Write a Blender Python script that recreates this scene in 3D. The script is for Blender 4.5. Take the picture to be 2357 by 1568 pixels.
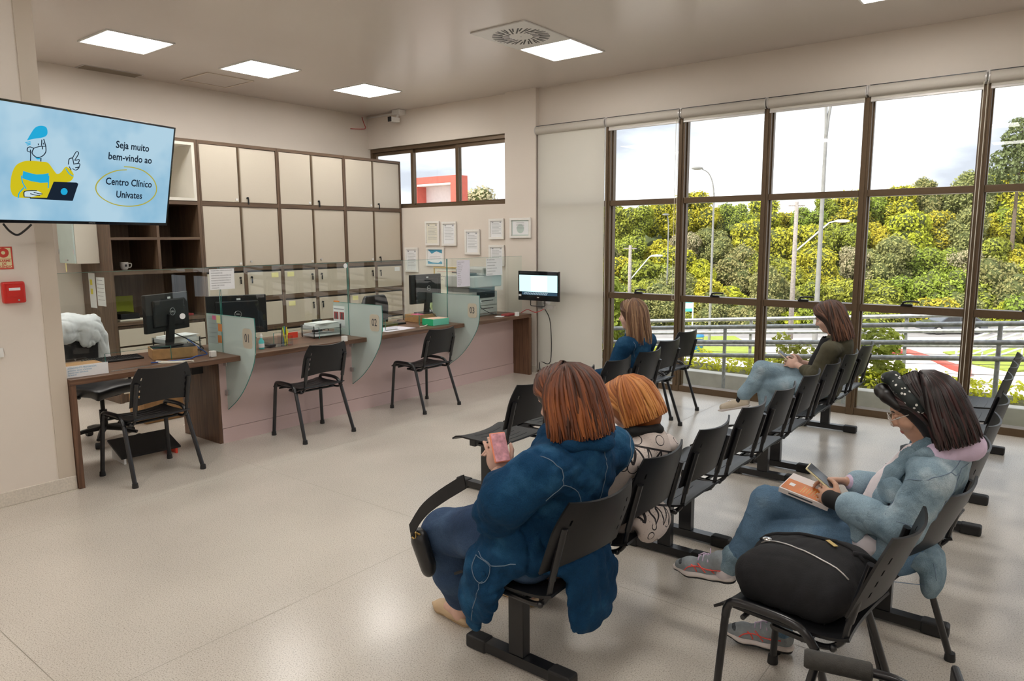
import bpy, bmesh, math, random
import numpy as np
from mathutils import Vector, Matrix
R = math.radians
random.seed(7)
sc = bpy.context.scene
for _o in list(bpy.data.objects): bpy.data.objects.remove(_o)

# ------------------------------------------------------------------ camera
IW, IH, FPX, CAMH = 2357, 1568, 1646.03, 1.75
YAW, PITCH, ROLL = 0.663745, 0.141863, -0.0055258
def _axes():
    f = Vector((-math.sin(YAW), math.cos(YAW), 0)); r = Vector((math.cos(YAW), math.sin(YAW), 0)); u = Vector((0, 0, 1))
    f2 = f*math.cos(PITCH) - u*math.sin(PITCH); u2 = u*math.cos(PITCH) + f*math.sin(PITCH)
    return r*math.cos(ROLL) + u2*math.sin(ROLL), u2*math.cos(ROLL) - r*math.sin(ROLL), f2
CR, CU, CF = _axes()
cam_d = bpy.data.cameras.new('camera'); cam_d.lens = FPX/IW*36; cam_d.sensor_width = 36; cam_d.sensor_fit = 'HORIZONTAL'
cam_d.clip_start = .05; cam_d.clip_end = 600
cam = bpy.data.objects.new('camera', cam_d); sc.collection.objects.link(cam)
cam.matrix_world = Matrix(((CR.x, CU.x, -CF.x, 0), (CR.y, CU.y, -CF.y, 0), (CR.z, CU.z, -CF.z, CAMH), (0, 0, 0, 1)))
sc.camera = cam
# a photo pixel gives a direction; its distance comes from the plane it lies on
def ray(x, y): return CF*FPX + CR*(x - IW/2) - CU*(y - IH/2)
def onz(x, y, z=0.0):
    d = ray(x, y); t = (z - CAMH)/d.z; return Vector((d.x*t, d.y*t, z))
def onx(x, y, X):
    d = ray(x, y); t = X/d.x; return Vector((X, d.y*t, CAMH + d.z*t))
def ony(x, y, Y):
    d = ray(x, y); t = Y/d.y; return Vector((d.x*t, Y, CAMH + d.z*t))

# ------------------------------------------------------------------ light
sc.view_settings.view_transform = 'Standard'; sc.view_settings.look = 'None'
sc.view_settings.gamma = 1.0; sc.view_settings.use_curve_mapping = False
sc.view_settings.exposure = 0.50
PANEL_W = 15.5            # brightness of a ceiling panel
def make_world():
    w = bpy.data.worlds.new('sky'); sc.world = w; w.use_nodes = True
    nt = w.node_tree; nt.nodes.clear()
    out = nt.nodes.new('ShaderNodeOutputWorld'); bg = nt.nodes.new('ShaderNodeBackground')
    tc = nt.nodes.new('ShaderNodeTexCoord'); mp = nt.nodes.new('ShaderNodeMapping')
    mp.inputs['Scale'].default_value = (1, 1, 3.2)
    nz = nt.nodes.new('ShaderNodeTexNoise'); nz.inputs['Scale'].default_value = 2.6; nz.inputs['Detail'].default_value = 7
    cr = nt.nodes.new('ShaderNodeValToRGB')
    cr.color_ramp.elements[0].position = .40; cr.color_ramp.elements[0].color = (.37, .39, .44, 1)
    cr.color_ramp.elements[1].position = .60; cr.color_ramp.elements[1].color = (.92, .955, 1, 1)
    nt.links.new(tc.outputs['Generated'], mp.inputs['Vector']); nt.links.new(mp.outputs['Vector'], nz.inputs['Vector'])
    nt.links.new(nz.outputs['Fac'], cr.inputs['Fac']); nt.links.new(cr.outputs['Color'], bg.inputs['Color'])
    bg.inputs['Strength'].default_value = 1.65
    nt.links.new(bg.outputs['Background'], out.inputs['Surface'])
make_world()
sun_d = bpy.data.lights.new('sun', 'SUN'); sun_d.energy = 4.2; sun_d.angle = R(4); sun_d.color = (1, .93, .80)
sun = bpy.data.objects.new('sun', sun_d); sc.collection.objects.link(sun)
sun.rotation_euler = Vector((.35, .78, -1.0)).to_track_quat('-Z', 'Y').to_euler()

# ------------------------------------------------------------------ helpers
COL = sc.collection
class MB:
    """collects shapes; build() links them as ONE mesh object"""
    def __init__(s): s.v = []; s.f = []; s.m = []; s.cm = 0
    def add(s, v, f):
        b = len(s.v); s.v += [tuple(p) for p in v]; s.f += [tuple(i + b for i in q) for q in f]; s.m += [s.cm]*len(f); return s
    def box(s, x0, x1, y0, y1, z0, z1):
        return s.add([(x0,y0,z0),(x1,y0,z0),(x1,y1,z0),(x0,y1,z0),(x0,y0,z1),(x1,y0,z1),(x1,y1,z1),(x0,y1,z1)],
                     [(0,3,2,1),(4,5,6,7),(0,1,5,4),(1,2,6,5),(2,3,7,6),(3,0,4,7)])
    def cbox(s, c, d): return s.box(c[0]-d[0]/2, c[0]+d[0]/2, c[1]-d[1]/2, c[1]+d[1]/2, c[2]-d[2]/2, c[2]+d[2]/2)
    def obox(s, c, d, M):
        t = MB().cbox((0,0,0), d); return s.add([Vector(c) + M @ Vector(p) for p in t.v], t.f)
    def tube(s, pts, r, n=8, caps=True, rr=None, flat=1.0):
        pts = [Vector(p) for p in pts]; N = len(pts); rs = rr or ([r]*N if not isinstance(r, (list, tuple)) else r)
        V = []; F = []; prev = None
        for i, p in enumerate(pts):
            t = (pts[min(i+1, N-1)] - pts[max(i-1, 0)])
            t = t.normalized() if t.length > 1e-9 else Vector((0,0,1))
            if prev is None:
                a = Vector((0,0,1)) if abs(t.z) < .9 else Vector((1,0,0)); u = t.cross(a).normalized()
            else:
                u = prev - t*prev.dot(t)
                u = u.normalized() if u.length > 1e-9 else t.orthogonal().normalized()
            prev = u; w = t.cross(u)
            for k in range(n):
                an = 2*math.pi*k/n; V.append(p + (u*math.cos(an) + w*math.sin(an)*flat)*rs[i])
        for i in range(N-1):
            for k in range(n):
                k2 = (k+1) % n; F.append((i*n+k, i*n+k2, (i+1)*n+k2, (i+1)*n+k))
        if caps: F.append(tuple(range(n-1, -1, -1))); F.append(tuple((N-1)*n + k for k in range(n)))
        return s.add(V, F)
    def cyl(s, p0, p1, r0, r1=None, n=16): return s.tube([p0, p1], [r0, r0 if r1 is None else r1], n)
    def lathe(s, prof, c=(0,0,0), n=20):
        V = []; F = []
        for (r, z) in prof:
            for k in range(n):
                a = 2*math.pi*k/n; V.append((c[0]+r*math.cos(a), c[1]+r*math.sin(a), c[2]+z))
        m = len(prof)
        for i in range(m-1):
            for k in range(n): F.append((i*n+k, i*n+(k+1) % n, (i+1)*n+(k+1) % n, (i+1)*n+k))
        F.append(tuple(range(n-1, -1, -1))); F.append(tuple((m-1)*n+k for k in range(n)))
        return s.add(V, F)
    def prism(s, poly, fn, t0, t1):
        """poly: 2d outline; fn(a,b,t) -> 3d"""
        n = len(poly); V = [fn(a, b, t0) for a, b in poly] + [fn(a, b, t1) for a, b in poly]
        return s.add(V, [tuple(range(n-1, -1, -1)), tuple(range(n, 2*n))] + [(i, (i+1) % n, n+(i+1) % n, n+i) for i in range(n)])
    def shell(s, fn, nu, nv, th, nrm=None):
        """closed thick sheet: fn(u,v)->point, thickness along the normal"""
        P = [[Vector(fn(i/(nu-1), j/(nv-1))) for j in range(nv)] for i in range(nu)]
        T = []; B = []
        for i in range(nu):
            for j in range(nv):
                du = P[min(i+1,nu-1)][j] - P[max(i-1,0)][j]; dv = P[i][min(j+1,nv-1)] - P[i][max(j-1,0)]
                nn = du.cross(dv); nn = nn.normalized() if nn.length > 1e-9 else Vector((0,0,1))
                T.append(P[i][j] + nn*th/2); B.append(P[i][j] - nn*th/2)
        N = nu*nv; F = []
        for i in range(nu-1):
            for j in range(nv-1):
                a, b, c, d = i*nv+j, (i+1)*nv+j, (i+1)*nv+j+1, i*nv+j+1
                F.append((a, b, c, d)); F.append((N+d, N+c, N+b, N+a))
        for i in range(nu-1):
            F.append((i*nv, N+i*nv, N+(i+1)*nv, (i+1)*nv)); q = nv-1
            F.append(((i+1)*nv+q, N+(i+1)*nv+q, N+i*nv+q, i*nv+q))
        for j in range(nv-1):
            F.append((j+1, N+j+1, N+j, j)); q = (nu-1)*nv
            F.append((q+j, N+q+j, N+q+j+1, q+j+1))
        return s.add(T+B, F)
    def shell2(s, fn, us, vs, th, holes=()):
        nu, nv = len(us), len(vs); P = [[Vector(fn(u, v)) for v in vs] for u in us]; T = []; B = []
        for i in range(nu):
            for j in range(nv):
                du = P[min(i+1,nu-1)][j] - P[max(i-1,0)][j]; dv = P[i][min(j+1,nv-1)] - P[i][max(j-1,0)]
                nn = du.cross(dv).normalized(); T.append(P[i][j] + nn*th/2); B.append(P[i][j] - nn*th/2)
        N = nu*nv; F = []; solid = {(i, j) for i in range(nu-1) for j in range(nv-1)} - set(holes)
        for (i, j) in solid:
            a, b, c, d = i*nv+j, (i+1)*nv+j, (i+1)*nv+j+1, i*nv+j+1
            F.append((a, b, c, d)); F.append((N+d, N+c, N+b, N+a))
            for (di, dj, p, q) in ((-1,0,d,a),(1,0,b,c),(0,-1,a,b),(0,1,c,d)):
                if (i+di, j+dj) not in solid: F.append((q, p, N+p, N+q))
        return s.add(T+B, F)
    def ball(s, c, r, n=12, m=8, M=None):
        if not hasattr(r, '__len__'): r = (r, r, r)
        V = [(0,0,1)] + [(math.sin(math.pi*i/m)*math.cos(2*math.pi*k/n), math.sin(math.pi*i/m)*math.sin(2*math.pi*k/n), math.cos(math.pi*i/m)) for i in range(1, m) for k in range(n)] + [(0,0,-1)]
        F = [(0, 1+k, 1+(k+1) % n) for k in range(n)]
        for i in range(m-2):
            for k in range(n): F.append((1+i*n+k, 1+(i+1)*n+k, 1+(i+1)*n+(k+1) % n, 1+i*n+(k+1) % n))
        L = len(V)-1; b = 1+(m-2)*n
        F += [(L, b+(k+1) % n, b+k) for k in range(n)]
        pts = [Vector((x*r[0], y*r[1], z*r[2])) for x, y, z in V]
        if M is not None: pts = [M @ p for p in pts]
        return s.add([Vector(c)+p for p in pts], F)
    def data(s, name, mats, smooth=False):
        me = bpy.data.meshes.new(name); me.from_pydata(s.v, [], s.f)
        for mt in (mats if isinstance(mats, (list, tuple)) else [mats]): me.materials.append(M[mt] if isinstance(mt, str) else mt)
        if max(s.m, default=0) > 0: me.polygons.foreach_set('material_index', s.m)
        if smooth:
            me.polygons.foreach_set('use_smooth', [True]*len(me.polygons))
            if smooth is not True:
                try: me.set_sharp_from_angle(angle=R(smooth))
                except Exception: pass
        me.update(); return me
    def build(s, name, mats, parent=None, smooth=False, bevel=0, world=False, seg=2):
        if world and parent is not None:
            inv = parent.matrix_basis.inverted(); s.v = [tuple(inv @ Vector(p)) for p in s.v]
        o = bpy.data.objects.new(name, s.data(name, mats, smooth)); COL.objects.link(o)
        if parent is not None: o.parent = parent
        if bevel:
            b = o.modifiers.new('bevel', 'BEVEL'); b.width = bevel; b.segments = seg; b.limit_method = 'ANGLE'; b.angle_limit = R(40)
        return o
    def solo(s, name, mats, label, cat, group=None, **kw):
        """one-mesh thing with its origin at its base"""
        xs = [p[0] for p in s.v]; ys = [p[1] for p in s.v]; z0 = min(p[2] for p in s.v)
        c = Vector(((min(xs)+max(xs))/2, (min(ys)+max(ys))/2, z0)); s.v = [tuple(Vector(p)-c) for p in s.v]
        o = s.build(name, mats, **kw); o.location = c; tag(o, label, cat, group); return o
def tag(o, label=None, cat=None, group=None, kind=None):
    if label: o['label'] = label
    if cat: o['category'] = cat
    if group: o['group'] = group
    if kind: o['kind'] = kind
    return o
def thing(name, label, cat, loc=(0,0,0), rz=0.0, group=None):
    o = bpy.data.objects.new(name, None); COL.objects.link(o); o.empty_display_size = .1
    o.location = loc; o.rotation_euler = (0, 0, rz); o.matrix_basis = Matrix.Translation(loc) @ Matrix.Rotation(rz, 4, 'Z')
    return tag(o, label, cat, group)
def struct(o, kind='structure'): o['kind'] = kind; return o
def sempty(name, loc=(0,0,0)):
    o = bpy.data.objects.new(name, None); COL.objects.link(o); o.location = loc; o.matrix_basis = Matrix.Translation(loc); return struct(o)
def copy_tree(o, parent=None):
    c = o.copy(); COL.objects.link(c)
    if parent is not None: c.parent = parent
    for ch in o.children: copy_tree(ch, c)
    return c
def place(o, loc, rz=0.0, label=None, group=None):
    o.location = loc; o.rotation_euler = (0, 0, rz); o.matrix_basis = Matrix.Translation(loc) @ Matrix.Rotation(rz, 4, 'Z')
    if label: o['label'] = label
    if group: o['group'] = group
    return o
def arc(c, r, a0, a1, n, f): return [f(c[0]+r*math.cos(a0+(a1-a0)*i/(n-1)), c[1]+r*math.sin(a0+(a1-a0)*i/(n-1))) for i in range(n)]
def spline(pts, n=6):
    P = [Vector(p) for p in pts]; P = [P[0]*2-P[1]] + P + [P[-1]*2-P[-2]]; out = []
    for i in range(1, len(P)-2):
        for k in range(n):
            t = k/n; a, b, c, d = P[i-1], P[i], P[i+1], P[i+2]
            out.append(.5*((2*b) + (c-a)*t + (2*a-5*b+4*c-d)*t*t + (3*b-a-3*c+d)*t*t*t))
    out.append(P[-2]); return out

# ------------------------------------------------------------------ materials
M = {}
def _new(name):
    m = bpy.data.materials.new(name); m.use_nodes = True; nt = m.node_tree
    b = nt.nodes['Principled BSDF']; M[name] = m; return m, nt, b
def mat(name, col, rough=.5, metal=0, var=0, vscale=8, bump=0, bscale=60, spec=.5, stretch=(1,1,1), coat=0, sheen=0, detail=4, emit=0):
    m, nt, b = _new(name)
    b.inputs['Base Color'].default_value = (*col, 1); b.inputs['Roughness'].default_value = rough; b.inputs['Metallic'].default_value = metal
    b.inputs['Specular IOR Level'].default_value = spec; b.inputs['Coat Weight'].default_value = coat
    if sheen: b.inputs['Sheen Weight'].default_value = sheen
    if emit: b.inputs['Emission Color'].default_value = (*col, 1); b.inputs['Emission Strength'].default_value = emit
    if var or bump:
        tc = nt.nodes.new('ShaderNodeTexCoord'); mp = nt.nodes.new('ShaderNodeMapping'); mp.inputs['Scale'].default_value = stretch
        nt.links.new(tc.outputs['Object'], mp.inputs['Vector'])
    if var:
        nz = nt.nodes.new('ShaderNodeTexNoise'); nz.inputs['Scale'].default_value = vscale; nz.inputs['Detail'].default_value = detail
        mx = nt.nodes.new('ShaderNodeMix'); mx.data_type = 'RGBA'
        nt.links.new(mp.outputs['Vector'], nz.inputs['Vector'])
        rp = nt.nodes.new('ShaderNodeMapRange'); rp.inputs['From Min'].default_value = .3; rp.inputs['From Max'].default_value = .7
        nt.links.new(nz.outputs['Fac'], rp.inputs['Value']); nt.links.new(rp.outputs['Result'], mx.inputs['Factor'])
        mx.inputs['A'].default_value = (*[max(0, c*(1-var)) for c in col], 1); mx.inputs['B'].default_value = (*[min(1, c*(1+var)) for c in col], 1)
        nt.links.new(mx.outputs['Result'], b.inputs['Base Color'])
    if bump:
        n2 = nt.nodes.new('ShaderNodeTexNoise'); n2.inputs['Scale'].default_value = bscale; n2.inputs['Detail'].default_value = 3
        bp = nt.nodes.new('ShaderNodeBump'); bp.inputs['Strength'].default_value = bump; bp.inputs['Distance'].default_value = .01
        nt.links.new(mp.outputs['Vector'], n2.inputs['Vector']); nt.links.new(n2.outputs['Fac'], bp.inputs['Height']); nt.links.new(bp.outputs['Normal'], b.inputs['Normal'])
    return m
def glass(name, tint=(.97,.985,.98), ior=1.5, rough=0.0, gain=1.0):
    m, nt, b = _new(name); nt.nodes.remove(b); out = nt.nodes['Material Output']
    tr = nt.nodes.new('ShaderNodeBsdfTransparent'); tr.inputs['Color'].default_value = (*tint, 1)
    gl = nt.nodes.new('ShaderNodeBsdfGlossy'); gl.inputs['Roughness'].default_value = rough
    fr = nt.nodes.new('ShaderNodeFresnel'); fr.inputs['IOR'].default_value = ior
    mu = nt.nodes.new('ShaderNodeMath'); mu.operation = 'MULTIPLY'; mu.inputs[1].default_value = gain
    mx = nt.nodes.new('ShaderNodeMixShader')
    ge = nt.nodes.new('ShaderNodeNewGeometry'); iv = nt.nodes.new('ShaderNodeMath'); iv.operation = 'SUBTRACT'; iv.inputs[0].default_value = 1
    m2 = nt.nodes.new('ShaderNodeMath'); m2.operation = 'MULTIPLY'; nt.links.new(ge.outputs['Backfacing'], iv.inputs[1])   # one reflection per pane, on its entry face
    nt.links.new(fr.outputs['Fac'], mu.inputs[0]); nt.links.new(mu.outputs[0], m2.inputs[0]); nt.links.new(iv.outputs[0], m2.inputs[1]); nt.links.new(m2.outputs[0], mx.inputs['Fac'])
    nt.links.new(tr.outputs[0], mx.inputs[1]); nt.links.new(gl.outputs[0], mx.inputs[2]); nt.links.new(mx.outputs[0], out.inputs['Surface'])
    return m
def sheet(name, col, trans=.35, clear=.0, tint=(1,1,1), gloss=0):
    """thin diffusing sheet: diffuse + translucent, with a share let straight through"""
    m, nt, b = _new(name); nt.nodes.remove(b); out = nt.nodes['Material Output']
    df = nt.nodes.new('ShaderNodeBsdfDiffuse'); tl = nt.nodes.new('ShaderNodeBsdfTranslucent'); tr = nt.nodes.new('ShaderNodeBsdfTransparent')
    df.inputs['Color'].default_value = (*col, 1); tl.inputs['Color'].default_value = (*col, 1); tr.inputs['Color'].default_value = (*tint, 1)
    a = nt.nodes.new('ShaderNodeMixShader'); a.inputs['Fac'].default_value = trans
    c = nt.nodes.new('ShaderNodeMixShader'); c.inputs['Fac'].default_value = clear
    L = nt.links.new
    L(df.outputs[0], a.inputs[1]); L(tl.outputs[0], a.inputs[2]); L(a.outputs[0], c.inputs[1]); L(tr.outputs[0], c.inputs[2])
    last = c
    if gloss:
        gl = nt.nodes.new('ShaderNodeBsdfGlossy'); gl.inputs['Roughness'].default_value = .15
        fr = nt.nodes.new('ShaderNodeFresnel'); fr.inputs['IOR'].default_value = 1.45
        ge = nt.nodes.new('ShaderNodeNewGeometry'); iv = nt.nodes.new('ShaderNodeMath'); iv.operation = 'SUBTRACT'; iv.inputs[0].default_value = 1
        m2 = nt.nodes.new('ShaderNodeMath'); m2.operation = 'MULTIPLY'; L(ge.outputs['Backfacing'], iv.inputs[1]); L(fr.outputs[0], m2.inputs[0]); L(iv.outputs[0], m2.inputs[1])
        g = nt.nodes.new('ShaderNodeMixShader'); L(m2.outputs[0], g.inputs['Fac']); L(c.outputs[0], g.inputs[1]); L(gl.outputs[0], g.inputs[2]); last = g
    L(last.outputs[0], out.inputs['Surface']); return m
def glow(name, col, s):
    m, nt, b = _new(name); nt.nodes.remove(b); out = nt.nodes['Material Output']
    e = nt.nodes.new('ShaderNodeEmission'); e.inputs['Color'].default_value = (*col, 1); e.inputs['Strength'].default_value = s
    nt.links.new(e.outputs[0], out.inputs['Surface']); return m
mat('wall_paint', (.75,.675,.60), .6, var=.015, vscale=2, bump=.04, bscale=180)
mat('ceiling_paint', (.66,.595,.545), .27, var=.01, vscale=1.5, bump=.02, bscale=20)
def floor_mat():
    m, nt, b = _new('floor_vinyl'); L = nt.links.new
    tc = nt.nodes.new('ShaderNodeTexCoord')
    n1 = nt.nodes.new('ShaderNodeTexNoise'); n1.inputs['Scale'].default_value = 170; n1.inputs['Detail'].default_value = 2
    n2 = nt.nodes.new('ShaderNodeTexNoise'); n2.inputs['Scale'].default_value = 1.3; n2.inputs['Detail'].default_value = 4
    c1 = nt.nodes.new('ShaderNodeValToRGB'); e = c1.color_ramp.elements
    e[0].position = .33; e[0].color = (.38,.34,.29,1); e[1].position = .47; e[1].color = (.61,.56,.49,1)
    x = c1.color_ramp.elements.new(.66); x.color = (.64,.59,.525,1); x = c1.color_ramp.elements.new(.74); x.color = (.80,.77,.71,1)
    c2 = nt.nodes.new('ShaderNodeMapRange'); c2.inputs['From Min'].default_value = .35; c2.inputs['From Max'].default_value = .65; c2.inputs['To Min'].default_value = .95; c2.inputs['To Max'].default_value = 1.04
    mx = nt.nodes.new('ShaderNodeVectorMath'); mx.operation = 'SCALE'
    for n in (n1, n2): L(tc.outputs['Object'], n.inputs['Vector'])
    L(n1.outputs['Fac'], c1.inputs['Fac']); L(n2.outputs['Fac'], c2.inputs['Value']); L(c1.outputs['Color'], mx.inputs[0]); L(c2.outputs['Result'], mx.inputs['Scale'])
    L(mx.outputs['Vector'], b.inputs['Base Color'])
    r = nt.nodes.new('ShaderNodeMapRange'); r.inputs['To Min'].default_value = .14; r.inputs['To Max'].default_value = .32; L(n2.outputs['Fac'], r.inputs['Value']); L(r.outputs['Result'], b.inputs['Roughness'])
    bp = nt.nodes.new('ShaderNodeBump'); bp.inputs['Strength'].default_value = .03; L(n2.outputs['Fac'], bp.inputs['Height']); L(bp.outputs['Normal'], b.inputs['Normal'])
    b.inputs['Specular IOR Level'].default_value = .5
floor_mat()
mat('skirting', (.66,.60,.52), .5, var=.1, vscale=90)
mat('seam', (.30,.27,.22), .7)
def wood(name, a, b_, axis, rough=.42):
    m, nt, b = _new(name); L = nt.links.new
    tc = nt.nodes.new('ShaderNodeTexCoord'); mp = nt.nodes.new('ShaderNodeMapping')
    mp.inputs['Scale'].default_value = [2.2 if i == axis else 38 for i in range(3)]
    nz = nt.nodes.new('ShaderNodeTexNoise'); nz.inputs['Scale'].default_value = 1; nz.inputs['Detail'].default_value = 5; nz.inputs['Distortion'].default_value = .6
    cr = nt.nodes.new('ShaderNodeValToRGB'); e = cr.color_ramp.elements
    e[0].position = .3; e[0].color = (*a, 1); e[1].position = .7; e[1].color = (*b_, 1)
    L(tc.outputs['Object'], mp.inputs['Vector']); L(mp.outputs['Vector'], nz.inputs['Vector']); L(nz.outputs['Fac'], cr.inputs['Fac']); L(cr.outputs['Color'], b.inputs['Base Color'])
    b.inputs['Roughness'].default_value = rough
    bp = nt.nodes.new('ShaderNodeBump'); bp.inputs['Strength'].default_value = .05; L(nz.outputs['Fac'], bp.inputs['Height']); L(bp.outputs['Normal'], b.inputs['Normal'])
for ax, nm in enumerate('xyz'):
    wood('wood_'+nm, (.075,.036,.020), (.19,.098,.056), ax)
    wood('cabwood_'+nm, (.085,.052,.032), (.17,.108,.068), ax)
mat('door_laminate', (.60,.535,.44), .42, var=.03, vscale=300, bump=.03, bscale=500)
mat('niche_liner', (.74,.70,.62), .5, var=.02)
mat('pink_laminate', (.63,.475,.46), .45, var=.025, vscale=260)
mat('alu_bronze', (.125,.082,.046), .38, metal=.35, var=.06, vscale=40)
mat('alu_profile', (.42,.36,.28), .35, metal=.6)
mat('alu_light', (.62,.60,.58), .35, metal=.5)
mat('steel', (.55,.55,.56), .28, metal=1.0)
mat('chrome', (.75,.75,.76), .12, metal=1.0)
mat('black_plastic', (.010,.010,.011), .42, spec=.4, var=.15, vscale=30, bump=.05, bscale=400)
mat('black_shell', (.0085,.0085,.010), .40, spec=.38, var=.1, vscale=20, bump=.08, bscale=600)
mat('black_metal', (.008,.008,.010), .30, spec=.5, coat=.15, var=.1, vscale=12)
mat('rubber', (.015,.015,.016), .6, var=.1)
mat('glossy_black', (.008,.008,.010), .09, spec=.6)
mat('white_plastic', (.78,.77,.75), .4, var=.01)
mat('white_frame', (.82,.80,.76), .45, var=.02, vscale=30)
mat('paper', (.82,.83,.84), .8, var=.015, vscale=60)
mat('paper_lilac', (.78,.75,.83), .8, var=.015, vscale=60)
mat('paper_cream', (.77,.74,.63), .8, var=.03, vscale=40)
mat('ink', (.06,.06,.07), .7); mat('ink_grey', (.33,.34,.36), .8); mat('ink_blue', (.10,.32,.52), .7); mat('ink_red', (.62,.06,.04), .7)
mat('teal_print', (.07,.33,.50), .7)
mat('fire_red', (.60,.022,.015), .35, var=.05, spec=.5); mat('sign_yellow', (.80,.70,.40), .6)
mat('sticky_pink', (.85,.16,.35), .8); mat('sticky_orange', (.90,.30,.07), .8); mat('sticky_yellow', (.85,.80,.38), .8)
mat('lime_paper', (.50,.56,.06), .8)
mat('green_card', (.02,.50,.22), .6); mat('mint_card', (.16,.62,.45), .6); mat('peach', (.80,.55,.42), .7)
mat('kraft', (.42,.24,.10), .75, var=.12, vscale=25, bump=.1, bscale=80)
mat('printer_grey', (.50,.50,.48), .5, var=.02); mat('printer_dark', (.20,.20,.20), .5)
mat('keybox_green', (.50,.60,.56), .45, var=.03); mat('keybox_beige', (.66,.62,.53), .5)
mat('badge_beige', (.60,.54,.44), .5)
mat('white_cloth', (.75,.76,.78), .9, var=.04, vscale=14, bump=.2, bscale=25)
mat('cable_blue', (.03,.10,.40), .4); mat('cable_black', (.012,.012,.013), .45); mat('cable_white', (.75,.72,.62), .5); mat('cable_red', (.55,.06,.06), .5)
mat('pen_green', (.10,.50,.08), .4); mat('pen_yellow', (.80,.70,.05), .4); mat('gel_teal', (.10,.55,.55), .3); mat('red_card', (.80,.06,.03), .55)
mat('maroon', (.35,.05,.05), .6); mat('dark_wire', (.05,.05,.05), .4, metal=.6)
glass('pane_glass', (.96,.975,.97)); glass('partition_glass', (.95,.985,.975), gain=1.25); glass('clear_plastic', (.90,.92,.93), gain=1.6)
mat('glass_edge', (.03,.22,.19), .15, spec=.8)
sheet('frosted', (.74,.81,.79), .5, .36, (.90,.97,.95), gloss=1)
sheet('blind_fabric', (.80,.77,.71), .42, .02)
sheet('clear_sleeve', (.80,.82,.84), .5, .5)
glow('panel_light', (1,.97,.92), PANEL_W)

# ================================================================== room shell
CEIL = 3.61; XB = -8.70; XR = 5.0; YR = -4.0; YW = 7.56; XTV = -5.47
fl = struct(MB().box(XB-.15, XR+.15, YR-.15, 7.72, -.12, 0).build('floor', 'floor_vinyl'))
def seam(p, q, w=.004):
    a = Vector(p); b = Vector(q); d = (b-a).normalized(); n = Vector((-d.y, d.x, 0))*w/2
    MB().add([a-n+Vector((0,0,.0006)), b-n+Vector((0,0,.0006)), b+n+Vector((0,0,.0006)), a+n+Vector((0,0,.0006))], [(0,1,2,3)]).build('seam', 'seam', fl)
for xs in (-4.85, -2.85, -.85, 1.15): seam((xs, YR, 0), (xs, 7.5, 0), .003)
seam((XTV+.1, .95, 0), (XR, .95, 0), .003); seam((XTV+.1, 3.02, 0), (XR, 3.02, 0), .003)
struct(MB().box(XB-.15, XR+.15, YR-.15, 7.76, CEIL, CEIL+.16).build('ceiling', 'ceiling_paint'))
struct(MB().box(XB-.15, XB, YR-.15, 7.76, 0, CEIL).build('wall_back', 'wall_paint'))
struct(MB().box(XR, XR+.15, YR-.15, 7.76, 0, CEIL).build('wall_right', 'wall_paint'))
struct(MB().box(XB, XR, YR-.15, YR, 0, CEIL).build('wall_rear', 'wall_paint'))
YTV = 1.945
wl = struct(MB().box(XTV-.16, XTV, YR, YTV, 0, CEIL).build('wall_left', 'wall_paint'))
mat('guard', (.60,.52,.43), .5)
struct(MB().box(XTV-.002, XTV+.006, YTV-.105, YTV+.003, .10, 3.34).build('trim_1', 'guard'))
struct(MB().box(XTV-.001, XTV+.012, YR, YTV+.004, 0, .10).build('baseboard_left', 'skirting', bevel=.004))
# window wall: header, pillar, part behind the counter with the sliding window
struct(MB().box(-5.46, XR, YW, 7.74, 3.14, CEIL).build('wall_window', 'wall_paint'))
struct(MB().box(4.10, XR, YW, 7.74, 0, 3.14).build('wall_window_end', 'wall_paint'))
struct(MB().box(-5.96, -5.46, 7.49, 7.74, 0, CEIL).build('wall_pillar', 'wall_paint'))
struct(MB().box(-5.965, -5.455, 7.478, 7.489, 0, .09).build('baseboard_pillar', 'skirting'))
wc = MB().box(XB, -5.96, YW, 7.74, 0, 2.207).box(XB, -5.96, YW, 7.74, 3.116, CEIL)
struct(wc.build('wall_corner', 'wall_paint'))

# ---- big glazed front (window_1)
MX = [-4.433 + .933*k for k in range(10)]
w1 = sempty('window_1', (-5.42, 7.58, 0))
def wpart(mb, name, mt, **k): return mb.build(name, mt, w1, world=True, **k)
xs_all = [-5.42] + MX
for x in xs_all:
    wpart(MB().box(x-.036, x+.036, 7.515, 7.66, 0, 3.14), 'mullion', 'alu_bronze', bevel=.004)
    wpart(MB().box(x-.012, x+.012, 7.505, 7.515, .07, 3.05), 'mullion_cap', 'alu_bronze')
handle = MB().box(-.05, .05, -.012, .012, 0, .022).tube(spline([(-.03,-.012,.02),(-.02,-.03,.04),(.03,-.035,.05),(.11,-.03,.047)], 4), [.009]*13, 6)
h_me = handle.data('handle', 'black_metal', 40)
for i in range(len(xs_all)-1):
    a, b = xs_all[i]+.036, xs_all[i+1]-.036
    for z0, z1, nm in ((0, .07, 'sill'), (1.03, 1.10, 'transom'), (2.125, 2.187, 'transom'), (3.09, 3.14, 'head')):
        wpart(MB().box(a, b, 7.525, 7.65, z0, z1), nm, 'alu_bronze', bevel=.003)
    for z0, z1 in ((.07, 1.03), (1.10, 2.125), (2.187, 3.09)):
        wpart(MB().box(a, b, 7.588, 7.594, z0, z1), 'pane', 'pane_glass')
        g = MB()
        for q in ((a, a+.012, z0, z1), (b-.012, b, z0, z1)): g.box(q[0], q[1], 7.57, 7.61, q[2], q[3])
        wpart(g, 'gasket', 'alu_bronze')
    if i >= 1:
        ho = bpy.data.objects.new('handle', h_me); COL.objects.link(ho); ho.parent = w1; ho.location = ((a+b)/2 - .03 + 5.42, 7.525-7.58, 1.10)
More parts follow.
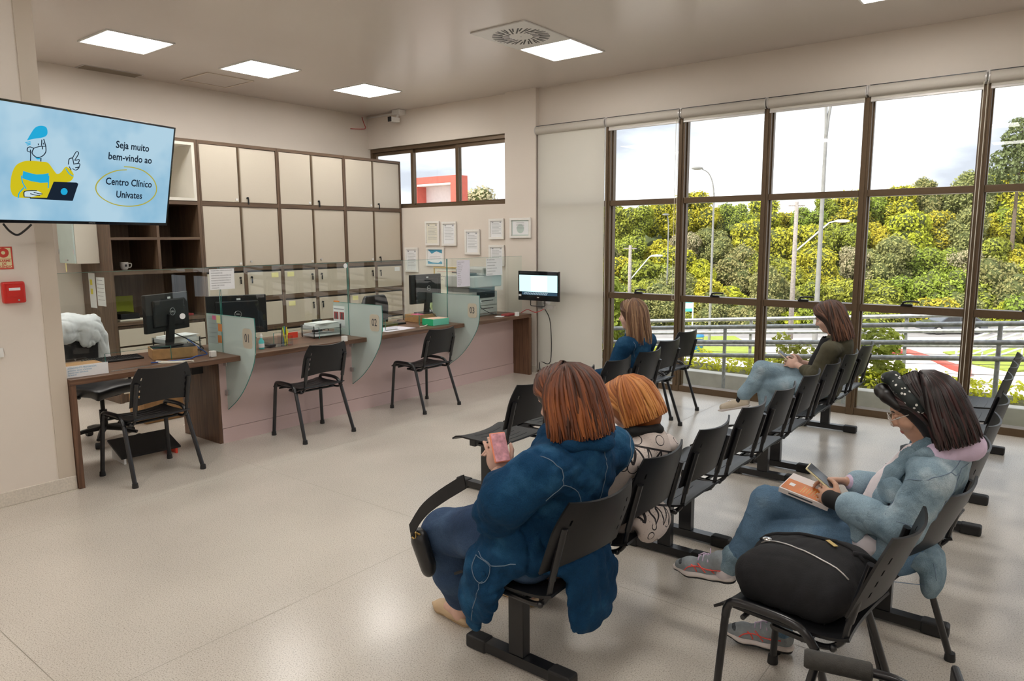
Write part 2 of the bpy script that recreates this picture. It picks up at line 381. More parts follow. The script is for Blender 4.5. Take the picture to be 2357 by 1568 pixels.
# ---- sliding window behind the counter (window_2)
w2 = sempty('window_2', (-7.35, 7.64, 2.207))
def w2p(mb, name, mt, **k): return mb.build(name, mt, w2, world=True, **k)
fr = MB().box(XB, -5.96, 7.60, 7.72, 2.207, 2.247).box(XB, -5.96, 7.60, 7.72, 3.06, 3.116).box(XB, XB+.04, 7.60, 7.72, 2.247, 3.06).box(-5.99, -5.96, 7.60, 7.72, 2.247, 3.06)
w2p(fr, 'window_frame', 'alu_bronze', bevel=.003)
for a, b, y in ((XB+.04, -7.80, 7.63), (-7.86, -6.90, 7.665), (-6.96, -5.99, 7.63)):
    s = MB().box(a, a+.055, y, y+.03, 2.247, 3.06).box(b-.055, b, y, y+.03, 2.247, 3.06).box(a+.055, b-.055, y, y+.03, 2.247, 2.275).box(a+.055, b-.055, y, y+.03, 3.01, 3.06)
    so = w2p(s, 'sash', 'alu_bronze', bevel=.002)
    p = MB().box(a+.055, b-.055, y+.012, y+.018, 2.275, 3.01).build('pane', 'pane_glass', so)
    p.location = -w2.location

# ---- roller blinds
mat('blind_grey', (.56,.52,.46), .7, var=.03, vscale=300)
def blind(i, label, down=None):
    a, b = (xs_all[i]+.006 if i else -5.452), xs_all[i+1]-.006
    t = thing('roller_blind', label, 'blind', ((a+b)/2, 7.49, 3.03), group='roller blinds along the glazed front')
    L = (b-a)/2; z = .055
    MB().tube([(-L+.012,0,z),(L-.012,0,z)], .050, 20).build('roll', 'blind_grey', t, smooth=40)
    for s in (-1, 1):
        MB().tube([(s*(L-.012),0,z),(s*(L-.002),0,z)], .054, 16).box(s*L-.004, s*L+.004, -.02, .025, z-.03, z+.055).build('bracket', 'alu_light', t, smooth=40)
    MB().box(-L, L, -.012, .024, z+.046, z+.056).build('cover_strip', 'dark_wire', t)
    zb = -.02 if down is None else down-3.03
    MB().box(-L+.02, L-.02, .004, .0055, zb, z).build('fabric', 'blind_fabric', t)
    MB().box(-L+.02, L-.02, -.004, .013, zb-.022, zb).build('bottom_bar', 'alu_light', t, bevel=.003)
    return t
blind(0, 'roller blind lowered to the floor beside the pillar', .06)
names = ['second', 'third', 'fourth', 'fifth', 'sixth']
for k in range(1, 6): blind(k, 'rolled-up roller blind, %s from the pillar' % names[k-1])
for k in range(6, 10): blind(k, 'rolled-up roller blind beyond the sixth along the glazing')
def chain(x, zb, label):
    pts = [(x-.014, 7.46, 3.05), (x-.014, 7.47, zb+.05)] + arc((0,0), .014, math.pi, 2*math.pi, 7, lambda c, s_: (x+c, 7.47, zb+.014+s_)) + [(x+.014, 7.47, zb+.05), (x+.014, 7.46, 3.05)]
    MB().tube(pts, .0028, 5).solo('blind_cord', 'cable_white', label, 'blind cord', 'bead cords of the blinds')
chain(-4.44, .40, 'white bead cord hanging at the first mullion beside the lowered blind')
chain(MX[4]-.01, .38, 'white bead cord hanging against the rightmost mullion')
chain(MX[1]-.03, 1.05, 'white bead cord hanging at the second mullion')

# ---- ceiling fittings
def ceil_light(x, y, label, group='square ceiling lights'):
    t = thing('ceiling_light', label, 'ceiling light', (x, y, CEIL-.022), group=group); a = .31
    f = MB()
    for q in ((-a,a,-a,-a+.016),(-a,a,a-.016,a),(-a,-a+.016,-a+.016,a-.016),(a-.016,a,-a+.016,a-.016)): f.box(*q, .008, .021)
    f.build('frame', 'white_plastic', t); MB().box(-a+.016, a-.016, -a+.016, a-.016, .011, .021).build('diffuser', 'panel_light', t)
ceil_light(-7.22, 3.35, 'lit square ceiling light nearest the television')
ceil_light(-7.21, 4.76, 'lit square ceiling light beside the flush access hatch')
ceil_light(-7.19, 6.26, 'lit square ceiling light nearest the security camera')
ceil_light(-4.19, 6.19, 'lit square ceiling light beside the round swirl diffuser')
ceil_light(-1.20, 6.22, 'ceiling light cut by the top edge over the window side')
for x, y in ((-7.2,1.7),(-7.2,.1),(-4.19,3.2),(-4.19,.2),(-1.2,3.2),(-1.2,.2),(1.8,6.2),(1.8,3.2),(1.8,.2),(-4.19,-2.6),(-1.2,-2.6),(1.8,-2.6)):
    ceil_light(x, y, 'ceiling light of the rows behind the viewer')
# swirl diffuser
t = thing('swirl_diffuser', 'square white ceiling plate with black swirl slots', 'air diffuser', (-4.2, 5.53, CEIL-.016))
MB().box(-.31,.31,-.36,.36,.003,.0155).build('plate', 'white_plastic', t, bevel=.003)
for k in range(40):
    a = 2*math.pi*k/40; r1 = .27; r0 = .105 if k % 2 else .17
    Mz = Matrix.Rotation(a+R(16), 3, 'Z'); c = Vector((math.cos(a), math.sin(a), 0))*((r0+r1)/2)
    MB().obox((c.x, c.y, .0035), (r1-r0, .0145, .003), Mz).build('slot', 'cable_black', t)
MB().cyl((0,0,.001),(0,0,.004),.008).build('screw', 'steel', t)
# flush hatch and slot grille
t = thing('ceiling_hatch', 'flush square access hatch in the ceiling', 'hatch', (-8.1, 4.77, CEIL-.008))
f = MB()
for q in ((-.3,.3,-.29,-.27),(-.3,.3,.27,.29),(-.3,-.28,-.27,.27),(.28,.3,-.27,.27)): f.box(*q, 0, .0075)
f.build('frame', 'guard', t); MB().box(-.28,.28,-.27,.27,.004,.0075).build('lid', 'ceiling_paint', t)
t = thing('ceiling_grille', 'long grey slotted grille where ceiling meets back wall', 'air grille', (-8.58, 3.78, CEIL-.012))
MB().box(-.1,.1,-.32,.32,.006,.0115).build('plate', 'alu_light', t)
for k in range(8): MB().box(-.085+k*.024,-.075+k*.024,-.30,.30,.001,.006).build('slat', 'alu_profile', t)
# security camera with conduit
t = thing('security_camera', 'white bullet security camera with black lens face under ceiling', 'camera', (-7.93, 7.47, 3.46))
MB().box(-.075,.075,-.05,.085,.08,.148).build('junction_box', 'white_plastic', t, bevel=.006)
MB().tube([(0,0,.08),(0,-.01,.04),(0,-.03,.02)], .018, 10).build('arm', 'white_plastic', t, smooth=True)
MB().box(-.035,.035,-.16,.01,-.03,.035).build('housing', 'white_plastic', t, bevel=.01)
MB().box(-.036,.036,-.168,-.158,-.034,.036).build('lens_face', 'glossy_black', t, bevel=.004)
MB().tube([(-8.68,7.545,3.58),(-8.02,7.545,3.58)], .012, 8).solo('cable_conduit', 'white_plastic', 'thin white conduit running from the corner to the camera', 'conduit', smooth=True)
MB().tube(spline([(-8.66,7.42,3.58),(-8.67,7.46,3.50),(-8.66,7.48,3.42),(-8.68,7.38,3.40),(-8.69,7.22,3.39)],5), .006, 6).solo('loose_wire', 'cable_red', 'short loose red wire hanging in the ceiling corner', 'wire', smooth=True)

# ================================================================== storage wall
XC = -7.99
def lock(parent, y, z, key=True):
    root = parent.parent or parent
    MB().cyl((XC-.01, y, z), (XC+.012, y, z), .013, n=12).build('lock', 'black_plastic', root, smooth=40, world=True).parent = parent
    if key: MB().box(XC+.010, XC+.014, y-.008, y+.010, z-.075, z-.02).tube([(XC+.008,y,z),(XC+.014,y,z-.02)], .004, 5).build('key', 'black_plastic', root, world=True).parent = parent
def cabinet_unit(y0, y1, label, keys, tags):
    t = thing('storage_cabinet', label, 'cabinet', (-8.34, (y0+y1)/2, 0), group='storage cabinets along the back wall')
    MB().box(XB+.01, XC-.03, y0+.001, y1-.001, 0, 2.885).build('body', 'cabwood_z', t, world=True)
    ym = (y0+y1)/2
    f = MB(); w = .022
    for ya, yb in ((y0+.001, y0+w), (y1-w, y1-.001)): f.box(XC-.029, XC, ya, yb, 0, 2.885)
    f.build('upright', 'cabwood_z', t, world=True)
    f = MB().box(XC-.029, XC, ym-.022, ym+.022, 0, 1.43); f.build('mid_upright', 'cabwood_z', t, world=True)
    for z0, z1 in ((2.848, 2.885), (2.147, 2.195), (1.378, 1.43)):
        MB().box(XC-.029, XC-.0005, y0+w, y1-w, z0, z1).build('rail', 'cabwood_y', t, world=True)
    for z0, z1 in ((.995, 1.05), (.62, .675), (0, .09)):
        for ya, yb in ((y0+w, ym-.022), (ym+.022, y1-w)): MB().box(XC-.029, XC-.0005, ya, yb, z0, z1).build('rail', 'cabwood_y', t, world=True)
    for r, (z0, z1) in enumerate(((2.197, 2.846), (1.432, 2.145))):
        a = MB().box(XC-.028, XC-.006, y0+w+.004, ym-.030, z0+.003, z1-.003).build('door', 'door_laminate', t, world=True, bevel=.002)
        b = MB().box(XC-.028, XC-.012, ym+.006, y1-w-.004, z0+.003, z1-.003).build('door', 'door_laminate', t, world=True, bevel=.002)
        MB().box(XC-.028, XC-.002, ym-.028, ym-.006, z0, z1).build('profile', 'alu_bronze', t, world=True)
        MB().box(XC-.028, XC-.008, ym-.005, ym+.012, z0, z1).build('profile', 'alu_profile', t, world=True)
        k = keys[r]
        if k is not None:
            MB().cyl((XC-.02, ym+.085, z0+.055), (XC+.006, ym+.085, z0+.055), .013, n=12).build('lock', 'black_plastic' if k else 'alu_light', t, smooth=40, world=True).parent = b
            if k: MB().box(XC+.004, XC+.008, ym+.080, ym+.098, z0-.022, z0+.045).build('key', 'black_plastic', t, world=True).parent = b
        MB().box(XC-.005, XC+.001, ym-.075, ym-.045, z0+.02, z0+.045).build('stop', 'white_plastic', t, world=True).parent = a
    for r, (z0, z1) in enumerate(((1.053, 1.352), (.678, .972), (.093, .597))):
        for c, (ya, yb) in enumerate(((y0+w+.005, ym-.026), (ym+.026, y1-w-.005))):
            d = MB().box(XC-.026, XC-.003, ya, yb, z0, z1).build('door', 'door_laminate', t, world=True, bevel=.002)
            MB().box(XC-.029, XC-.018, ya, yb, z1, z1+.022).build('shadow_gap', 'cable_black', t, world=True)
            lk = yb-.05 if c == 0 else ya+.05
            lock(d, lk, z1-.06)
            for (rr, cc, side) in tags:
                if (rr, cc) == (r, c):
                    yt = yb-.09 if side else ya+.09
                    MB().box(XC-.003, XC-.001, yt-.05, yt+.05, z1-.075, z1-.015).build('label_tag', 'sticky_yellow' if side < 2 else 'paper', t, world=True).parent = d
    return t
cabinet_unit(4.40, 5.45, 'tall beige storage cabinet next to the open shelf bay', (True, False), [(0, 1, 1)])
cabinet_unit(5.45, 6.50, 'tall beige storage cabinet between two alike cabinets', (True, False), [(0, 0, 0), (1, 0, 0)])
cabinet_unit(6.50, 7.548, 'tall beige storage cabinet against the window wall', (True, True), [(0, 1, 2), (1, 0, 0)])
# open shelf bay
t = thing('shelf_unit', 'dark wooden open shelf bay with cream-lined top niche', 'shelf unit', (-8.34, 3.88, 0))
def sp(mb, n, m, **k): return mb.build(n, m, t, world=True, **k)
sp(MB().box(XB+.01, XB+.03, 3.38, 4.398, 0, 2.885), 'back_panel', 'cabwood_z')
sp(MB().box(XB+.01, XC, 3.345, 3.385, 0, 2.885), 'side_panel', 'cabwood_z'); sp(MB().box(XB+.03, XC, 4.365, 4.398, 0, 2.885), 'side_panel', 'cabwood_z')
for z0, z1, m in ((2.848, 2.885, 'cabwood_y'), (2.150, 2.195, 'cabwood_y'), (1.755, 1.785, 'cabwood_y'), (1.385, 1.43, 'cabwood_y'), (.84, .875, 'cabwood_y')):
    sp(MB().box(XB+.03, XC-.001, 3.385, 4.365, z0, z1), 'shelf', m)
sp(MB().box(XB+.03, XC-.002, 3.872, 3.902, 1.43, 2.15), 'divider', 'cabwood_z')
n = MB().box(XB+.03, XC+.004, 3.387, 3.42, 2.196, 2.847).box(XB+.03, XC+.004, 4.33, 4.363, 2.196, 2.847).box(XB+.03, XC+.004, 3.42, 4.33, 2.196, 2.228).box(XB+.03, XC+.004, 3.42, 4.33, 2.815, 2.847).box(XB+.03, XB+.05, 3.42, 4.33, 2.228, 2.815)
sp(n, 'niche_lining', 'niche_liner')
for k, (ya, yb) in enumerate(((3.39, 3.87), (3.885, 4.36))):
    for z0, z1 in ((.62, .80), (.10, .60)):
        d = sp(MB().box(XC-.022, XC-.002, ya, yb, z0, z1), 'drawer_front', 'door_laminate', bevel=.002)
        sp(MB().cyl((XC-.01, (yb-.06 if k == 0 else ya+.06), z1-.05), (XC+.008, (yb-.06 if k == 0 else ya+.06), z1-.05), .012, n=12), 'lock', 'steel').parent = d
sp(MB().box(XB+.03, XC-.03, 3.385, 4.365, 0, .83), 'carcass', 'cabwood_z')
# things in the shelf bay
_a, _b = onx(265,725,XB+.033), onx(305,680,XB+.033)
MB().box(XB+.031, XB+.033, _a.y, _b.y, _a.z, _b.z).solo('lime_notice', 'lime_paper', 'lime green notice taped inside the open shelf bay', 'notice')
mug = thing('mug', 'white mug with a dark print on the dark shelf', 'mug', (-8.22, 3.60, 1.431))
MB().lathe([(.026,0),(.040,.02),(.044,.05),(.042,.085),(.038,.085),(.040,.05),(.035,.01)]).build('cup', 'white_plastic', mug, smooth=50)
MB().tube(spline([(0,.04,.07),(0,.075,.065),(0,.07,.03),(0,.04,.025)],5), .006, 6).build('handle', 'white_plastic', mug, smooth=True)
MB().box(.040,.0445,-.012,.012,.035,.06).build('print', 'ink', mug)
for k, (y, h, m, w_) in enumerate(((3.46,.05,'paper_cream',.26),(3.47,.10,'black_plastic',.20))):
    MB().box(-8.45, -8.10, y, y+w_, .876 + (0 if k == 0 else .021), .896 + (0 if k == 0 else .06)).solo('paper_stack' if k == 0 else 'document_tray', m, 'cream stack of paper lying in the open shelf bay' if k == 0 else 'flat black document tray on the paper stack', 'paper' if k == 0 else 'tray', bevel=.003)
MB().box(-8.42,-8.12,3.90,4.30,.876,.90).solo('folder', 'maroon', 'dark red folder lying at the right of the shelf bay', 'folder', bevel=.003)
# key box hung on the side panel
t = thing('key_cabinet', 'small pale green wall cabinet hung on the shelf side', 'cabinet', (-8.40, 3.22, 1.51))
MB().box(-.20,.20,-.10,.124,0,.62).build('body', 'keybox_beige', t, bevel=.004)
d = MB().box(-.195,.195,-.118,-.101,.005,.615).build('door', 'keybox_green', t, bevel=.004)
MB().box(-.03,.03,-.126,-.118,.03,.045).build('handle', 'steel', t)
for s in (-.19, .19):
    for z in (.10, .45): MB().box(s-.012,s+.012,-.122,-.117,z,z+.05).build('hinge', 'steel', t)
MB().box(-.028,.0,-.128,-.126,-.085,.005).build('key_tag', 'sticky_yellow', t)
def sheet_on(name, m, label, cat, x0, x1, y, z0, z1, lines=0, mat2='ink_grey', group=None):
    """sheet of paper on a face that looks to -Y"""
    t = thing(name, label, cat, ((x0+x1)/2, y, z0), group=group); w = (x1-x0)/2; h = z1-z0
    MB().box(-w, w, -.0015, 0, 0, h).build('sheet', m, t)
    if lines:
        g = MB()
        for k in range(lines):
            zz = h*(.90 - .82*k/lines); e = w*(.8 if k % 4 else .5); g.box(-w*.8, e, -.0025, -.0015, zz-.003, zz+.002)
        g.build('print', mat2, t)
    return t
sheet_on('pinned_sheet', 'paper', 'pinned sheet with yellow squares on the shelf side panel', 'paper', -8.52, -8.36, 3.344, 1.02, 1.40)
MB().box(-8.485,-8.43,3.340,3.3424,1.27,1.33).box(-8.485,-8.43,3.340,3.3424,1.17,1.23).solo('sticky_note', 'pen_yellow', 'yellow squares on the pinned sheet', 'note')
sheet_on('pinned_sheet', 'paper', 'pinned sheet with a grey stamp on the shelf side panel', 'paper', -8.33, -8.13, 3.344, 1.05, 1.36, 6)

# ================================================================== counter
ZT = .79; XF = -5.43; XP = -5.69
t = thing('reception_counter', 'pink laminate reception counter with wooden end panels', 'counter', (-5.85, 5.25, 0))
def cp(mb, n, m, **k): return mb.build(n, m, t, world=True, **k)
cp(MB().box(XP-.018, XP, 3.20, 7.30, .13, ZT-.045), 'front_panel', 'pink_laminate')
cp(MB().box(XP-.02, XP+.004, 3.20, 7.30, 0, .127), 'plinth', 'pink_laminate')
cp(MB().box(XP-.60, XP, 3.172, 3.198, 0, ZT-.045), 'side_panel', 'wood_z', bevel=.002)
cp(MB().box(-6.25, -5.425, 7.302, 7.35, 0, ZT-.045), 'end_panel', 'wood_z', bevel=.002)
t = thing('worktop', 'long dark wooden worktop running the length of the counter', 'worktop', (-5.85, 4.64, 0))
top = cp(MB().box(-6.28, XF, 1.952, 7.352, ZT-.042, ZT), 'top', 'wood_y', bevel=.003)
cp(MB().box(-6.20, -5.435, 1.952, 1.99, 0, ZT-.043), 'leg', 'wood_z', bevel=.002)
# glass screens with pass-through notches
GX = -5.69
def gpane(y0, y1, n0, n1, label):
    t = thing('glass_screen', label, 'glass screen', (GX, (y0+y1)/2, ZT+.002), group='glass screens on the worktop'); h = .728
    a, b = y0-(y0+y1)/2, y1-(y0+y1)/2; c, d = n0-(y0+y1)/2, n1-(y0+y1)/2
    poly = [(a,.004),(c,.004),(c,.115),(d,.115),(d,.004),(b,.004),(b,h),(a,h)]
    MB().prism(poly, lambda p, q, s: (s, p, q), -.004, .004).build('pane', 'partition_glass', t)
    e = MB().box(-.0042,.0042,a,b,h,h+.002).box(-.0042,.0042,b-.0008,b+.0008,.004,h).box(-.0042,.0042,a-.0008,a+.0008,.004,h)
    e.box(-.0042,.0042,c-.0015,c,.004,.115).box(-.0042,.0042,d,d+.0015,.004,.115).box(-.0042,.0042,c,d,.1135,.115)
    e.build('polished_edge', 'glass_edge', t)
    return t
gpane(1.965, 3.250, 2.30, 2.80, 'glass screen before the first service desk beside the wall')
gpane(3.262, 4.616, 3.75, 4.25, 'glass screen carrying the white notice, right of the first fin')
gpane(4.628, 6.058, 5.10, 5.60, 'glass screen before the green box and third monitor')
gpane(6.070, 7.500, 6.40, 6.42, 'glass screen before the grey printer')
for (px, py) in ((490, 812), (793, 776), (1190, 718)):
    p = onz(px, py+10, ZT); MB().box(p.x-.02, p.x+.02, p.y-.025, p.y+.025, ZT+.001, ZT+.052).solo('glass_clip', 'white_plastic', 'small white square clip on the worktop at %s' % {490:'the first fin',793:'the middle fin',1190:'its far end'}[px], 'clip', 'white clips on the worktop', bevel=.006)
for (px, py, lab) in ((795, 612, 'round white sticker at the glass joint above divider 02'), (420, 728, 'round white sticker on the first glass screen')):
    p = onx(px, py, GX+.0052); MB().cyl((p.x, p.y, p.z), (p.x+.0008, p.y, p.z), .024, n=24).solo('round_sticker', 'paper', lab, 'sticker', 'round stickers on the glass')
# frosted dividers
def text_mesh(body, size, align='CENTER', sx=1.0, extr=0.0, bold=0.0):
    cu = bpy.data.curves.new('t', 'FONT'); cu.body = body; cu.size = size; cu.align_x = align; cu.align_y = 'CENTER'; cu.extrude = extr; cu.offset = bold; cu.resolution_u = 3
    o = bpy.data.objects.new('t', cu); COL.objects.link(o); dg = bpy.context.evaluated_depsgraph_get(); me = bpy.data.meshes.new_from_object(o.evaluated_get(dg))
    COL.objects.unlink(o); bpy.data.objects.remove(o); bpy.data.curves.remove(cu)
    if sx != 1: me.transform(Matrix.Diagonal((sx, 1, 1, 1)))
    return me
def text_obj(name, body, size, m, parent, Mx, **k):
    me = text_mesh(body, size, **k); me.materials.clear(); me.materials.append(M[m]); me.transform(Mx)
    o = bpy.data.objects.new(name, me); COL.objects.link(o); o.parent = parent; return o
def basis(o, x, y):
    x = Vector(x); y = Vector(y); z = x.cross(y); return Matrix(((x.x,y.x,z.x,o[0]),(x.y,y.y,z.y,o[1]),(x.z,y.z,z.z,o[2]),(0,0,0,1)))
def rrect(w, h, r, n=5, cx=0, cy=0):
    out = []
    for (sx, sy, a) in ((1,1,0),(-1,1,90),(-1,-1,180),(1,-1,270)):
        for k in range(n): an = R(a+90*k/(n-1)); out.append((cx+sx*(w/2-r)+r*math.cos(an), cy+sy*(h/2-r)+r*math.sin(an)))
    return out
def divider(y, num):
    t = thing('service_divider', {'01':'frosted glass fin numbered 01, nearest the wooden desk leg', '02':'frosted glass fin numbered 02, middle one on the counter', '03':'frosted glass fin numbered 03, nearest the grey printer'}[num], 'divider', (-5.55, y, ZT), group='frosted dividers')
    o = -5.55
    edge = [(-5.20,1.118),(-5.197,.96),(-5.225,.78),(-5.30,.64),(-5.41,.50),(-5.53,.39),(-5.672,.295)]
    curve = spline([(a,b,0) for a,b in edge], 5)
    poly = [(-5.93,1.116)] + [(p.x,p.y) for p in reversed([])]
    poly = [(-5.93,ZT+.003),(-5.672,ZT+.003)] + [(-5.672,.295)] + [(p.x,p.y) for p in reversed(curve)][1:] + [(-5.93,1.118)]
    MB().prism([(a-o,b-ZT) for a,b in poly], lambda a,b,s: (a,s,b), -.004, .004).build('fin', 'frosted', t)
    e = MB().tube([(p.x-o,0,p.y-ZT) for p in curve], .0036, 6); e.tube([(-5.93-o,0,1.118-ZT),(-5.20-o,0,1.118-ZT)], .003, 6)
    e.build('polished_edge', 'glass_edge', t)
    for z in (.345+.10, .70): MB().box(-5.688-o,-5.64-o,-.016,.016,z-.022-ZT,z+.022-ZT).build('bracket', 'steel', t, bevel=.004)
    bx, bz = -5.305-o, .945-ZT
    b = MB().prism(rrect(.135,.165,.035,5,bx,bz), lambda a,b,s: (a,s,b), -.0085, -.0045).build('badge', 'badge_beige', t)
    text_obj('digits', num, .100, 'ink', t, basis((bx,-.0092,bz),(1,0,0),(0,0,1)), sx=.78, bold=.0008)
divider(3.256, '01'); divider(4.622, '02'); divider(6.064, '03')

# ================================================================== chairs
def seat_fn(u, v):
    s = 2*v-1; hw = .228 - .016*u
    z = .452 + .016*s*s*(1-.3*u) - .010*math.sin(math.pi*min(1, u*1.1))
    if u < .16: z -= .030*((.16-u)/.16)**2
    if u > .82: z += .016*((u-.82)/.18)**2
    xx = -.245 + .42*u - .018*s*s*(1 if u < .5 else -1)
    return (xx, s*hw, z)
def seat_mesh():
    m = MB(); n = 15
    m.shell2(seat_fn, [i/(n-1) for i in range(n)], [j/12 for j in range(13)], .010)
    for k in range(5):       # moulded arcs in the seat
        u0 = .22 + .13*k
        m.tube([Vector(seat_fn(u0 + .05*math.sin(math.pi*(.2+.6*q/10)), .2+.6*q/10)) + Vector((0,0,.0052)) for q in range(11)], .0022, 4)
    return m.data('seat', 'black_shell', 35)
def back_fn(u, v):
    s = 2*u-1; a = abs(s)
    top = .842 + .012*s*s; bot = .565 + .030*(1-s*s)
    z = bot + (top-bot)*v; y = s*(.226 - .046*max(0, (v-.55)/.45)**1.7)
    x = .150 + (z-.5)*.27 + .042*(1-s*s)
    return (x, y, z)
def back_mesh():
    us = sorted(set([0,.03,.07,.115,.135,.2,.3,.4,.5,.6,.7,.8,.865,.885,.93,.97,1]))
    vs = [0,.08,.20,.28,.36,.44,.52,.60,.68,.76,.85,.93,1]
    iu = (us.index(.115), us.index(.865)); holes = [(i, j) for i in iu for j in (2,4,6,8)]
    m = MB().shell2(back_fn, us, vs, .009, holes)
    for k in range(4):
        v = .2+.17*k; m.tube([Vector(back_fn(.22+.56*q/8, v+.02)) + Vector((-.0055,0,.0015)) for q in range(9)], .0018, 4)
    return m.data('backrest', 'black_shell', 35)
def support_mesh():
    m = MB()
    for s in (-1, 1):
        y = s*.196
        m.tube(spline([(-.06,y,.425),(.06,y,.420),(.125,y,.425),(.168,y,.462),(.182,y,.52),(.205,y,.62),(.238,y,.745)], 4), .0105, 8)
        m.tube([(.186,y,.535),(.206,y,.62),(.238,y,.745)], .0165, 10, flat=.8)
    m.tube([(-.06,-.196,.425),(-.06,.196,.425)], .010, 8); m.tube([(.06,-.196,.420),(.06,.196,.420)], .010, 8)
    for s in (-1, 1): m.ball((.145, s*.212, .435), .013, 8, 6)
    return m.data('support_tube', 'black_metal', 40)
SEAT, BACK, SUPP = seat_mesh(), back_mesh(), support_mesh()
def inst(name, me, parent, loc=(0,0,0), rz=0):
    o = bpy.data.objects.new(name, me); COL.objects.link(o); o.parent = parent; o.location = loc; o.rotation_euler = (0,0,rz); return o
def leg_meshes():
    out = []
    for s in (-1, 1):
        out.append(MB().tube([(-.236,s*.262,.012),(-.212,s*.240,.425)], .0165, 10, flat=.8).data('leg', 'black_metal', 40))
        out.append(MB().tube([(.236,s*.262,.012),(.100,s*.240,.425)], .0165, 10, flat=.8).data('leg', 'black_metal', 40))
    return out
LEGS = leg_meshes()
RAILS = [MB().tube(spline([(-.212,s*.240,.423),(-.205,s*.239,.462),(-.178,s*.238,.488),(-.06,s*.238,.492),(.02,s*.238,.487),(.062,s*.239,.470),(.100,s*.240,.425)],4), .0150, 10).data('side_rail', 'black_metal', 40) for s in (-1,1)]
CAP = MB().lathe([(.021,0),(.022,.004),(.019,.035)], n=12).data('foot_cap', 'rubber', 40)
CROSS = MB().tube([(-.15,-.238,.44),(-.15,.238,.44)], .009, 8).tube([(.055,-.238,.44),(.055,.238,.44)], .009, 8).data('crossbar', 'black_metal', 40)
def leaned(o, deg, rz=0.0, c=(0,0,0)):
    p = Vector((.13, 0, .43)) + Vector(c); o.matrix_basis = Matrix.Translation(p) @ Matrix.Rotation(R(rz), 4, 'Z') @ Matrix.Rotation(R(deg), 4, 'Y') @ Matrix.Translation(Vector(c) - p)
def loose_chair(x, y, rz, label, group='loose black stacking chairs', lean=0):
    t = thing('stacking_chair', label, 'chair', (x, y, 0), rz, group)
    inst('seat', SEAT, t); inst('backrest', BACK, t); inst('support_tube', SUPP, t); inst('crossbar', CROSS, t)
    if lean:
        for c in t.children[1:3] if False else [c for c in t.children if c.name.startswith('backrest')]: leaned(c, lean)
    for i, me in enumerate(LEGS):
        lg = inst('leg', me, t)
        sx, sy = (-.236 if i % 2 == 0 else .236), (-.262 if i < 2 else .262)
        inst('foot_cap', CAP, lg, (sx, sy, 0))
    for me in RAILS: inst('side_rail', me, t)
    return t
G1 = 'loose black chairs at the counter'
loose_chair(-5.395, 2.455, R(3), 'black plastic chair at the first service desk, nearest the wall', G1)
loose_chair(-5.330, 3.880, R(-1), 'black plastic chair at the counter before the middle fin', G1)
loose_chair(-5.265, 5.250, R(1), 'black plastic chair at the counter before the third fin', G1)
loose_chair(-3.03, 5.86, R(-2), 'black loose chair right of the long-haired woman in blue denim', 'loose chairs in the front row')
loose_chair(-3.16, 6.53, R(-4), 'black loose chair nearest the window in the front row', 'loose chairs in the front row')
loose_chair(-.635, 2.545, R(-5), 'black loose chair holding the black backpack', 'loose chairs in the near row', 6)
loose_chair(-.566, 3.10, R(-15), 'black loose chair under the woman in pale denim with a book', 'loose chairs in the near row', 8)
# benches
def foot_meshes():
    bar = MB().box(-.235,.235,-.028,.028,.012,.055).data('foot_bar', 'black_metal')
    cap = MB().box(-.055,.055,-.033,.033,.0,.062).data('end_cap', 'rubber')
    return bar, cap
FBAR, FCAP = foot_meshes()
def bench(xfoot, xseat, seats, feet, label, bent=None):
    yc = sum(seats)/len(seats)
    t = thing('bench_seat_row', label, 'bench', (xfoot, yc, 0), 0, 'three-seat benches of the waiting rows')
    for y in seats:
        o = (xseat-xfoot, y-yc, 0); inst('seat', SEAT, t, o); bk = inst('backrest', BACK, t, o); inst('support_tube', SUPP, t, o)
        if bent is not None and y == seats[0]: leaned(bk, *bent, c=o)
    ya, yb = min(min(seats)-.10, feet[0]-.03)-yc, max(max(seats)+.12, feet[-1]+.03)-yc
    MB().box(-.025,.025,ya,yb,.365,.412).build('beam', 'black_metal', t, bevel=.003)
    for f in feet:
        MB().box(-.038,.038,f-yc-.024,f-yc+.024,.055,.364).build('post', 'black_metal', t, bevel=.003)
        g = MB().prism([(.036,.30),(.036,.363),(.10,.363)], lambda a,b,s: (a,s,b), f-yc-.02, f-yc+.02); g.build('gusset', 'black_metal', t)
        fb = inst('foot_bar', FBAR, t, (0, f-yc, 0))
        for s in (-1, 1):
            c = inst('end_cap', FCAP, fb, (s*.215, 0, 0)); bv = c.modifiers.new('b', 'BEVEL'); bv.width = .012; bv.segments = 3
    return t
bench(-1.67, -1.565, (2.185, 2.740, 3.300), (2.172, 3.515), 'black bench with the two red-haired women', (5, -7))
bench(-1.67, -1.565, (3.850, 4.395, 4.945), (3.790, 5.115), 'empty black bench between the red-haired women and the olive jacket')
bench(-1.68, -1.565, (5.480, 6.020, 6.570), (5.425, 6.815), 'black bench carrying the woman in the olive jacket')
bench(-.565, -.50, (3.62, 4.170, 4.720), (3.480, 4.850), 'empty black bench behind the woman in pale denim')
bench(-.58, -.53, (5.545, 6.080, 6.570), (5.455, 6.830), 'empty black bench closest to the window at the right edge')
bench(-3.09, -2.89, (3.610, 4.150, 4.690, 5.200), (3.665, 5.25), 'black front-row bench with the long-haired woman in blue denim')
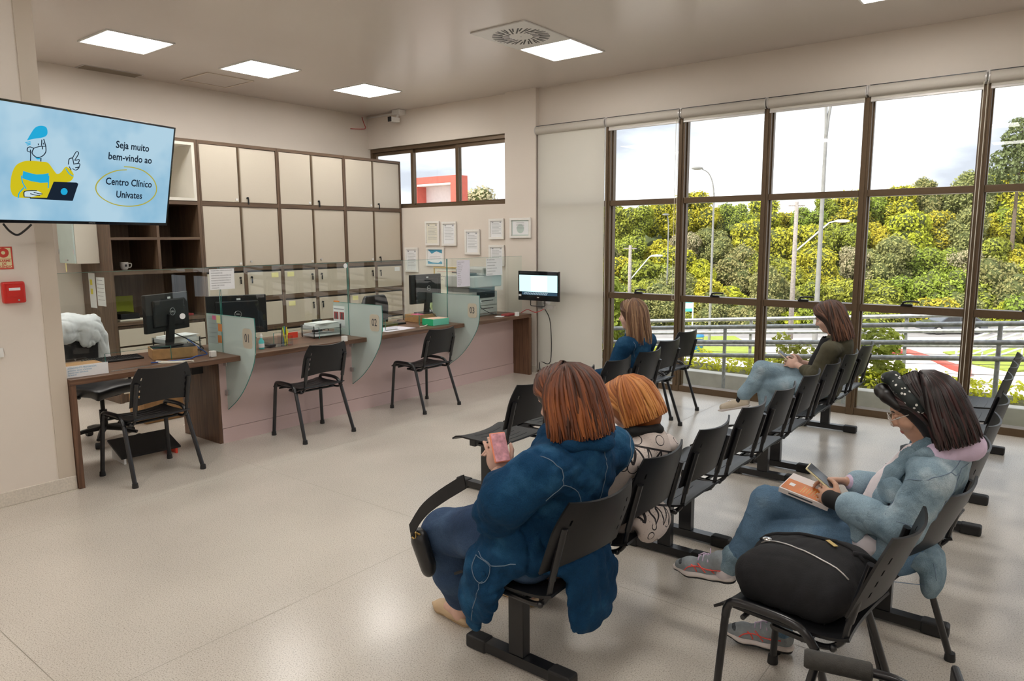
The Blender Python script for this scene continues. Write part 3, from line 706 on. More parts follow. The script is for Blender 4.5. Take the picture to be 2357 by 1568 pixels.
# chair arm reaching into the lower right corner
t = thing('arm_chair', 'black tubular armchair with padded arm cut by the lower edge', 'chair', (-.24, 1.748, 0), R(16))
mat('foam_grip', (.040,.038,.034), .75, var=.2, vscale=60, bump=.2, bscale=300)
for s, nm in ((1, 'arm'), (-1, 'arm')):
    y = s*.24
    MB().tube(spline([(-.185,y,.60),(-.15,y,.604),(-.02,y,.600),(.04,y,.590),(.085,y,.56),(.12,y,.48),(.15,y,.30),(.16,y,.02)],4), .0125, 10).build('arm_tube', 'black_metal', t, smooth=40)
    MB().tube([(-.195,y,.605),(-.187,y,.605),(-.10,y,.603),(-.032,y,.601),(-.026,y,.601)], [.022,.026,.026,.026,.02], 14).build('arm_pad', 'foam_grip', t, smooth=40)
    MB().tube([(-.165,y,.59),(-.195,y,.45),(-.215,y,.02)], .0125, 10).build('leg', 'black_metal', t, smooth=40)
MB().tube([(-.20,-.24,.42),(-.20,.24,.42)], .0125, 8).tube([(.14,-.24,.42),(.14,.24,.42)], .0125, 8).build('crossbar', 'black_metal', t, smooth=40)
MB().box(-.22,.16,-.225,.225,.43,.47).build('seat', 'black_shell', t, bevel=.015)
MB().box(.145,.165,-.22,.22,.55,.68).build('backrest', 'black_shell', t, bevel=.008)

# ================================================================== television on the end wall
TVW, TVH, TVY, TVT = 1.204, .69, -.2565, .2214
def tv():
    hd = Vector((math.sin(TVY), math.cos(TVY), 0)); n = Vector((math.cos(TVY), -math.sin(TVY), 0))
    up = Vector((0,0,1))*math.cos(TVT) + n*math.sin(TVT); nn = hd.cross(up)
    rb = ray(383, 519); rb = Vector((0,0,CAMH)) + rb*(5.153/FPX)
    org = rb - hd*TVW/2 + up*TVH/2
    t = thing('television', 'flat television showing a blue welcome slide on the wall', 'television', org)
    B = lambda u, v, d=0: hd*u + up*v + nn*d
    def slab(u0,u1,v0,v1,d0,d1,name,m,**k):
        mb = MB(); mb.add([B(u,v,d) for d in (d0,d1) for (u,v) in ((u0,v0),(u1,v0),(u1,v1),(u0,v1))], [(3,2,1,0),(4,5,6,7),(0,1,5,4),(1,2,6,5),(2,3,7,6),(3,0,4,7)])
        return mb.build(name, m, t, **k)
    W2, H2 = TVW/2, TVH/2
    slab(-W2, W2, -H2, H2, -.055, 0, 'housing', 'black_plastic', bevel=.006)
    bz = MB()
    for q in ((-W2,W2,H2-.011,H2),(-W2,W2,-H2,-H2+.018),(-W2,-W2+.010,-H2+.018,H2-.011),(W2-.010,W2,-H2+.018,H2-.011)):
        bz.add([B(u,v,d) for d in (0,.006) for (u,v) in ((q[0],q[2]),(q[1],q[2]),(q[1],q[3]),(q[0],q[3]))], [(3,2,1,0),(4,5,6,7),(0,1,5,4),(1,2,6,5),(2,3,7,6),(3,0,4,7)])
    bz.build('bezel', 'glossy_black', t)
    # screen: soft blue sky slide
    m, nt, b = _new('slide_sky'); nt.nodes.remove(b); e = nt.nodes.new('ShaderNodeEmission'); tc = nt.nodes.new('ShaderNodeTexCoord'); nz = nt.nodes.new('ShaderNodeTexNoise')
    nz.inputs['Scale'].default_value = 3; nz.inputs['Detail'].default_value = 3; cr = nt.nodes.new('ShaderNodeValToRGB')
    cr.color_ramp.elements[0].position = .35; cr.color_ramp.elements[0].color = (.30,.56,.76,1); cr.color_ramp.elements[1].position = .62; cr.color_ramp.elements[1].color = (.50,.72,.86,1)
    nt.links.new(tc.outputs['Object'], nz.inputs['Vector']); nt.links.new(nz.outputs['Fac'], cr.inputs['Fac']); nt.links.new(cr.outputs['Color'], e.inputs['Color']); e.inputs['Strength'].default_value = .62
    nt.links.new(e.outputs[0], nt.nodes['Material Output'].inputs['Surface'])
    slab(-W2+.010, W2-.010, -H2+.018, H2-.011, 0, .002, 'screen', 'slide_sky')
    for nm, c in (('s_yellow',(.66,.55,.015)),('s_blue',(.015,.30,.66)),('s_ink',(.012,.02,.035)),('s_white',(.60,.74,.82)),('s_gold',(.45,.42,.07)),('s_cyan',(.02,.42,.72))): glow(nm, c, .66)
    def uv(px, py):     # pixel of the slide -> place on the screen plane
        d = ray(px, py); o = Vector((0,0,CAMH)) - org; k = -(o.dot(nn))/(d.dot(nn)); p = o + d*k; return p.dot(hd), p.dot(up)
    S = 3.136
    def q(x, y): return uv(x/S, 200+y/S)     # coordinates of the 3.136x view of the upper left corner
    def fill(name, pts, m, d=.0026, sm=0):
        P = [q(*p) for p in pts]
        if sm:
            P = [(v.x, v.y) for v in spline([(a,b_,0) for a,b_ in P+[P[0]]], sm)][:-1]
        bm = bmesh.new(); vs = [bm.verts.new(B(a,b_,d)) for a,b_ in P]; f = bm.faces.new(vs); bmesh.ops.triangulate(bm, faces=[f])
        me = bpy.data.meshes.new(name); bm.to_mesh(me); bm.free(); me.materials.append(M[m]); o = bpy.data.objects.new(name, me); COL.objects.link(o); o.parent = t; return o
    def line(name, chains, m, w=.0026, d=.0046):
        mb = MB()
        for c in chains:
            P = spline([(*q(*p),0) for p in c], 5) if len(c) > 2 else [Vector((*q(*p),0)) for p in c]
            mb.tube([B(p.x,p.y,d) for p in P], w, 6, flat=.9)
        return mb.build(name, m, t)
    fill('sweater', [(72,720),(80,640),(110,570),(160,540),(215,532),(300,540),(345,548),(385,600),(410,628),(440,615),(478,575),(530,632),(500,685),(400,690),(370,730),(340,800),(250,800),(140,800),(95,785),(78,755)], 's_yellow', .0026, 3)
    fill('chest_stripe', [(158,650),(165,606),(200,618),(260,632),(310,630),(349,622),(346,690),(290,692),(220,680),(160,660)], 's_cyan', .0029)
    fill('cap', [(192,386),(215,345),(250,295),(290,280),(330,290),(341,325),(332,352),(300,366),(240,375)], 's_cyan', .0029, 3)
    fill('laptop_lid', [(336,802),(385,684),(550,690),(563,700),(522,823)], 's_ink', .0032)
    fill('laptop_base', [(213,798),(340,800),(520,823),(213,806)], 's_ink', .0033)
    fill('laptop_dot', [(435+25+25*math.cos(a*.4), 755+25*math.sin(a*.4)) for a in range(16)], 's_cyan', .0037)
    fill('chin_shadow', [(248,508),(285,512),(292,522),(268,524)], 's_cyan', .0028)
    fill('typing_hand', [(168,790),(170,755),(210,748),(262,748),(302,772),(268,784),(215,796)], 's_white', .0033, 3)
    line('face_lines', [[(216,452),(217,500),(216,534)],[(292,512),(291,538)],[(213,432),(196,440),(194,462),(214,470)],[(213,432),(240,442)],[(240,442),(280,430),(327,428)],[(240,442),(228,478),(262,508),(300,500),(326,470),(327,428)],[(298,380),(296,424)],[(312,376),(327,428)],[(272,408),(274,420)],[(303,430),(303,450)],[(308,404),(313,416)]], 's_ink')
    line('sideburn_lines', [[(180,402),(215,394)],[(186,411),(217,404)],[(193,420),(216,414)]], 's_cyan', .0026)
    line('hand_lines', [[(490,560),(496,520),(520,512)],[(520,512),(545,470),(560,470),(562,485),(535,530)],[(540,530),(568,525),(560,550),(535,555)],[(535,555),(572,555),(565,578),(540,582)],[(540,582),(568,580),(545,600),(520,590)],[(496,575),(510,600)],[(520,512),(530,560)]], 's_ink')
    line('typing_lines', [[(170,790),(172,756),(212,748),(262,748)],[(240,760),(275,770),(302,772)],[(215,770),(250,780),(285,784)],[(172,794),(215,796)]], 's_ink')
    line('cuff_lines', [[(472,590),(495,625),(525,645)],[(128,800),(135,765),(170,725)],[(150,640),(160,690),(185,735)],[(349,640),(344,730)]], 's_cyan', .0030)
    line('circle_stroke', [[(893,576),(960,582),(1040,610),(1105,670),(1127,740),(1100,800),(1030,845),(930,861),(820,846),(730,800),(690,745),(700,690),(760,635),(840,604),(910,598)]], 's_gold', .0040)
    ang = 0
    for body, x, y, sz in (('Seja muito', 957, 432, .064), ('bem-vindo ao', 941, 517, .064), ('Centro Clínico', 932, 694, .064), ('Univates', 931, 782, .064)):
        a, b_ = q(x, y); o = text_obj('slide_text', body, sz, 's_ink', t, Matrix.Identity(4), bold=.0012, sx=.93 if 'm' in body else .90)
        o.data.transform(Matrix(((hd.x,up.x,nn.x,0),(hd.y,up.y,nn.y,0),(hd.z,up.z,nn.z,0),(0,0,0,1))) ); o.location = B(a,b_,.0036)
    text_obj('maker_name', 'SAMSUNG', .010, 'alu_light', t, basis(B(.02,-H2+.009,.0066), hd, up))
    # swivel arm and sagging cables
    inv = Vector(org)
    w = lambda p: Vector(p) - inv
    MB().box(-.02,.0,-.10,.10,-.14,.14).build('wall_plate', 'black_metal', t).location = w((XTV+.021, 1.72, 2.16))
    back = B(0,0,-.055)
    MB().tube([w((XTV+.02,1.72,2.16)), w((XTV+.17,1.50,2.16)), w((XTV+.16,1.86,2.16)), back], .022, 8).build('swivel_arm', 'black_metal', t)
    return t
TV = tv()
MB().tube(spline([onx(8,516,XTV+.10), onx(22,532,XTV+.06), onx(40,541,XTV+.05), onx(58,530,XTV+.06), onx(72,517,XTV+.10)], 5), .007, 6).solo('tv_cable', 'cable_black', 'black cables sagging below the television', 'cable', smooth=True)

# ---- fire alarm sign and call point on the wall
p = onx(8, 594, XTV)
t = thing('fire_alarm_sign', 'red and cream fire alarm sign on the wall', 'sign', (XTV, p.y, onx(8,620,XTV).z))
h = onx(8,568,XTV).z - onx(8,620,XTV).z; wv = h*.70
MB().box(0,.003,-wv/2,wv/2,0,h).build('plate', 'ink_red', t)
MB().box(.003,.0034,-wv/2+.008,wv/2-.008,h*.46,h-.008).box(.003,.0034,-wv/2+.008,wv/2-.008,.008,h*.44).build('field', 'sign_yellow', t)
MB().cyl((.0034,0,h*.73),(.0038,0,h*.73),wv*.31,n=24).build('alarm_disc', 'ink_red', t); MB().cyl((.0038,0,h*.73),(.0042,0,h*.73),wv*.11,n=18).build('alarm_dot', 'sign_yellow', t)
for k, wd in enumerate(('ALARME', 'DE', 'INCÊNDIO')): text_obj('lettering', wd, wv*.19, 'ink_red', t, basis((.0037,0,h*(.37-.13*k)), (0,1,0), (0,0,1)), bold=.0006)
a = onx(4,699,XTV); b_ = onx(51,647,XTV)
t = thing('fire_call_point', 'red fire alarm call point box on the wall', 'fire alarm', (XTV, (a.y+b_.y)/2, a.z))
hw = (b_.y-a.y)/2; h = b_.z-a.z
MB().box(0,.05,-hw,hw,0,h).build('box', 'fire_red', t, bevel=.012, seg=3)
MB().box(.05,.053,-hw*.72,hw*.72,h*.30,h*.86).build('cover', 'fire_red', t, bevel=.002)
MB().box(.053,.0536,-hw*.5,hw*.5,h*.60,h*.72).build('print', 'paper', t); MB().cyl((.05,hw*.3,h*.14),(.054,hw*.3,h*.14),.006,n=10).build('led', 'steel', t)
MB().box(XTV,XTV+.012,onx(-3,760,XTV).y-.04,onx(-3,760,XTV).y+.01,1.0,1.06).solo('wall_switch','white_plastic','white switch plate cut by the left edge','switch')

# ---- framed documents on the wall behind the counter
def frame(px0, py0, px1, py1, label, pap='paper', Y=7.545, land=False, style=0):
    a = ony(px0, py1, Y); b = ony(px1, py0, Y); w = (b.x-a.x)/2; h = b.z-a.z
    t = thing('framed_document', label, 'picture frame', ((a.x+b.x)/2, Y+.008, a.z), group='framed documents on the wall')
    f = MB(); c = .030
    for q in ((-w,w,0,c),(-w,w,h-c,h),(-w,-w+c,c,h-c),(w-c,w,c,h-c)): f.box(q[0],q[1],-.022,0,q[2],q[3])
    f.build('frame', 'white_frame', t, bevel=.002); MB().box(-w+c,w-c,-.008,-.002,c,h-c).build('sheet', pap, t)
    g = MB(); W = w-c; Hh = h-2*c
    if style == 0:
        for k in range(9): zz = c+Hh*(.82-.075*k); g.box(-W*.8, W*(.75 if k % 3 else .4), -.0088,-.008, zz-.0028, zz+.0012)
        g.box(-W*.8,-W*.55,-.0088,-.008,c+Hh*.88,c+Hh*.94).box(W*.55,W*.8,-.0088,-.008,c+Hh*.88,c+Hh*.94)
        g.build('print', 'ink_grey', t)
    elif style == 1:
        g.prism([(-W,c+Hh),(W,c+Hh),(W,c+Hh*.72),(W*.2,c+Hh*.88),(-W*.1,c+Hh*.82),(-W*.45,c+Hh*.70)], lambda x,z,s: (x,s,z), -.0088, -.008)
        g.prism([(-W,c),(W,c),(W,c+Hh*.12),(W*.75,c+Hh*.20),(W*.4,c+Hh*.08),(-W*.3,c+Hh*.10),(-W,c+Hh*.2)], lambda x,z,s: (x,s,z), -.0088, -.008)
        g.build('print', 'teal_print', t); MB().box(-W*.7,W*.7,-.0088,-.008,c+Hh*.5,c+Hh*.52).box(-W*.8,W*.8,-.0088,-.008,c+Hh*.40,c+Hh*.42).build('text_lines', 'ink_grey', t)
    else:
        for q in ((-W,W,c,c+.012),(-W,W,h-c-.012,h-c),(-W,-W+.012,c,h-c),(W-.012,W,c,h-c)): g.box(q[0],q[1],-.0088,-.008,q[2],q[3])
        g.cyl((0,-.0088,c+Hh*.45),(0,-.008,c+Hh*.45),min(W,Hh)*.42,n=20); g.build('border', 'keybox_green', t)
        l = MB()
        for k in range(5): zz = c+Hh*(.85-.1*k); l.box(-W*.45,W*.45,-.0096,-.009,zz-.003,zz+.001)
        l.build('print', 'ink_grey', t)
    return t
frame(980,509,1011,565,'framed document on yellow paper, upper left of the group', 'lime_paper' if False else 'paper_cream')
frame(1018,510,1050,566,'framed white document with two dark crests')
frame(1071,528,1104,586,'framed document hanging lowest in the middle of the wall')
frame(1126,503,1160,551,'framed document beside the pillar, upper one')
frame(1174,501,1222,548,'framed landscape certificate with pale green border on the pillar','paper',7.474,style=2)
frame(934,570,962,626,'framed document nearest the storage cabinets')
frame(982,570,1022,612,'framed landscape certificate with teal waves','paper',style=1)
frame(1126,564,1161,612,'framed document partly behind the notice above the printer')
# whiteboard
a = ony(1001,742-60,7.545); b = ony(1085,616,7.545)
t = thing('notice_board', 'cork-framed board with handwritten notes behind the glass', 'notice board', ((a.x+b.x)/2, 7.553, a.z)); w = (b.x-a.x)/2; h = b.z-a.z
MB().box(-w,w,-.016,0,0,h).build('board', 'paper_cream', t); f = MB()
mat('pine', (.58,.40,.14), .6)
for q in ((-w,w,0,.02),(-w,w,h-.02,h),(-w,-w+.02,.02,h-.02),(w-.02,w,.02,h-.02)): f.box(q[0],q[1],-.024,-.016,q[2],q[3])
f.build('frame', 'pine', t)
g = MB()
for k, (x0, x1, zz) in enumerate(((-.8,-.35,.68),(-.8,-.5,.56),(-.1,.35,.68),(-.1,.4,.60),(-.1,.3,.52),(.0,.5,.44),(-.1,.35,.30),(-.1,.4,.20))):
    n = 8; g.tube([(w*(x0+(x1-x0)*i/n), -.0172, h*zz + (.006 if i % 2 else -.004)) for i in range(n+1)], .0022, 4)
g.build('handwriting', 'ink', t)
g = MB().tube([(w*(-.8+1.5*i/20), -.0172, h*.85+(.004 if i % 2 else -.004)) for i in range(21)], .0018, 4); g.build('heading', 'ink_red', t)
# poster below it
mat('poster_green', (.42,.52,.25), .7, var=.5, vscale=18)
t = thing('poster', 'small poster with a green meadow picture above pink text area', 'poster', (-7.20, 7.553, .545)); MB().box(-.28,.28,-.004,0,0,.38).build('sheet', 'paper_lilac', t); MB().box(-.28,.28,-.005,-.004,.17,.38).build('picture', 'poster_green', t)

# ================================================================== things on the worktop
def monitor(x, y, z, rz, label, sw=.51, sh=.30, lift=.10, tilt=0, back=True):
    """local: screen faces -x, back faces +x"""
    t = thing('computer_monitor', label, 'monitor', (x, y, z), rz, 'computer monitors on the worktop')
    MB().box(-.085,.085,-.10,.10,0,.012).build('base', 'black_plastic', t, bevel=.004)
    MB().prism([(.01,.010),(.045,.010),(.075,lift+.14),(.045,lift+.14)], lambda a,b,s: (a,s,b), -.035, .035).build('stand', 'black_plastic', t, bevel=.003)
    MB().box(.0,.035,-sw/2,sw/2,lift,lift+sh).build('housing', 'black_plastic', t, bevel=.006)
    MB().box(.030,.052,-sw*.36,sw*.36,lift+.04,lift+sh-.05).build('rear_bulge', 'black_plastic', t, bevel=.012)
    MB().box(-.002,.0,-sw/2+.012,sw/2-.012,lift+.018,lift+sh-.012).build('display', 'glossy_black', t)
    rg = MB(); z0 = lift+sh*.52
    rg.tube([(.0765 if False else .0775, .030*math.cos(i*math.pi/10), z0+.030*math.sin(i*math.pi/10)) for i in range(21)], .0022, 5)
    rg.build('logo_ring', 'steel', t); text_obj('logo', 'DELL', .019, 'alu_light', t, basis((.0785,0,z0),(0,1,0),(0,0,1)), bold=.0005)
    MB().box(.0365,.0372,.0,.035,lift+sh-.045,lift+sh-.028).build('sticker', 'paper', t)
    return t
def box_open(x, y, z, w, d, h, rz, name, m, label, cat, fill=None):
    t = thing(name, label, cat, (x,y,z), rz); e = .006
    MB().box(-w/2,w/2,-d/2,d/2,0,e).box(-w/2,w/2,-d/2,-d/2+e,e,h).box(-w/2,w/2,d/2-e,d/2,e,h).box(-w/2,-w/2+e,-d/2+e,d/2-e,e,h).box(w/2-e,w/2,-d/2+e,d/2-e,e,h).build('carton', m, t)
    if fill: MB().box(-w/2+e,w/2-e,-d/2+e,d/2-e,h*.80,h*.86).build('contents', fill, t)
    return t
p = onz(395, 812, ZT); kx, ky = -5.86, 2.90
b1 = thing('cardboard_riser', 'brown cardboard box under the first monitor', 'box', (kx, ky, ZT+.001), R(-18))
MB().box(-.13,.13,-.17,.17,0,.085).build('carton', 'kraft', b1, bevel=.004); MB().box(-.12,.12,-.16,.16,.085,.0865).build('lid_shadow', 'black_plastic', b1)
monitor(kx-.03, ky-.03, ZT+.088, R(24), 'back of the first monitor, raised on the cardboard box', .50, .31, .13)
monitor(-6.13, 3.66, ZT+.001, R(-22), 'back of the monitor behind the fin numbered 01', .53, .36, .09)
m3 = monitor(-6.02, 6.02, ZT+.088, R(0), 'back of the third monitor with a reflective rear', .50, .34, .12)
t = thing('cardboard_riser', 'brown carton under the third monitor', 'box', (-6.01, 5.99, ZT+.001), R(-5)); MB().box(-.12,.12,-.19,.15,0,.085).build('carton', 'kraft', t, bevel=.004)
# papers lying on the cartons
MB().box(-.06,.06,-.05,.05,0,.004).build('sheet', 'sticky_pink', t).location = (.03,-.12,.086)
t = thing('gift_box', 'green box with a peach lid panel on the worktop', 'box', (-5.63, 5.80, ZT+.001), R(-4))
MB().box(-.09,.09,-.12,.12,0,.072).build('carton', 'mint_card', t, bevel=.002); MB().box(-.091,.091,-.1215,-.1205,0,.073).build('end_face', 'green_card', t); MB().box(-.085,.085,-.115,.115,.072,.0735).build('lid_panel', 'peach', t)
MB().box(-.03,.03,-.02,.02,0,.05).solo('eraser_block', 'peach', 'small pink block behind the green box', 'block').location = (-5.70, 6.02, ZT+.001)
MB().prism([(0,0),(.10,0),(.12,.16),(.06,.13)], lambda a,b,s: (s,a,b), -.004, .004).solo('red_envelope', 'red_card', 'red card standing behind the third monitor', 'card').location = (-5.95, 6.30, ZT+.002)
t = thing('pen_pot', 'dark metal pen pot beside the fin numbered 03', 'pen pot', (-5.86, 6.42, ZT+.001)); MB().lathe([(.038,0),(.04,.004),(.042,.10),(.039,.10),(.036,.01)]).build('pot', 'dark_wire', t, smooth=50)
def pump_bottle(x, y, label, liquid='clear_plastic', s=1.0):
    t = thing('pump_bottle', label, 'bottle', (x,y,ZT+.001), 0, 'hand sanitiser bottles')
    MB().lathe([(.030*s,0),(.034*s,.006),(.034*s,.10*s),(.014*s,.125*s),(.014*s,.135*s)]).build('body', liquid, t, smooth=50)
    MB().lathe([(.015*s,.135*s),(.015*s,.155*s),(.006*s,.157*s),(.006*s,.175*s)]).box(-.008,.04*s,-.008,.008,.172*s,.184*s).build('pump', 'white_plastic', t, smooth=50)
pump_bottle(-5.62, 6.20, 'clear pump bottle beside the fin numbered 03', s=1.15)
# second desk: sanitiser, tray, pens, notes
def ontop(px, py): return onz(px, py, ZT)
p = ontop(603, 806); t = thing('spray_bottle', 'small spray bottle with teal liquid beside fin numbered 01', 'bottle', (p.x-.05,p.y+.03,ZT+.001))
MB().lathe([(.022,0),(.024,.004),(.024,.07),(.010,.09),(.010,.10)]).build('body', 'gel_teal', t, smooth=50); MB().lathe([(.011,.10),(.012,.125),(.006,.128),(.006,.14)]).build('cap', 'white_plastic', t, smooth=50); MB().lathe([(.0245,.015),(.0245,.05)], n=18).build('label', 'paper', t, smooth=50)
p = ontop(590, 808); MB().lathe([(.016,0),(.016,.07),(.013,.075),(.013,.10)]).solo('glass_vial', 'clear_plastic', 'clear little flask beside the teal spray bottle', 'flask', smooth=50).location = (p.x-.04,p.y,ZT+.001)
p = ontop(575, 820); MB().box(-.003,.003,-.035,.035,0,.085).solo('card_stand', 'paper', 'white card standing right of the fin numbered 01', 'card').location = (p.x,p.y+.02,ZT+.001)
p = ontop(640, 800); t = thing('desk_organizer', 'clear desk organizer with pens on the worktop', 'organizer', (p.x-.07, p.y+.03, ZT+.001), R(0))
MB().box(-.07,.07,-.11,.13,0,.004).box(-.07,.07,-.11,-.106,0,.05).box(-.07,.07,.126,.13,0,.09).box(.066,.07,-.11,.13,0,.04).box(-.07,-.066,-.11,.13,0,.07).box(-.07,.07,.06,.063,0,.09).build('tray', 'clear_plastic', t)
for k, (y, m_, h_, lx) in enumerate(((.085,'pen_yellow',.165,.02),(.10,'pen_green',.175,-.01),(.115,'pen_yellow',.165,.0),(.075,'ink',.16,-.03),(.09,'ink_blue',.17,-.03),(.07,'pen_yellow',.14,.03))):
    MB().tube([(lx, y, .006), (lx+.01, y+(k-2.5)*.012, h_-.02), (lx+.012, y+(k-2.5)*.013, h_)], [.005,.005,.003], 8).solo('pen', m_, 'pen %s in the clear desk organizer' % ['yellow leaning left','green in the middle','yellow rightmost','black at the back','blue at the back','short yellow one in front'][k], 'pen', 'pens in the desk organizer', smooth=40).location = t.location + Vector((lx+.005, y+(k-2.5)*.006, .007))
MB().box(-.03,.03,-.04,.04,0,.02).solo('stapler', 'black_plastic', 'black stapler in the clear organizer', 'stapler', bevel=.006).location = t.location + Vector((0,-.06,.006))
p = ontop(640,775); MB().box(-.004,.004,-.055,.055,0,.055).solo('orange_card', 'red_card', 'orange-red card propped before the second monitor', 'card').location = (-5.93, 4.12, ZT+.012)
# document trays
def letter_tray(x, y, rz, label):
    t = thing('letter_tray', label, 'tray', (x,y,ZT+.001), rz, 'clear letter trays with papers')
    for k in range(2):
        z = .01+.07*k
        MB().box(-.12,.12,-.16,.16,z,z+.004).box(-.12,.12,-.16,-.157,z,z+.045).box(-.12,.12,.157,.16,z,z+.045).box(-.12,-.117,-.16,.16,z,z+.045).build('tray', 'clear_plastic', t)
        MB().box(-.10,.105,-.145,.145,z+.006,z+.02+.018*k).build('paper_stack', 'paper', t)
    for (a, b) in ((-.11,-.15),(-.11,.15),(.11,-.15),(.11,.15)): MB().cyl((a,b,0),(a,b,.12),.005,n=8).build('riser', 'black_plastic', t)
    MB().box(-.10,.10,-.13,.13,.118,.135).obox((.02,.02,.14),(.19,.25,.006),Matrix.Rotation(R(9),3,'Z')).build('loose_sheets', 'paper', t)
letter_tray(-6.12, 3.07, R(0), 'clear letter tray with papers behind the first fin')
letter_tray(-5.88, 4.42, R(-5), 'clear letter tray with papers behind the fin numbered 02')
p = ontop(720,770); MB().box(-.02,.02,-.05,.05,0,.14).solo('box_file', 'black_plastic', 'small black box file behind the second letter tray', 'file box').location = (-6.12, 4.55, ZT+.001)
# flyers behind the fins (stuck on them)
def flyer(y, x0, x1, z0, z1, m_, label, name='flyer', **k): return sheet_on(name, m_, label, 'paper', x0, x1, y-.0052, z0, z1, **k)
flyer(3.256,-5.915,-5.76,.86,1.10,'clear_sleeve','pale sheet taped on the fin numbered 01', lines=5)
MB().box(-.03,.03,-.0012,0,0,.035).solo('sticky_note','sticky_pink','pink sticky note on the fin numbered 01','note').location=(-5.80,3.2485,1.07)
for k,(x,z,m_,n_) in enumerate(((-5.735,1.045,'sticky_yellow','yellow sticky note on the fin numbered 01'),(-5.715,.975,'sticky_orange','upper orange sticky note on the fin numbered 01'),(-5.725,.875,'sticky_orange','lower orange sticky note on the fin numbered 01'))):
    MB().box(-.03,.03,-.0012,0,0,.065).solo('sticky_note',m_,n_,'note','sticky notes on the first fin').location=(x,3.2495-.001*k,z)
flyer(4.622,-5.99,-5.72,.84,1.10,'clear_sleeve','pale plastic sleeve on the fin numbered 02', name='sleeve') if False else None
t = thing('leaflet', 'leaflet with two small pictures on the fin numbered 02', 'leaflet', (-5.84, 4.6168, .86)); MB().box(-.09,.09,-.0015,0,0,.22).build('sheet', 'paper', t)
for k, x in enumerate((-.045,.045)): MB().box(x-.036,x+.036,-.0024,-.0015,.085,.16).build('picture', 'maroon', t); MB().box(x-.01,x+.012,-.003,-.0024,.09,.15).build('figure','ink',t)
MB().box(-.08,.08,-.0024,-.0015,.185,.195).build('heading', 'ink_grey', t)
MB().box(-.04,.04,-.006,.006,0,.012).solo('orange_clip','sticky_orange','orange clip on the top of the fin numbered 02','clip').location=(-5.88,4.622,1.1195)
# notices taped on the glass
def notice(px0,py0,px1,py1,label,m_,lines,body=None):
    X = GX+.0055; a = onx(px0,py1,X); b = onx(px1,py0,X); t = thing('notice', label, 'notice', (X,(a.y+b.y)/2,a.z), group='notices taped on the glass'); w=(b.y-a.y)/2; h=b.z-a.z
    MB().box(0,.0008,-w,w,0,h).build('sheet', m_, t)
    for k, l in enumerate(lines):
        text_obj('lettering', l, h*.092 if len(lines) < 10 else h*.05, 'ink', t, basis((.0013,-w*.88,h*(.90-.86*k/max(1,len(lines)-1)*.93)),(0,1,0),(0,0,1)), align='LEFT', sx=min(1.0, 1.76*w/max(.001, len(l)*.052*h/.092*.092/.092*1.0))) if False else None
    for k, l in enumerate(lines):
        me = text_mesh(l, h*.075 if len(lines) < 12 else h*.045, align='LEFT'); xs = [v.co.x for v in me.vertices]; wid = max(xs)-min(xs) if xs else 1
        sxx = min(1.0, 1.76*w/wid); me.transform(Matrix.Diagonal((sxx,1,1,1))); me.materials.clear(); me.materials.append(M['ink'])
        me.transform(basis((.0013,-w*.88,h*(.92-.84*k/max(1,len(lines)-1))),(0,1,0),(0,0,1))); o = bpy.data.objects.new('lettering', me); COL.objects.link(o); o.parent = t
    return t
notice(484,618,538,668,'white notice taped on the glass above the fin numbered 01','paper',['FAVOR PARA TODOS OS EXAMES','DOCUMENTO DE','IDENTIDADE, REQUISIÇÕES, DE','MÉDICO E AUTORIZAÇÃO DO','PLANO DO PACIENTE PARA A','REALIZAR O PAGAMENTO DO','EXAME E RETORNO','CONSULTA'])
notice(1052,598,1081,661,'tall lilac notice on the glass left of the printer','paper_lilac',['CENTRO CLÍNICO','HORÁRIO','Segunda a sexta','manhã e tarde','Atendimento','Consultas','Exames','Retornos','Particular','Convênios','Informações','na recepção','Obrigado'])
notice(1119,594,1156,635,'white notice on the glass before the printer','paper',['SR. USUÁRIO PARA A','REALIZAÇÃO DO EXAME','APRESENTAR PEDIDO','DOCUMENTO COM FOTO','E CARTÃO DO PLANO','NA RECEPÇÃO'])
# first desk clutter
def put(px, py, up=0): q_ = onz(px, py, ZT+up); return q_
p = put(262, 830); t = thing('keyboard', 'black keyboard on the first desk', 'keyboard', (-6.04, 2.50, ZT+.001), R(-6))
MB().prism([(-.075,.006),(.075,.0),(.075,.014),(-.075,.026)], lambda a,b,s: (a,s,b), -.21, .21).build('body', 'black_plastic', t, bevel=.003)
km = MB().cbox((0,0,0),(.014,.014,.006)).data('key', 'black_shell')
for r in range(5):
    for c in range(20): inst('key', km, t, (-.056+r*.027, -.19+c*.02, .0245-.0026*r*1.0+.001))
t = thing('computer_mouse', 'black mouse beside the keyboard on the first desk', 'mouse', (-5.93, 2.30, ZT+.001)); MB().ball((0,0,.018),(.055,.032,.018),14,8).build('shell', 'black_plastic', t, smooth=True); MB().box(-.055,-.01,-.0012,.0012,.022,.0285).build('wheel', 'rubber', t)
t = thing('sign_block', 'white printed card box on the near end of the desk', 'box', (-5.62, 2.10, ZT+.001), R(-3)); MB().box(-.11,.11,-.13,.13,0,.075).build('carton', 'kraft', t); MB().box(.110,.112,-.135,.145,-.0,.083).build('front_card', 'paper', t)
for k in range(4): text_obj('lettering', ['ATENDIMENTO PREFERENCIAL','gestantes, idosos e lactantes','pessoas com deficiência','lei federal'][k], .017, 'ink_blue', t, basis((.1125,-.12,.066-.016*k),(0,1,0),(0,0,1)), align='LEFT', sx=.8)
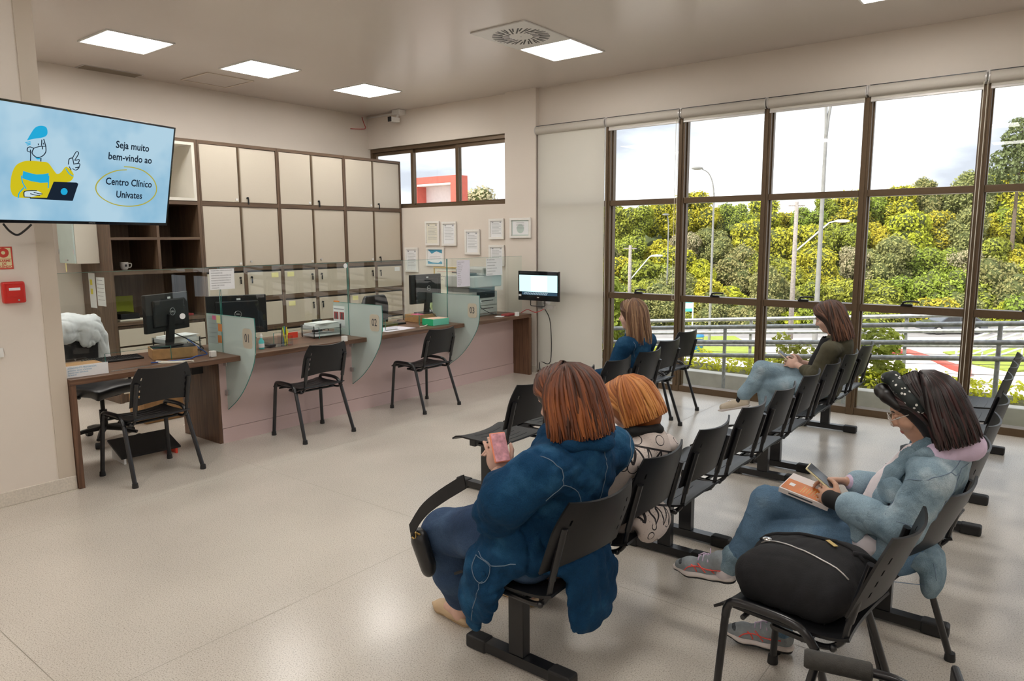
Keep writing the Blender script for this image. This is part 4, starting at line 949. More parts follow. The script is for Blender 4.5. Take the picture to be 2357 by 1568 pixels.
t = thing('water_bottle', 'small clear bottle with black cap at the wall end', 'bottle', (-5.98, 2.07, ZT+.001)); MB().lathe([(.028,0),(.03,.005),(.03,.07),(.026,.08),(.03,.09),(.03,.11),(.014,.13)]).build('body', 'clear_plastic', t, smooth=50); MB().lathe([(.016,.13),(.016,.165)], n=14).build('cap', 'black_plastic', t); MB().lathe([(.0305,.02),(.0305,.065)], n=18).build('label', 'paper', t)
def cable(pts, r, m_, label): MB().tube(spline(pts,5), r, 6).solo('cable', m_, label, 'cable', 'cables on the first desk', smooth=True)
z = ZT+.006
cable([(-5.80,3.00,ZT+.14),(-5.74,3.06,z+.06),(-5.72,3.12,z),(-5.68,3.00,z),(-5.60,2.90,z),(-5.62,2.72,z),(-5.66,2.62,z)], .005, 'cable_blue', 'blue network cable curling along the first desk')
cable([(-5.90,2.92,ZT+.20),(-5.85,3.05,ZT+.12),(-5.82,3.14,ZT+.05),(-5.90,3.16,z)], .005, 'cable_black', 'black cable hanging from the first monitor')
cable([(-5.62,2.66,z),(-5.55,2.70,z),(-5.48,2.78,z),(-5.46,2.80,z)], .006, 'cable_white', 'white cable end lying on the desk edge')
cable([(-5.66,2.66,z+.006),(-5.58,2.74,z),(-5.50,2.84,z),(-5.455,2.86,z)], .006, 'cable_white', 'white cable looping towards the desk edge')
mat('foil_tape', (.62,.62,.62), .25, metal=.9, bump=.3, bscale=60)
MB().obox((-5.56,2.50,ZT+.0015),(.025,.45,.002),Matrix.Rotation(R(2),3,'Z')).solo('foil_strip','foil_tape','crinkled silver tape strip along the first desk','tape')
MB().box(-.09,.09,-.13,.13,0,.004).solo('paper_sheet','paper','sheet of paper beside the mouse','paper').location=(-6.05,2.27,ZT+.001)
# third desk clutter
MB().obox((-5.72,5.22,ZT+.002),(.30,.42,.002),Matrix.Rotation(R(3),3,'Z')).solo('desk_mat','paper_lilac','lilac sheet lying before the third monitor','paper')
t = thing('rubber_stamp','small black self-inking stamp beside fin numbered 02','stamp',(-5.70,4.86,ZT+.001)); MB().box(-.025,.025,-.02,.02,0,.05).build('body','black_plastic',t,bevel=.004); MB().box(-.02,.02,-.016,.016,.05,.075).build('cap','white_plastic',t,bevel=.004)
t = thing('glue_stick','green glue stick with white cap beside the stamp','glue stick',(-5.66,5.02,ZT+.001)); MB().lathe([(.012,0),(.012,.05)],n=14).build('tube','green_card',t,smooth=50); MB().lathe([(.0105,.05),(.0105,.085)],n=14).build('cap','white_plastic',t,smooth=50)
t = thing('acrylic_stand','clear acrylic stand before the third desk','stand',(-5.66,5.16,ZT+.001)); MB().box(-.03,.03,-.09,.09,0,.003).box(-.002,.002,-.09,.09,.003,.10).build('sheet','clear_plastic',t)
t = thing('keyboard','keyboard lying behind the third desk mat','keyboard',(-6.02,5.45,ZT+.001),R(0)); MB().box(-.07,.07,-.2,.2,0,.018).build('body','black_plastic',t,bevel=.003)
cable([(-5.98,6.05,ZT+.18),(-5.85,5.98,ZT+.10),(-5.72,5.92,ZT+.05),(-5.66,5.68,z),(-5.62,5.60,z)], .004, 'cable_black', 'black cable dangling from the third monitor')
cable([(-5.66,5.70,z),(-5.60,5.60,z),(-5.58,5.50,z)], .006, 'cable_white', 'white plug lead lying beside the green box')
# printer
t = thing('office_printer','large grey office copier on the far end of the counter','printer',(-5.98,6.86,ZT+.001), R(0))
MB().box(-.23,.19,-.25,.24,0,.30).build('body','printer_grey',t,bevel=.008)
MB().box(-.25,.25,-.27,.26,.36,.50).build('scanner_bed','printer_grey',t,bevel=.012)
MB().box(-.23,.15,-.25,.24,.30,.36).build('neck','printer_dark',t)
MB().box(-.22,.24,-.10,.26,.50,.60).build('document_feeder','printer_grey',t,bevel=.02)
MB().prism([(-.27,.535),(-.02,.515),(-.02,.530),(-.27,.550)],lambda a,b,s:(s,a,b),-.12,.14).build('feeder_tray','printer_dark',t)
MB().box(.19,.20,-.16,.18,.225,.30).build('output_slot','cable_black',t)
for z0,z1 in ((.13,.215),(.03,.12)): MB().box(.19,.205,-.21,.22,z0,z1).build('paper_drawer','printer_grey',t,bevel=.003); MB().box(.205,.207,-.10,.14,(z0+z1)/2+.01,(z0+z1)/2+.02).build('drawer_grip','cable_black',t)
MB().box(.205,.2065,-.18,-.08,.17,.20).build('label','paper',t); MB().box(-.08,.02,-.2515,-.25,.19,.25).build('side_vent','printer_dark',t)
MB().box(-.19,.17,-.2515,-.25,.02,.28).build('side_panel','printer_grey',t)
MB().box(-6.12,-5.86,6.52,6.59,ZT+.001,ZT+.09).solo('paper_ream','paper_cream','cream paper ream between the fin numbered 03 and printer','paper')
cable([(-5.77,6.70,ZT+.16),(-5.72,6.72,ZT+.10),(-5.66,6.84,ZT+.03),(-5.62,6.98,z)], .004,'cable_black','black cable running down the printer side')
cable([(-5.78,6.68,ZT+.10),(-5.74,6.64,ZT+.04),(-5.70,6.52,z),(-5.66,6.40,z)], .004,'cable_black','black cable lying before the printer')
MB().obox((-5.55,7.02,ZT+.013),(.10,.18,.022),Matrix.Rotation(R(8),3,'Z')).solo('red_notebook','maroon','dark red notebook at the far end of the worktop','notebook',bevel=.003)
MB().obox((-5.56,6.86,ZT+.002),(.10,.12,.002),Matrix.Rotation(R(20),3,'Z')).solo('paper_sheet','paper','white sheet beside the red notebook','paper')
# kiosk screen on a wall arm
a = ony(1193,690,7.26); b = ony(1286,626,7.26)
t = thing('kiosk_screen','wall-arm screen showing a page with keyboard beside the pillar','screen',((a.x+b.x)/2,7.26,a.z)); w=(b.x-a.x)/2; h=b.z-a.z
MB().box(-w,w,0,.035,0,h).build('housing','glossy_black',t,bevel=.004)
glow('page_cyan',(.55,.90,.93),1.05); glow('page_white',(.85,.97,.98),1.05); glow('key_panel',(.03,.06,.09),1); glow('key_mark',(.35,.45,.5),1)
MB().box(-w+.02,w-.02,-.002,0,h*.30,h-.05).build('page','page_cyan',t); MB().box(-w*.35,w*.45,-.0028,-.002,h*.33,h-.06).build('page_sheet','page_white',t)
MB().box(-w+.06,w-.02,-.002,0,h*.19,h*.29).build('key_strip','key_panel',t); g=MB()
for r in range(3):
    for c in range(14): g.box(-w+.09+c*.026+r*.008,-w+.105+c*.026+r*.008,-.0028,-.002,h*(.205+.028*r),h*(.222+.028*r))
g.build('key_marks','key_mark',t); MB().box(-w+.01,-w+.05,-.003,-.002,.05,.075).build('corner_sticker','paper',t); MB().box(-.015,.015,-.001,0,h*.10,h*.13).build('maker_mark','alu_light',t)
MB().tube([(-.13,.02,0),(-.13,.02,-.06),(-.12,.02,-.07),(.08,.02,-.07),(.09,.02,-.06),(.09,.02,0)],.006,6).build('grab_bar','black_metal',t)
MB().box(-.035,.035,.035,.06,-.07,.10).build('mount','steel',t); MB().tube([(0,.06,-.02),(.07,.14,-.03),(-.10,.21,-.04)],.02,8).build('arm','steel',t)
MB().box(-.16,-.08,.21,.228,-.12,.05).build('wall_plate','steel',t)
MB().box(.06,.20,.04,.10,-.10,-.05).build('junction','alu_light',t)
c=t.location
MB().tube(spline([c+Vector((.05,.06,-.08)),c+Vector((.05,.20,-.30)),c+Vector((.04,.215,-.8)),Vector((-5.40,7.50,.15)),Vector((-5.36,7.45,.008))],6),.006,6).build('power_cord','cable_black',t,smooth=True,world=True)
MB().tube(spline([c+Vector((.10,.06,-.08)),c+Vector((-.05,.03,-.15)),Vector((-5.50,7.36,.84)),Vector((-5.56,7.30,.80))],6),.005,6).build('power_lead','cable_red',t,smooth=True,world=True)

# ================================================================== office chairs behind the counter
mat('chair_leather',(.02,.02,.022),.35,bump=.06,bscale=120)
def office_chair(x,y,rz,label,coat=False):
    t = thing('office_chair',label,'office chair',(x,y,0),rz,'office chairs behind the counter')
    for k in range(5):
        an=R(72*k+20); d=Vector((math.cos(an),math.sin(an),0))
        MB().tube([d*.03+Vector((0,0,.12)),d*.16+Vector((0,0,.105)),d*.28+Vector((0,0,.078))],[.03,.024,.018],8,flat=.8).build('base_arm','black_plastic',t,smooth=40)
        c=d*.285; n=Vector((-d.y,d.x,0)); MB().tube([c-n*.024+Vector((0,0,.028)),c+n*.024+Vector((0,0,.028))],.028,14).build('caster','rubber',t,smooth=40)
    MB().cyl((0,0,.10),(0,0,.28),.032,n=14).cyl((0,0,.28),(0,0,.42),.018,n=12).build('gas_column','black_plastic',t,smooth=40)
    MB().box(-.12,.12,-.10,.10,.40,.43).build('mechanism','black_metal',t,bevel=.006)
    MB().shell(lambda u,v:(-.23+.46*u,(-.24+.48*v),.475+.02*math.sin(math.pi*v)-.03*max(0,(u-.75)/.25)**2),12,10,.085).build('seat','chair_leather',t,smooth=True,bevel=.02)
    MB().tube(spline([(-.12,0,.42),(-.25,0,.44),(-.29,0,.56),(-.27,0,.72)],4),.022,8,flat=.5).build('back_bar','black_metal',t,smooth=True)
    MB().shell(lambda u,v:(-.245-.035*math.cos(math.pi*(v-.5))+.03*(u-.5),(-.5+v)*(.44-.12*max(0,(u-.6)/.4)**2),.62+.42*u),10,10,.05).build('backrest','chair_leather',t,smooth=True,bevel=.015)
    for s in (-1,1): MB().tube(spline([(.0,s*.22,.43),(.02,s*.29,.47),(.0,s*.29,.64),(-.02,s*.29,.68)],4),.014,8).build('arm_post','black_plastic',t,smooth=True); MB().box(-.13,.13,s*.29-.03,s*.29+.03,.68,.71).build('arm_pad','black_plastic',t,bevel=.01)
    return t
office_chair(-6.62,2.62,R(20),'black office chair with a white coat at the first desk')
office_chair(-6.75,6.10,R(0),'black office chair behind the third desk')
# footrest and cable tray under the first desk
t = thing('foot_rest','slanted black footrest on the floor under the first desk','footrest',(-5.88,2.62,0),R(-4))
MB().obox((0,0,.10),(.30,.46,.015),Matrix.Rotation(R(18),3,'Y')).build('plate','rubber',t); 
for s in (-1,1): MB().prism([(-.13,0),(.13,0),(.13,.05),(-.13,.125)],lambda a,b,q:(a,q,b),s*.2-.008,s*.2+.008).build('side_plate','paper' if s<0 else 'red_card',t)
MB().box(-5.90,-5.80,3.02,3.12,.62,.745).solo('power_box','black_plastic','black socket box under the worktop beside the wood panel','socket',bevel=.004)
t = thing('storage_box','brown cardboard box on the floor behind the desk','box',(-7.05,3.30,0)); MB().box(-.16,.16,-.2,.2,0,.26).build('carton','kraft',t,bevel=.004)

# ================================================================== outside
FH = Vector((-math.sin(YAW), math.cos(YAW), 0)); RH = Vector((math.cos(YAW), math.sin(YAW), 0))
def gz(d):
    if d < 10: return -.35
    if d < 50: return -.35 - .124*(d-10)
    if d < 60: return -5.31
    return -5.31 + (d-60)*.04
def at(px, d, z=None):
    """a spot at depth d in the direction of a photo column, on the ground unless z is given"""
    r_ = ray(px, 553); h = Vector((r_.x, r_.y, 0)); k = d/h.dot(FH); p = h*k
    return Vector((p.x, p.y, gz(d) if z is None else z))
def slope(px, py):
    r_ = ray(px, py); hf = Vector((r_.x, r_.y, 0)).dot(FH)
    t_ = (-.35 - CAMH)/r_.z
    if t_ < 0 or t_*hf > 10:
        den = r_.z + .124*hf; t2 = (-.35 + 1.24 - CAMH)/den if abs(den) > 1e-6 else -1
        t_ = t2 if 0 < t2*hf < 50 else (-5.31-CAMH)/r_.z
    return Vector((r_.x*t_, r_.y*t_, CAMH + r_.z*t_))
mat('pavement', (.56,.50,.46), .85, var=.12, vscale=1.2, bump=.1, bscale=40)
mat('asphalt', (.30,.28,.28), .9, var=.1, vscale=2)
mat('grass', (.30,.36,.045), .9, var=.35, vscale=6, bump=.6, bscale=40)
mat('forest_floor', (.07,.09,.025), .95, var=.3, vscale=.6)
mat('soil', (.16,.15,.08), .95, var=.4, vscale=12, bump=.5, bscale=40)
mat('concrete', (.58,.55,.50), .85, var=.12, vscale=5, bump=.1, bscale=60)
mat('galv', (.42,.43,.44), .42, metal=.55, var=.25, vscale=22)
mat('pole_grey', (.27,.265,.26), .55, var=.1, vscale=6); mat('pole_wood', (.34,.30,.28), .8, var=.25, vscale=9)
mat('white_metal', (.80,.80,.80), .4); mat('bin_blue', (.04,.25,.60), .45); mat('sign_teal', (.10,.50,.55), .6)
mat('red_paint', (.55,.11,.08), .7, var=.08); mat('pale_wall', (.74,.66,.64), .8, var=.04)
mat('car_paint', (.10,.11,.13), .25, metal=.5, coat=.6); mat('car_glass', (.02,.025,.03), .05, spec=.8)
# ground, strip by strip away from the building
def strip(name, d0, d1, n, m, w=110):
    mb = MB(); V = []; F = []
    for i in range(n+1):
        d = d0 + (d1-d0)*i/n
        for L in (-w, w): p = FH*d + RH*L; V.append((p.x, p.y, gz(d)))
    for i in range(n): F.append((2*i, 2*i+1, 2*i+3, 2*i+2))
    return struct(mb.add(V, F).build(name, m))
strip('ground_slope', 3.0, 50, 24, 'pavement'); strip('ground_road', 50, 60, 2, 'asphalt'); strip('ground_hill', 60, 200, 14, 'forest_floor', 200)
struct(MB().box(-14, 9, 7.76, 9.30, -.6, -.345).build('ground_terrace', 'soil'))
struct(MB().box(-14, 9, 9.30, 9.48, -.6, -.10).build('kerb_wall', 'concrete', bevel=.01))
struct(MB().box(-14, 9, 9.48, 10.25, -.6, -.14).build('planting_bed', 'soil'))
def patch(name, pts, m, lift=.03):
    P = [slope(*p) + Vector((0,0,lift)) for p in pts]; n = len(P)
    V = [tuple(p) for p in P] + [(p.x,p.y,p.z-.12) for p in P]
    struct(MB().add(V, [tuple(range(n))] + [(i, n+i, n+(i+1)%n, (i+1)%n) for i in range(n)]).build(name, m))
patch('lawn', [(1490,797),(1600,776),(1690,774),(1728,795),(1790,830),(1735,836),(1640,818),(1560,815)], 'grass')
patch('lawn', [(2170,812),(2280,805),(2400,800),(2430,850),(2330,858),(2240,840)], 'grass')
patch('walkway', [(2080,820),(2110,818),(2215,872),(2215,890),(2100,850)], 'pale_wall', .05)
patch('kerb_red', [(2040,811),(2090,810),(2235,862),(2235,867),(2085,816),(2040,817)], 'red_paint', .10)

# ---- ramp railings
def railing(Y, rows, label, x0=-9.0, x1=4.5, posts=(), wires=True, dr=.028):
    t = thing('ramp_railing', label, 'railing', ((x0+x1)/2, Y, -.35), group='pipe railings outside the glass')
    sl = .0835
    for zr in rows:      # height at x = -.35
        f = lambda x: zr + (x+.35)*sl
        MB().tube([(x0,Y,f(x0)),(x1,Y,f(x1))], dr, 10).build('pipe', 'galv', t, smooth=40, world=True)
    for x in posts: MB().tube([(x,Y+.03,-.35),(x,Y+.03,rows[0]+(x+.35)*sl)], .024, 8).build('post', 'galv', t, smooth=40, world=True)
    if wires:
        for k in range(4):
            MB().tube([(x0,Y+.03,rows[-1]-.12-.13*k+(x0+.35)*sl),(x1,Y+.03,rows[-1]-.12-.13*k+(x1+.35)*sl)], .003, 4).build('wire', 'dark_wire', t, world=True)
    return t
railing(9.05, (.85,.65,.475), 'grey pipe railing in shade just outside the glass', posts=(-5.0,-3.54,-2.05,-.55,.95,2.4), wires=False)
railing(10.75, (.805,.60,.41), 'sunlit pipe railing on the far side of the ramp', posts=(-8.0,-5.9,-3.8,-1.7,.4,2.5))

# ---- leaves
def leaf_mat(name, c, var=.25, dark=.0):
    m, nt, b = _new(name); nt.nodes.remove(b); L = nt.links.new; out = nt.nodes['Material Output']
    oi = nt.nodes.new('ShaderNodeObjectInfo'); tc = nt.nodes.new('ShaderNodeTexCoord'); nz = nt.nodes.new('ShaderNodeTexNoise'); nz.inputs['Scale'].default_value = 1.6; nz.inputs['Detail'].default_value = 5
    hs = nt.nodes.new('ShaderNodeHueSaturation'); hs.inputs['Color'].default_value = (*c, 1)
    a = nt.nodes.new('ShaderNodeMapRange'); a.inputs['To Min'].default_value = .475; a.inputs['To Max'].default_value = .52; L(oi.outputs['Random'], a.inputs['Value']); L(a.outputs['Result'], hs.inputs['Hue'])
    ad = nt.nodes.new('ShaderNodeMapRange'); ad.inputs['From Min'].default_value = .3; ad.inputs['From Max'].default_value = .7; ad.inputs['To Min'].default_value = 1-var*1.6; ad.inputs['To Max'].default_value = 1+var; L(tc.outputs['Object'], nz.inputs['Vector']); L(nz.outputs['Fac'], ad.inputs['Value']); L(ad.outputs['Result'], hs.inputs['Value'])
    df = nt.nodes.new('ShaderNodeBsdfDiffuse'); tl = nt.nodes.new('ShaderNodeBsdfTranslucent'); mx = nt.nodes.new('ShaderNodeMixShader'); mx.inputs['Fac'].default_value = .3
    L(hs.outputs['Color'], df.inputs['Color']); L(hs.outputs['Color'], tl.inputs['Color']); L(df.outputs[0], mx.inputs[1]); L(tl.outputs[0], mx.inputs[2]); L(mx.outputs[0], out.inputs['Surface'])
leaf_mat('leaf_yellow', (.62,.60,.075)); leaf_mat('leaf_mid', (.40,.46,.085)); leaf_mat('leaf_olive', (.40,.40,.16)); leaf_mat('leaf_dark', (.055,.10,.035)); leaf_mat('leaf_pine', (.20,.26,.12)); leaf_mat('leaf_dry', (.56,.48,.32)); leaf_mat('leaf_hedge', (.80,.78,.08))
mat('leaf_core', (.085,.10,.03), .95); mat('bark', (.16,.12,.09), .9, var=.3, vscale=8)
rng = np.random.default_rng(11)
def leaves(blobs, n, size, up=.35):
    """leaf quads over the skin of a set of (centre, radius) lumps"""
    C = np.array([b[0] for b in blobs]); Rr = np.array([b[1] for b in blobs]); pr = Rr**2/np.sum(Rr**2)
    ids = rng.choice(len(blobs), n, p=pr); dv = rng.normal(size=(n,3)); dv /= np.linalg.norm(dv,axis=1,keepdims=True)
    P = C[ids] + dv*(Rr[ids]*rng.uniform(.80,1.20,n))[:,None]*np.array([1,1,.85])
    keep = np.ones(n, bool)
    for c, r_ in zip(C, Rr): keep &= np.linalg.norm((P-c)/np.array([1,1,.85]),axis=1) > r_*.80
    P = P[keep]; dv = dv[keep]; n = len(P)
    nr = dv*.7 + rng.normal(size=(n,3))*.5 + np.array([0,0,up]); nr /= np.linalg.norm(nr,axis=1,keepdims=True)
    a = np.cross(nr, rng.normal(size=(n,3))); a /= np.linalg.norm(a,axis=1,keepdims=True); b = np.cross(nr,a)
    s = (size*rng.uniform(.6,1.35,n))[:,None]
    V = np.stack([P-a*s*.55, P-b*s*.32+nr*s*.08, P+a*s*.6, P+b*s*.32+nr*s*.08],1).reshape(-1,3)
    F = np.arange(4*n).reshape(n,4); return V, F
def np_mesh(name, V, F, m, smooth=False):
    me = bpy.data.meshes.new(name); k = F.shape[1]; me.vertices.add(len(V)); me.vertices.foreach_set('co', V.astype(np.float32).ravel())
    me.loops.add(F.size); me.loops.foreach_set('vertex_index', F.astype(np.int32).ravel()); me.polygons.add(len(F)); me.polygons.foreach_set('loop_start', np.arange(0,F.size,k,dtype=np.int32))
    me.update(calc_edges=True); me.validate(); me.materials.append(M[m])
    if smooth: me.polygons.foreach_set('use_smooth', [True]*len(me.polygons))
    return me
def crown_blobs(w, h, n, seed):
    r_ = random.Random(seed); B = []
    for k in range(n):
        u = r_.random(); a = r_.random()*6.283; z = h*(.12+.80*u); rr = w*math.sqrt(max(.05,1-((z-h*.45)/(h*.62))**2))*r_.uniform(.35,.80)
        B.append(((rr*math.cos(a), rr*math.sin(a), z), w*r_.uniform(.26,.44)))
    B.append(((0,0,h*.5), w*.62)); return B
TREES = []
for k, (w, h, n, lf, m, up) in enumerate(((3.4,5.2,16,.34,'leaf_yellow',.4),(3.0,5.0,14,.32,'leaf_mid',.35),(3.6,5.6,18,.30,'leaf_olive',.3),(2.6,4.4,12,.34,'leaf_yellow',.4),(3.2,5.0,14,.30,'leaf_mid',.3),(2.8,4.4,14,.28,'leaf_dry',.3))):
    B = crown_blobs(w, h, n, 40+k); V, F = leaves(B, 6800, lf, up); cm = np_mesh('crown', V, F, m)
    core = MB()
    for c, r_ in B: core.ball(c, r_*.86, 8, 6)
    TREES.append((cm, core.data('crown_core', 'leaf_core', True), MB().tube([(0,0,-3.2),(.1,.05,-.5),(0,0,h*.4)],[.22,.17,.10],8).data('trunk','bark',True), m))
LBL = {'leaf_yellow':'yellow-green leafy tree of the wooded hillside','leaf_mid':'mid-green leafy tree of the wooded hillside','leaf_olive':'olive-grey leafy tree of the wooded hillside','leaf_dry':'pale dry-leaved tree of the wooded hillside'}
TIER = ['lowest','second','third','fourth','topmost']
KIND = {'leaf_yellow':'yellow-green','leaf_mid':'mid-green','leaf_olive':'olive-grey','leaf_dry':'pale dry-leaved'}
def pane_of(x): return ['lowered blind','first clear pane','second clear pane','third clear pane','fourth clear pane','pane at the right edge'][sum(x > q for q in (1405,1565,1750,1970,2230))]
def tree(p, k, s, rz, label=None, group='trees of the wooded hillside'):
    cm, co, tr, m = TREES[k]; t = thing('hillside_tree', label or LBL[m], 'tree', p, rz, group); t.scale = (s,s,s*random.uniform(.9,1.15))
    inst('crown', cm, t); inst('crown_core', co, t); inst('trunk', tr, t)
tops = [(1330,500),(1400,492),(1500,478),(1560,472),(1650,466),(1700,462),(1760,462),(1795,500),(1830,488),(1870,468),(1930,450),(2000,444),(2100,438),(2240,432),(2300,425),(2420,415),(2600,410)]
def topy(x):
    for (a, ya), (b, yb) in zip(tops, tops[1:]):
        if a <= x <= b: return ya + (yb-ya)*(x-a)/(b-a)
    return tops[0][1] if x < tops[0][0] else tops[-1][1]
rt = random.Random(5)
for row, (d, f) in enumerate(((58,.14),(62,.34),(67,.55),(73,.76),(80,1.0))):
    x = 1300 + rt.uniform(0,40)
    while x < 2560:
        yb = 735; yt = topy(x) + rt.uniform(-6,10); y_top = yb + (yt-yb)*f          # where this row's crowns end
        ztop = CAMH + (551-y_top)/FPX*d*1.28*.78; s = rt.uniform(.62,.86); p = at(x, d + rt.uniform(-1.5,1.5)); hh = 5.2*s
        p.z = ztop - hh*1.0
        kk = rt.choice((0,0,1,2,3,4,0,1,2,5) if row > 1 else (1,2,4,3,0)); tree(p, kk, s, rt.uniform(0,6.28), '%s hillside tree of the %s tier behind the %s' % (KIND[TREES[kk][3]], TIER[row], pane_of(x)))
        x += rt.uniform(62,92)*(60/d)
# hill under the trees
hv = []
for i, (d, f) in enumerate(((56.5,.0),(60,.12),(68,.42),(76,.72),(84,.92),(120,.95))):
    for x in range(1200, 2700, 60):
        yt = topy(x)+14; yb = 742; p = at(x, d, 0); y_ = yb + (yt-yb)*f; p.z = CAMH + (551-y_)/FPX*d - 1.8; hv.append(tuple(p))
nx = len(range(1200,2700,60)); struct(MB().add(hv, [(j*nx+i, j*nx+i+1, (j+1)*nx+i+1, (j+1)*nx+i) for j in range(5) for i in range(nx-1)]).build('ground_bank', 'forest_floor'))
# tall pine at the right edge
def pine():
    p = at(2330, 66, 0); ztop = CAMH + (551-300)/FPX*66; p.z = ztop-9
    t = thing('pine_tree', 'tall dark pine rising above the woods at the right edge', 'tree', p)
    B = [];
    for k in range(26):
        z = 3.2 + 5.8*(k/26); r_ = (1-k/30)*2.9*random.uniform(.5,1); a = k*2.4; B.append(((r_*math.cos(a), r_*math.sin(a), z), .62+.25*random.random()))
    V, F = leaves(B, 5000, .30, .1); o = bpy.data.objects.new('crown', np_mesh('crown', V, F, 'leaf_pine')); COL.objects.link(o); o.parent = t
    MB().tube([(0,0,-4),(0,0,8.6)],[.22,.05],8).build('trunk','bark',t)
pine()
# hedge along the kerb, bush, verge tufts
def leafy(name, label, blobs, n, size, m, group=None, kind=None, cat='shrub', up=.6):
    V, F = leaves(blobs, n, size, up); c = Vector((float(V[:,0].mean()), float(V[:,1].mean()), float(V[:,2].min()))); V = V - np.array(c)
    t = bpy.data.objects.new(name, np_mesh(name, V, F, m)); COL.objects.link(t); t.location = c
    return tag(t, label, cat, group, kind)
bl = []
r2 = random.Random(3)
x = -9.5
while x < 4.5: bl.append(((x, 9.90+r2.uniform(-.12,.12), -.06), r2.uniform(.13,.20))); x += .13
leafy('low_hedge', 'low yellow-green planting along the kerb outside', bl, 15000, .055, 'leaf_hedge', kind='stuff', cat='plants')
bl = [((-2.05+r2.uniform(-.35,.35), 10.05+r2.uniform(-.12,.12), -.05+r2.uniform(0,.62)), r2.uniform(.12,.20)) for k in range(26)]
leafy('garden_bush', 'leafy green bush growing between the ramp railings', bl, 3600, .075, 'leaf_mid')
bl = [((-2.9+r2.uniform(-.25,.25), 10.05+r2.uniform(-.1,.1), -.05+r2.uniform(0,.40)), r2.uniform(.08,.14)) for k in range(16)]
leafy('garden_bush', 'thin bush seen beside the olive jacket woman', bl, 1300, .06, 'leaf_mid')
bl = [((-6.35+r2.uniform(-.3,.25), 10.6+r2.uniform(-.1,.2), -.1+r2.uniform(0,1.15)), r2.uniform(.13,.22)) for k in range(24)]
leafy('garden_shrub', 'tall shrub growing outside beside the first mullion', bl, 4200, .10, 'leaf_mid')
bl = [((r2.uniform(-1.6,1.6), 8.6+r2.uniform(-.4,.5), -.34), r2.uniform(.06,.12)) for k in range(150)]
leafy('verge_grass', 'rough grass between the glass and the kerb', bl, 6000, .06, 'leaf_mid', kind='stuff', cat='grass', up=.2)

# ---- street furniture
def lamp(px, d, ytop, yhead, dxs, label, r0=.075, mt='pole_grey', double=False, name='street_lamp'):
    p = at(px, d); H = CAMH + (551-ytop)/FPX*d - p.z; sc_ = d/FPX
    t = thing(name, label, 'street lamp', p); hz = CAMH + (551-yhead)/FPX*d - p.z
    MB().tube([(0,0,0),(0,0,H*.5),(0,0,H)],[r0,r0*.8,r0*.6],10).build('pole', mt, t, smooth=40)
    for dx in dxs:
        e = RH*(dx*sc_); c = e*.25
        pts = spline([(0,0,H-.1),(c.x*.5,c.y*.5,H+(hz-H)*.45),(c.x*1.6,c.y*1.6,H+(hz-H)*.82),(e.x*.85,e.y*.85,hz)],5)
        MB().tube(pts, [r0*.6+(r0*.35-r0*.6)*i/(len(pts)-1) for i in range(len(pts))], 8).build('arm', mt, t, smooth=True)
        MB().ball((e.x*1.1,e.y*1.1,hz+.02),(.32,.16,.09),10,6,Matrix.Rotation(math.atan2(RH.y,RH.x),3,'Z')).build('lamp_head','pole_grey',t,smooth=True)
    return t
lamp(1640, 38, 452, 398, (-36,), 'street lamp with single curved arm behind the second pane')
lamp(1888, 27, 330, 205, (-22,42), 'tall double-armed street lamp behind the third pane', .10)
lamp(1538, 62, 530, 500, (-6,), 'thin distant lamp post behind the first pane', .09)
def util_pole(px, d, ytop, arm_to, label):
    p = at(px, d); H = CAMH + (551-ytop)/FPX*d - p.z; t = thing('utility_pole', label, 'utility pole', p)
    MB().tube([(0,0,0),(0,0,H)],[.17,.12],8).build('pole','pole_wood',t,smooth=True)
    e = RH*((arm_to[0]-px)*d/FPX); z1 = CAMH + (551-arm_to[1])/FPX*d - p.z
    MB().tube([(0,0,z1-1.9),(e.x*.72,e.y*.72,z1-.1),(e.x*.85,e.y*.85,z1)],.045,6).build('lamp_arm','white_metal',t); MB().ball((e.x,e.y,z1),(.5,.2,.1),10,6,Matrix.Rotation(math.atan2(RH.y,RH.x),3,'Z')).build('lamp_head','white_metal',t,smooth=True)
    MB().obox((0,0,H-.25),(1.0,.08,.08),Matrix.Rotation(math.atan2(RH.y,RH.x),3,'Z')).build('crossarm','pole_wood',t)
util_pole(1830, 45, 472, (1935,516), 'wooden utility pole with lamp behind the third pane')
util_pole(1451, 56, 568, (1512,592), 'pale utility pole with lamp behind the first pane')
p = at(1590, 45); t = thing('road_sign','teal sign on two posts across the road','sign',p,math.atan2(RH.y,RH.x))
for s in (-1,1): MB().cyl((s*.26,0,0),(s*.26,0,2.6),.05,n=8).build('post','white_metal',t)
MB().box(-.28,.28,-.03,0,1.8,2.6).build('panel','sign_teal',t); MB().box(-.22,.22,-.035,-.03,2.0,2.35).build('field','paper',t)
p = slope(1604, 812); t = thing('litter_bin','blue litter bin on the lawn beyond the ramp','bin',p)
MB().lathe([(.15,.05),(.18,.08),(.21,.42),(.20,.43)]).build('body','bin_blue',t,smooth=40); MB().lathe([(.21,.52),(.22,.55),(.16,.66),(.03,.70)]).build('hood','bin_blue',t,smooth=40)
for s in (-1,1): MB().cyl((s*.2,0,0),(s*.2,0,.55),.017,n=6).build('post','galv',t)
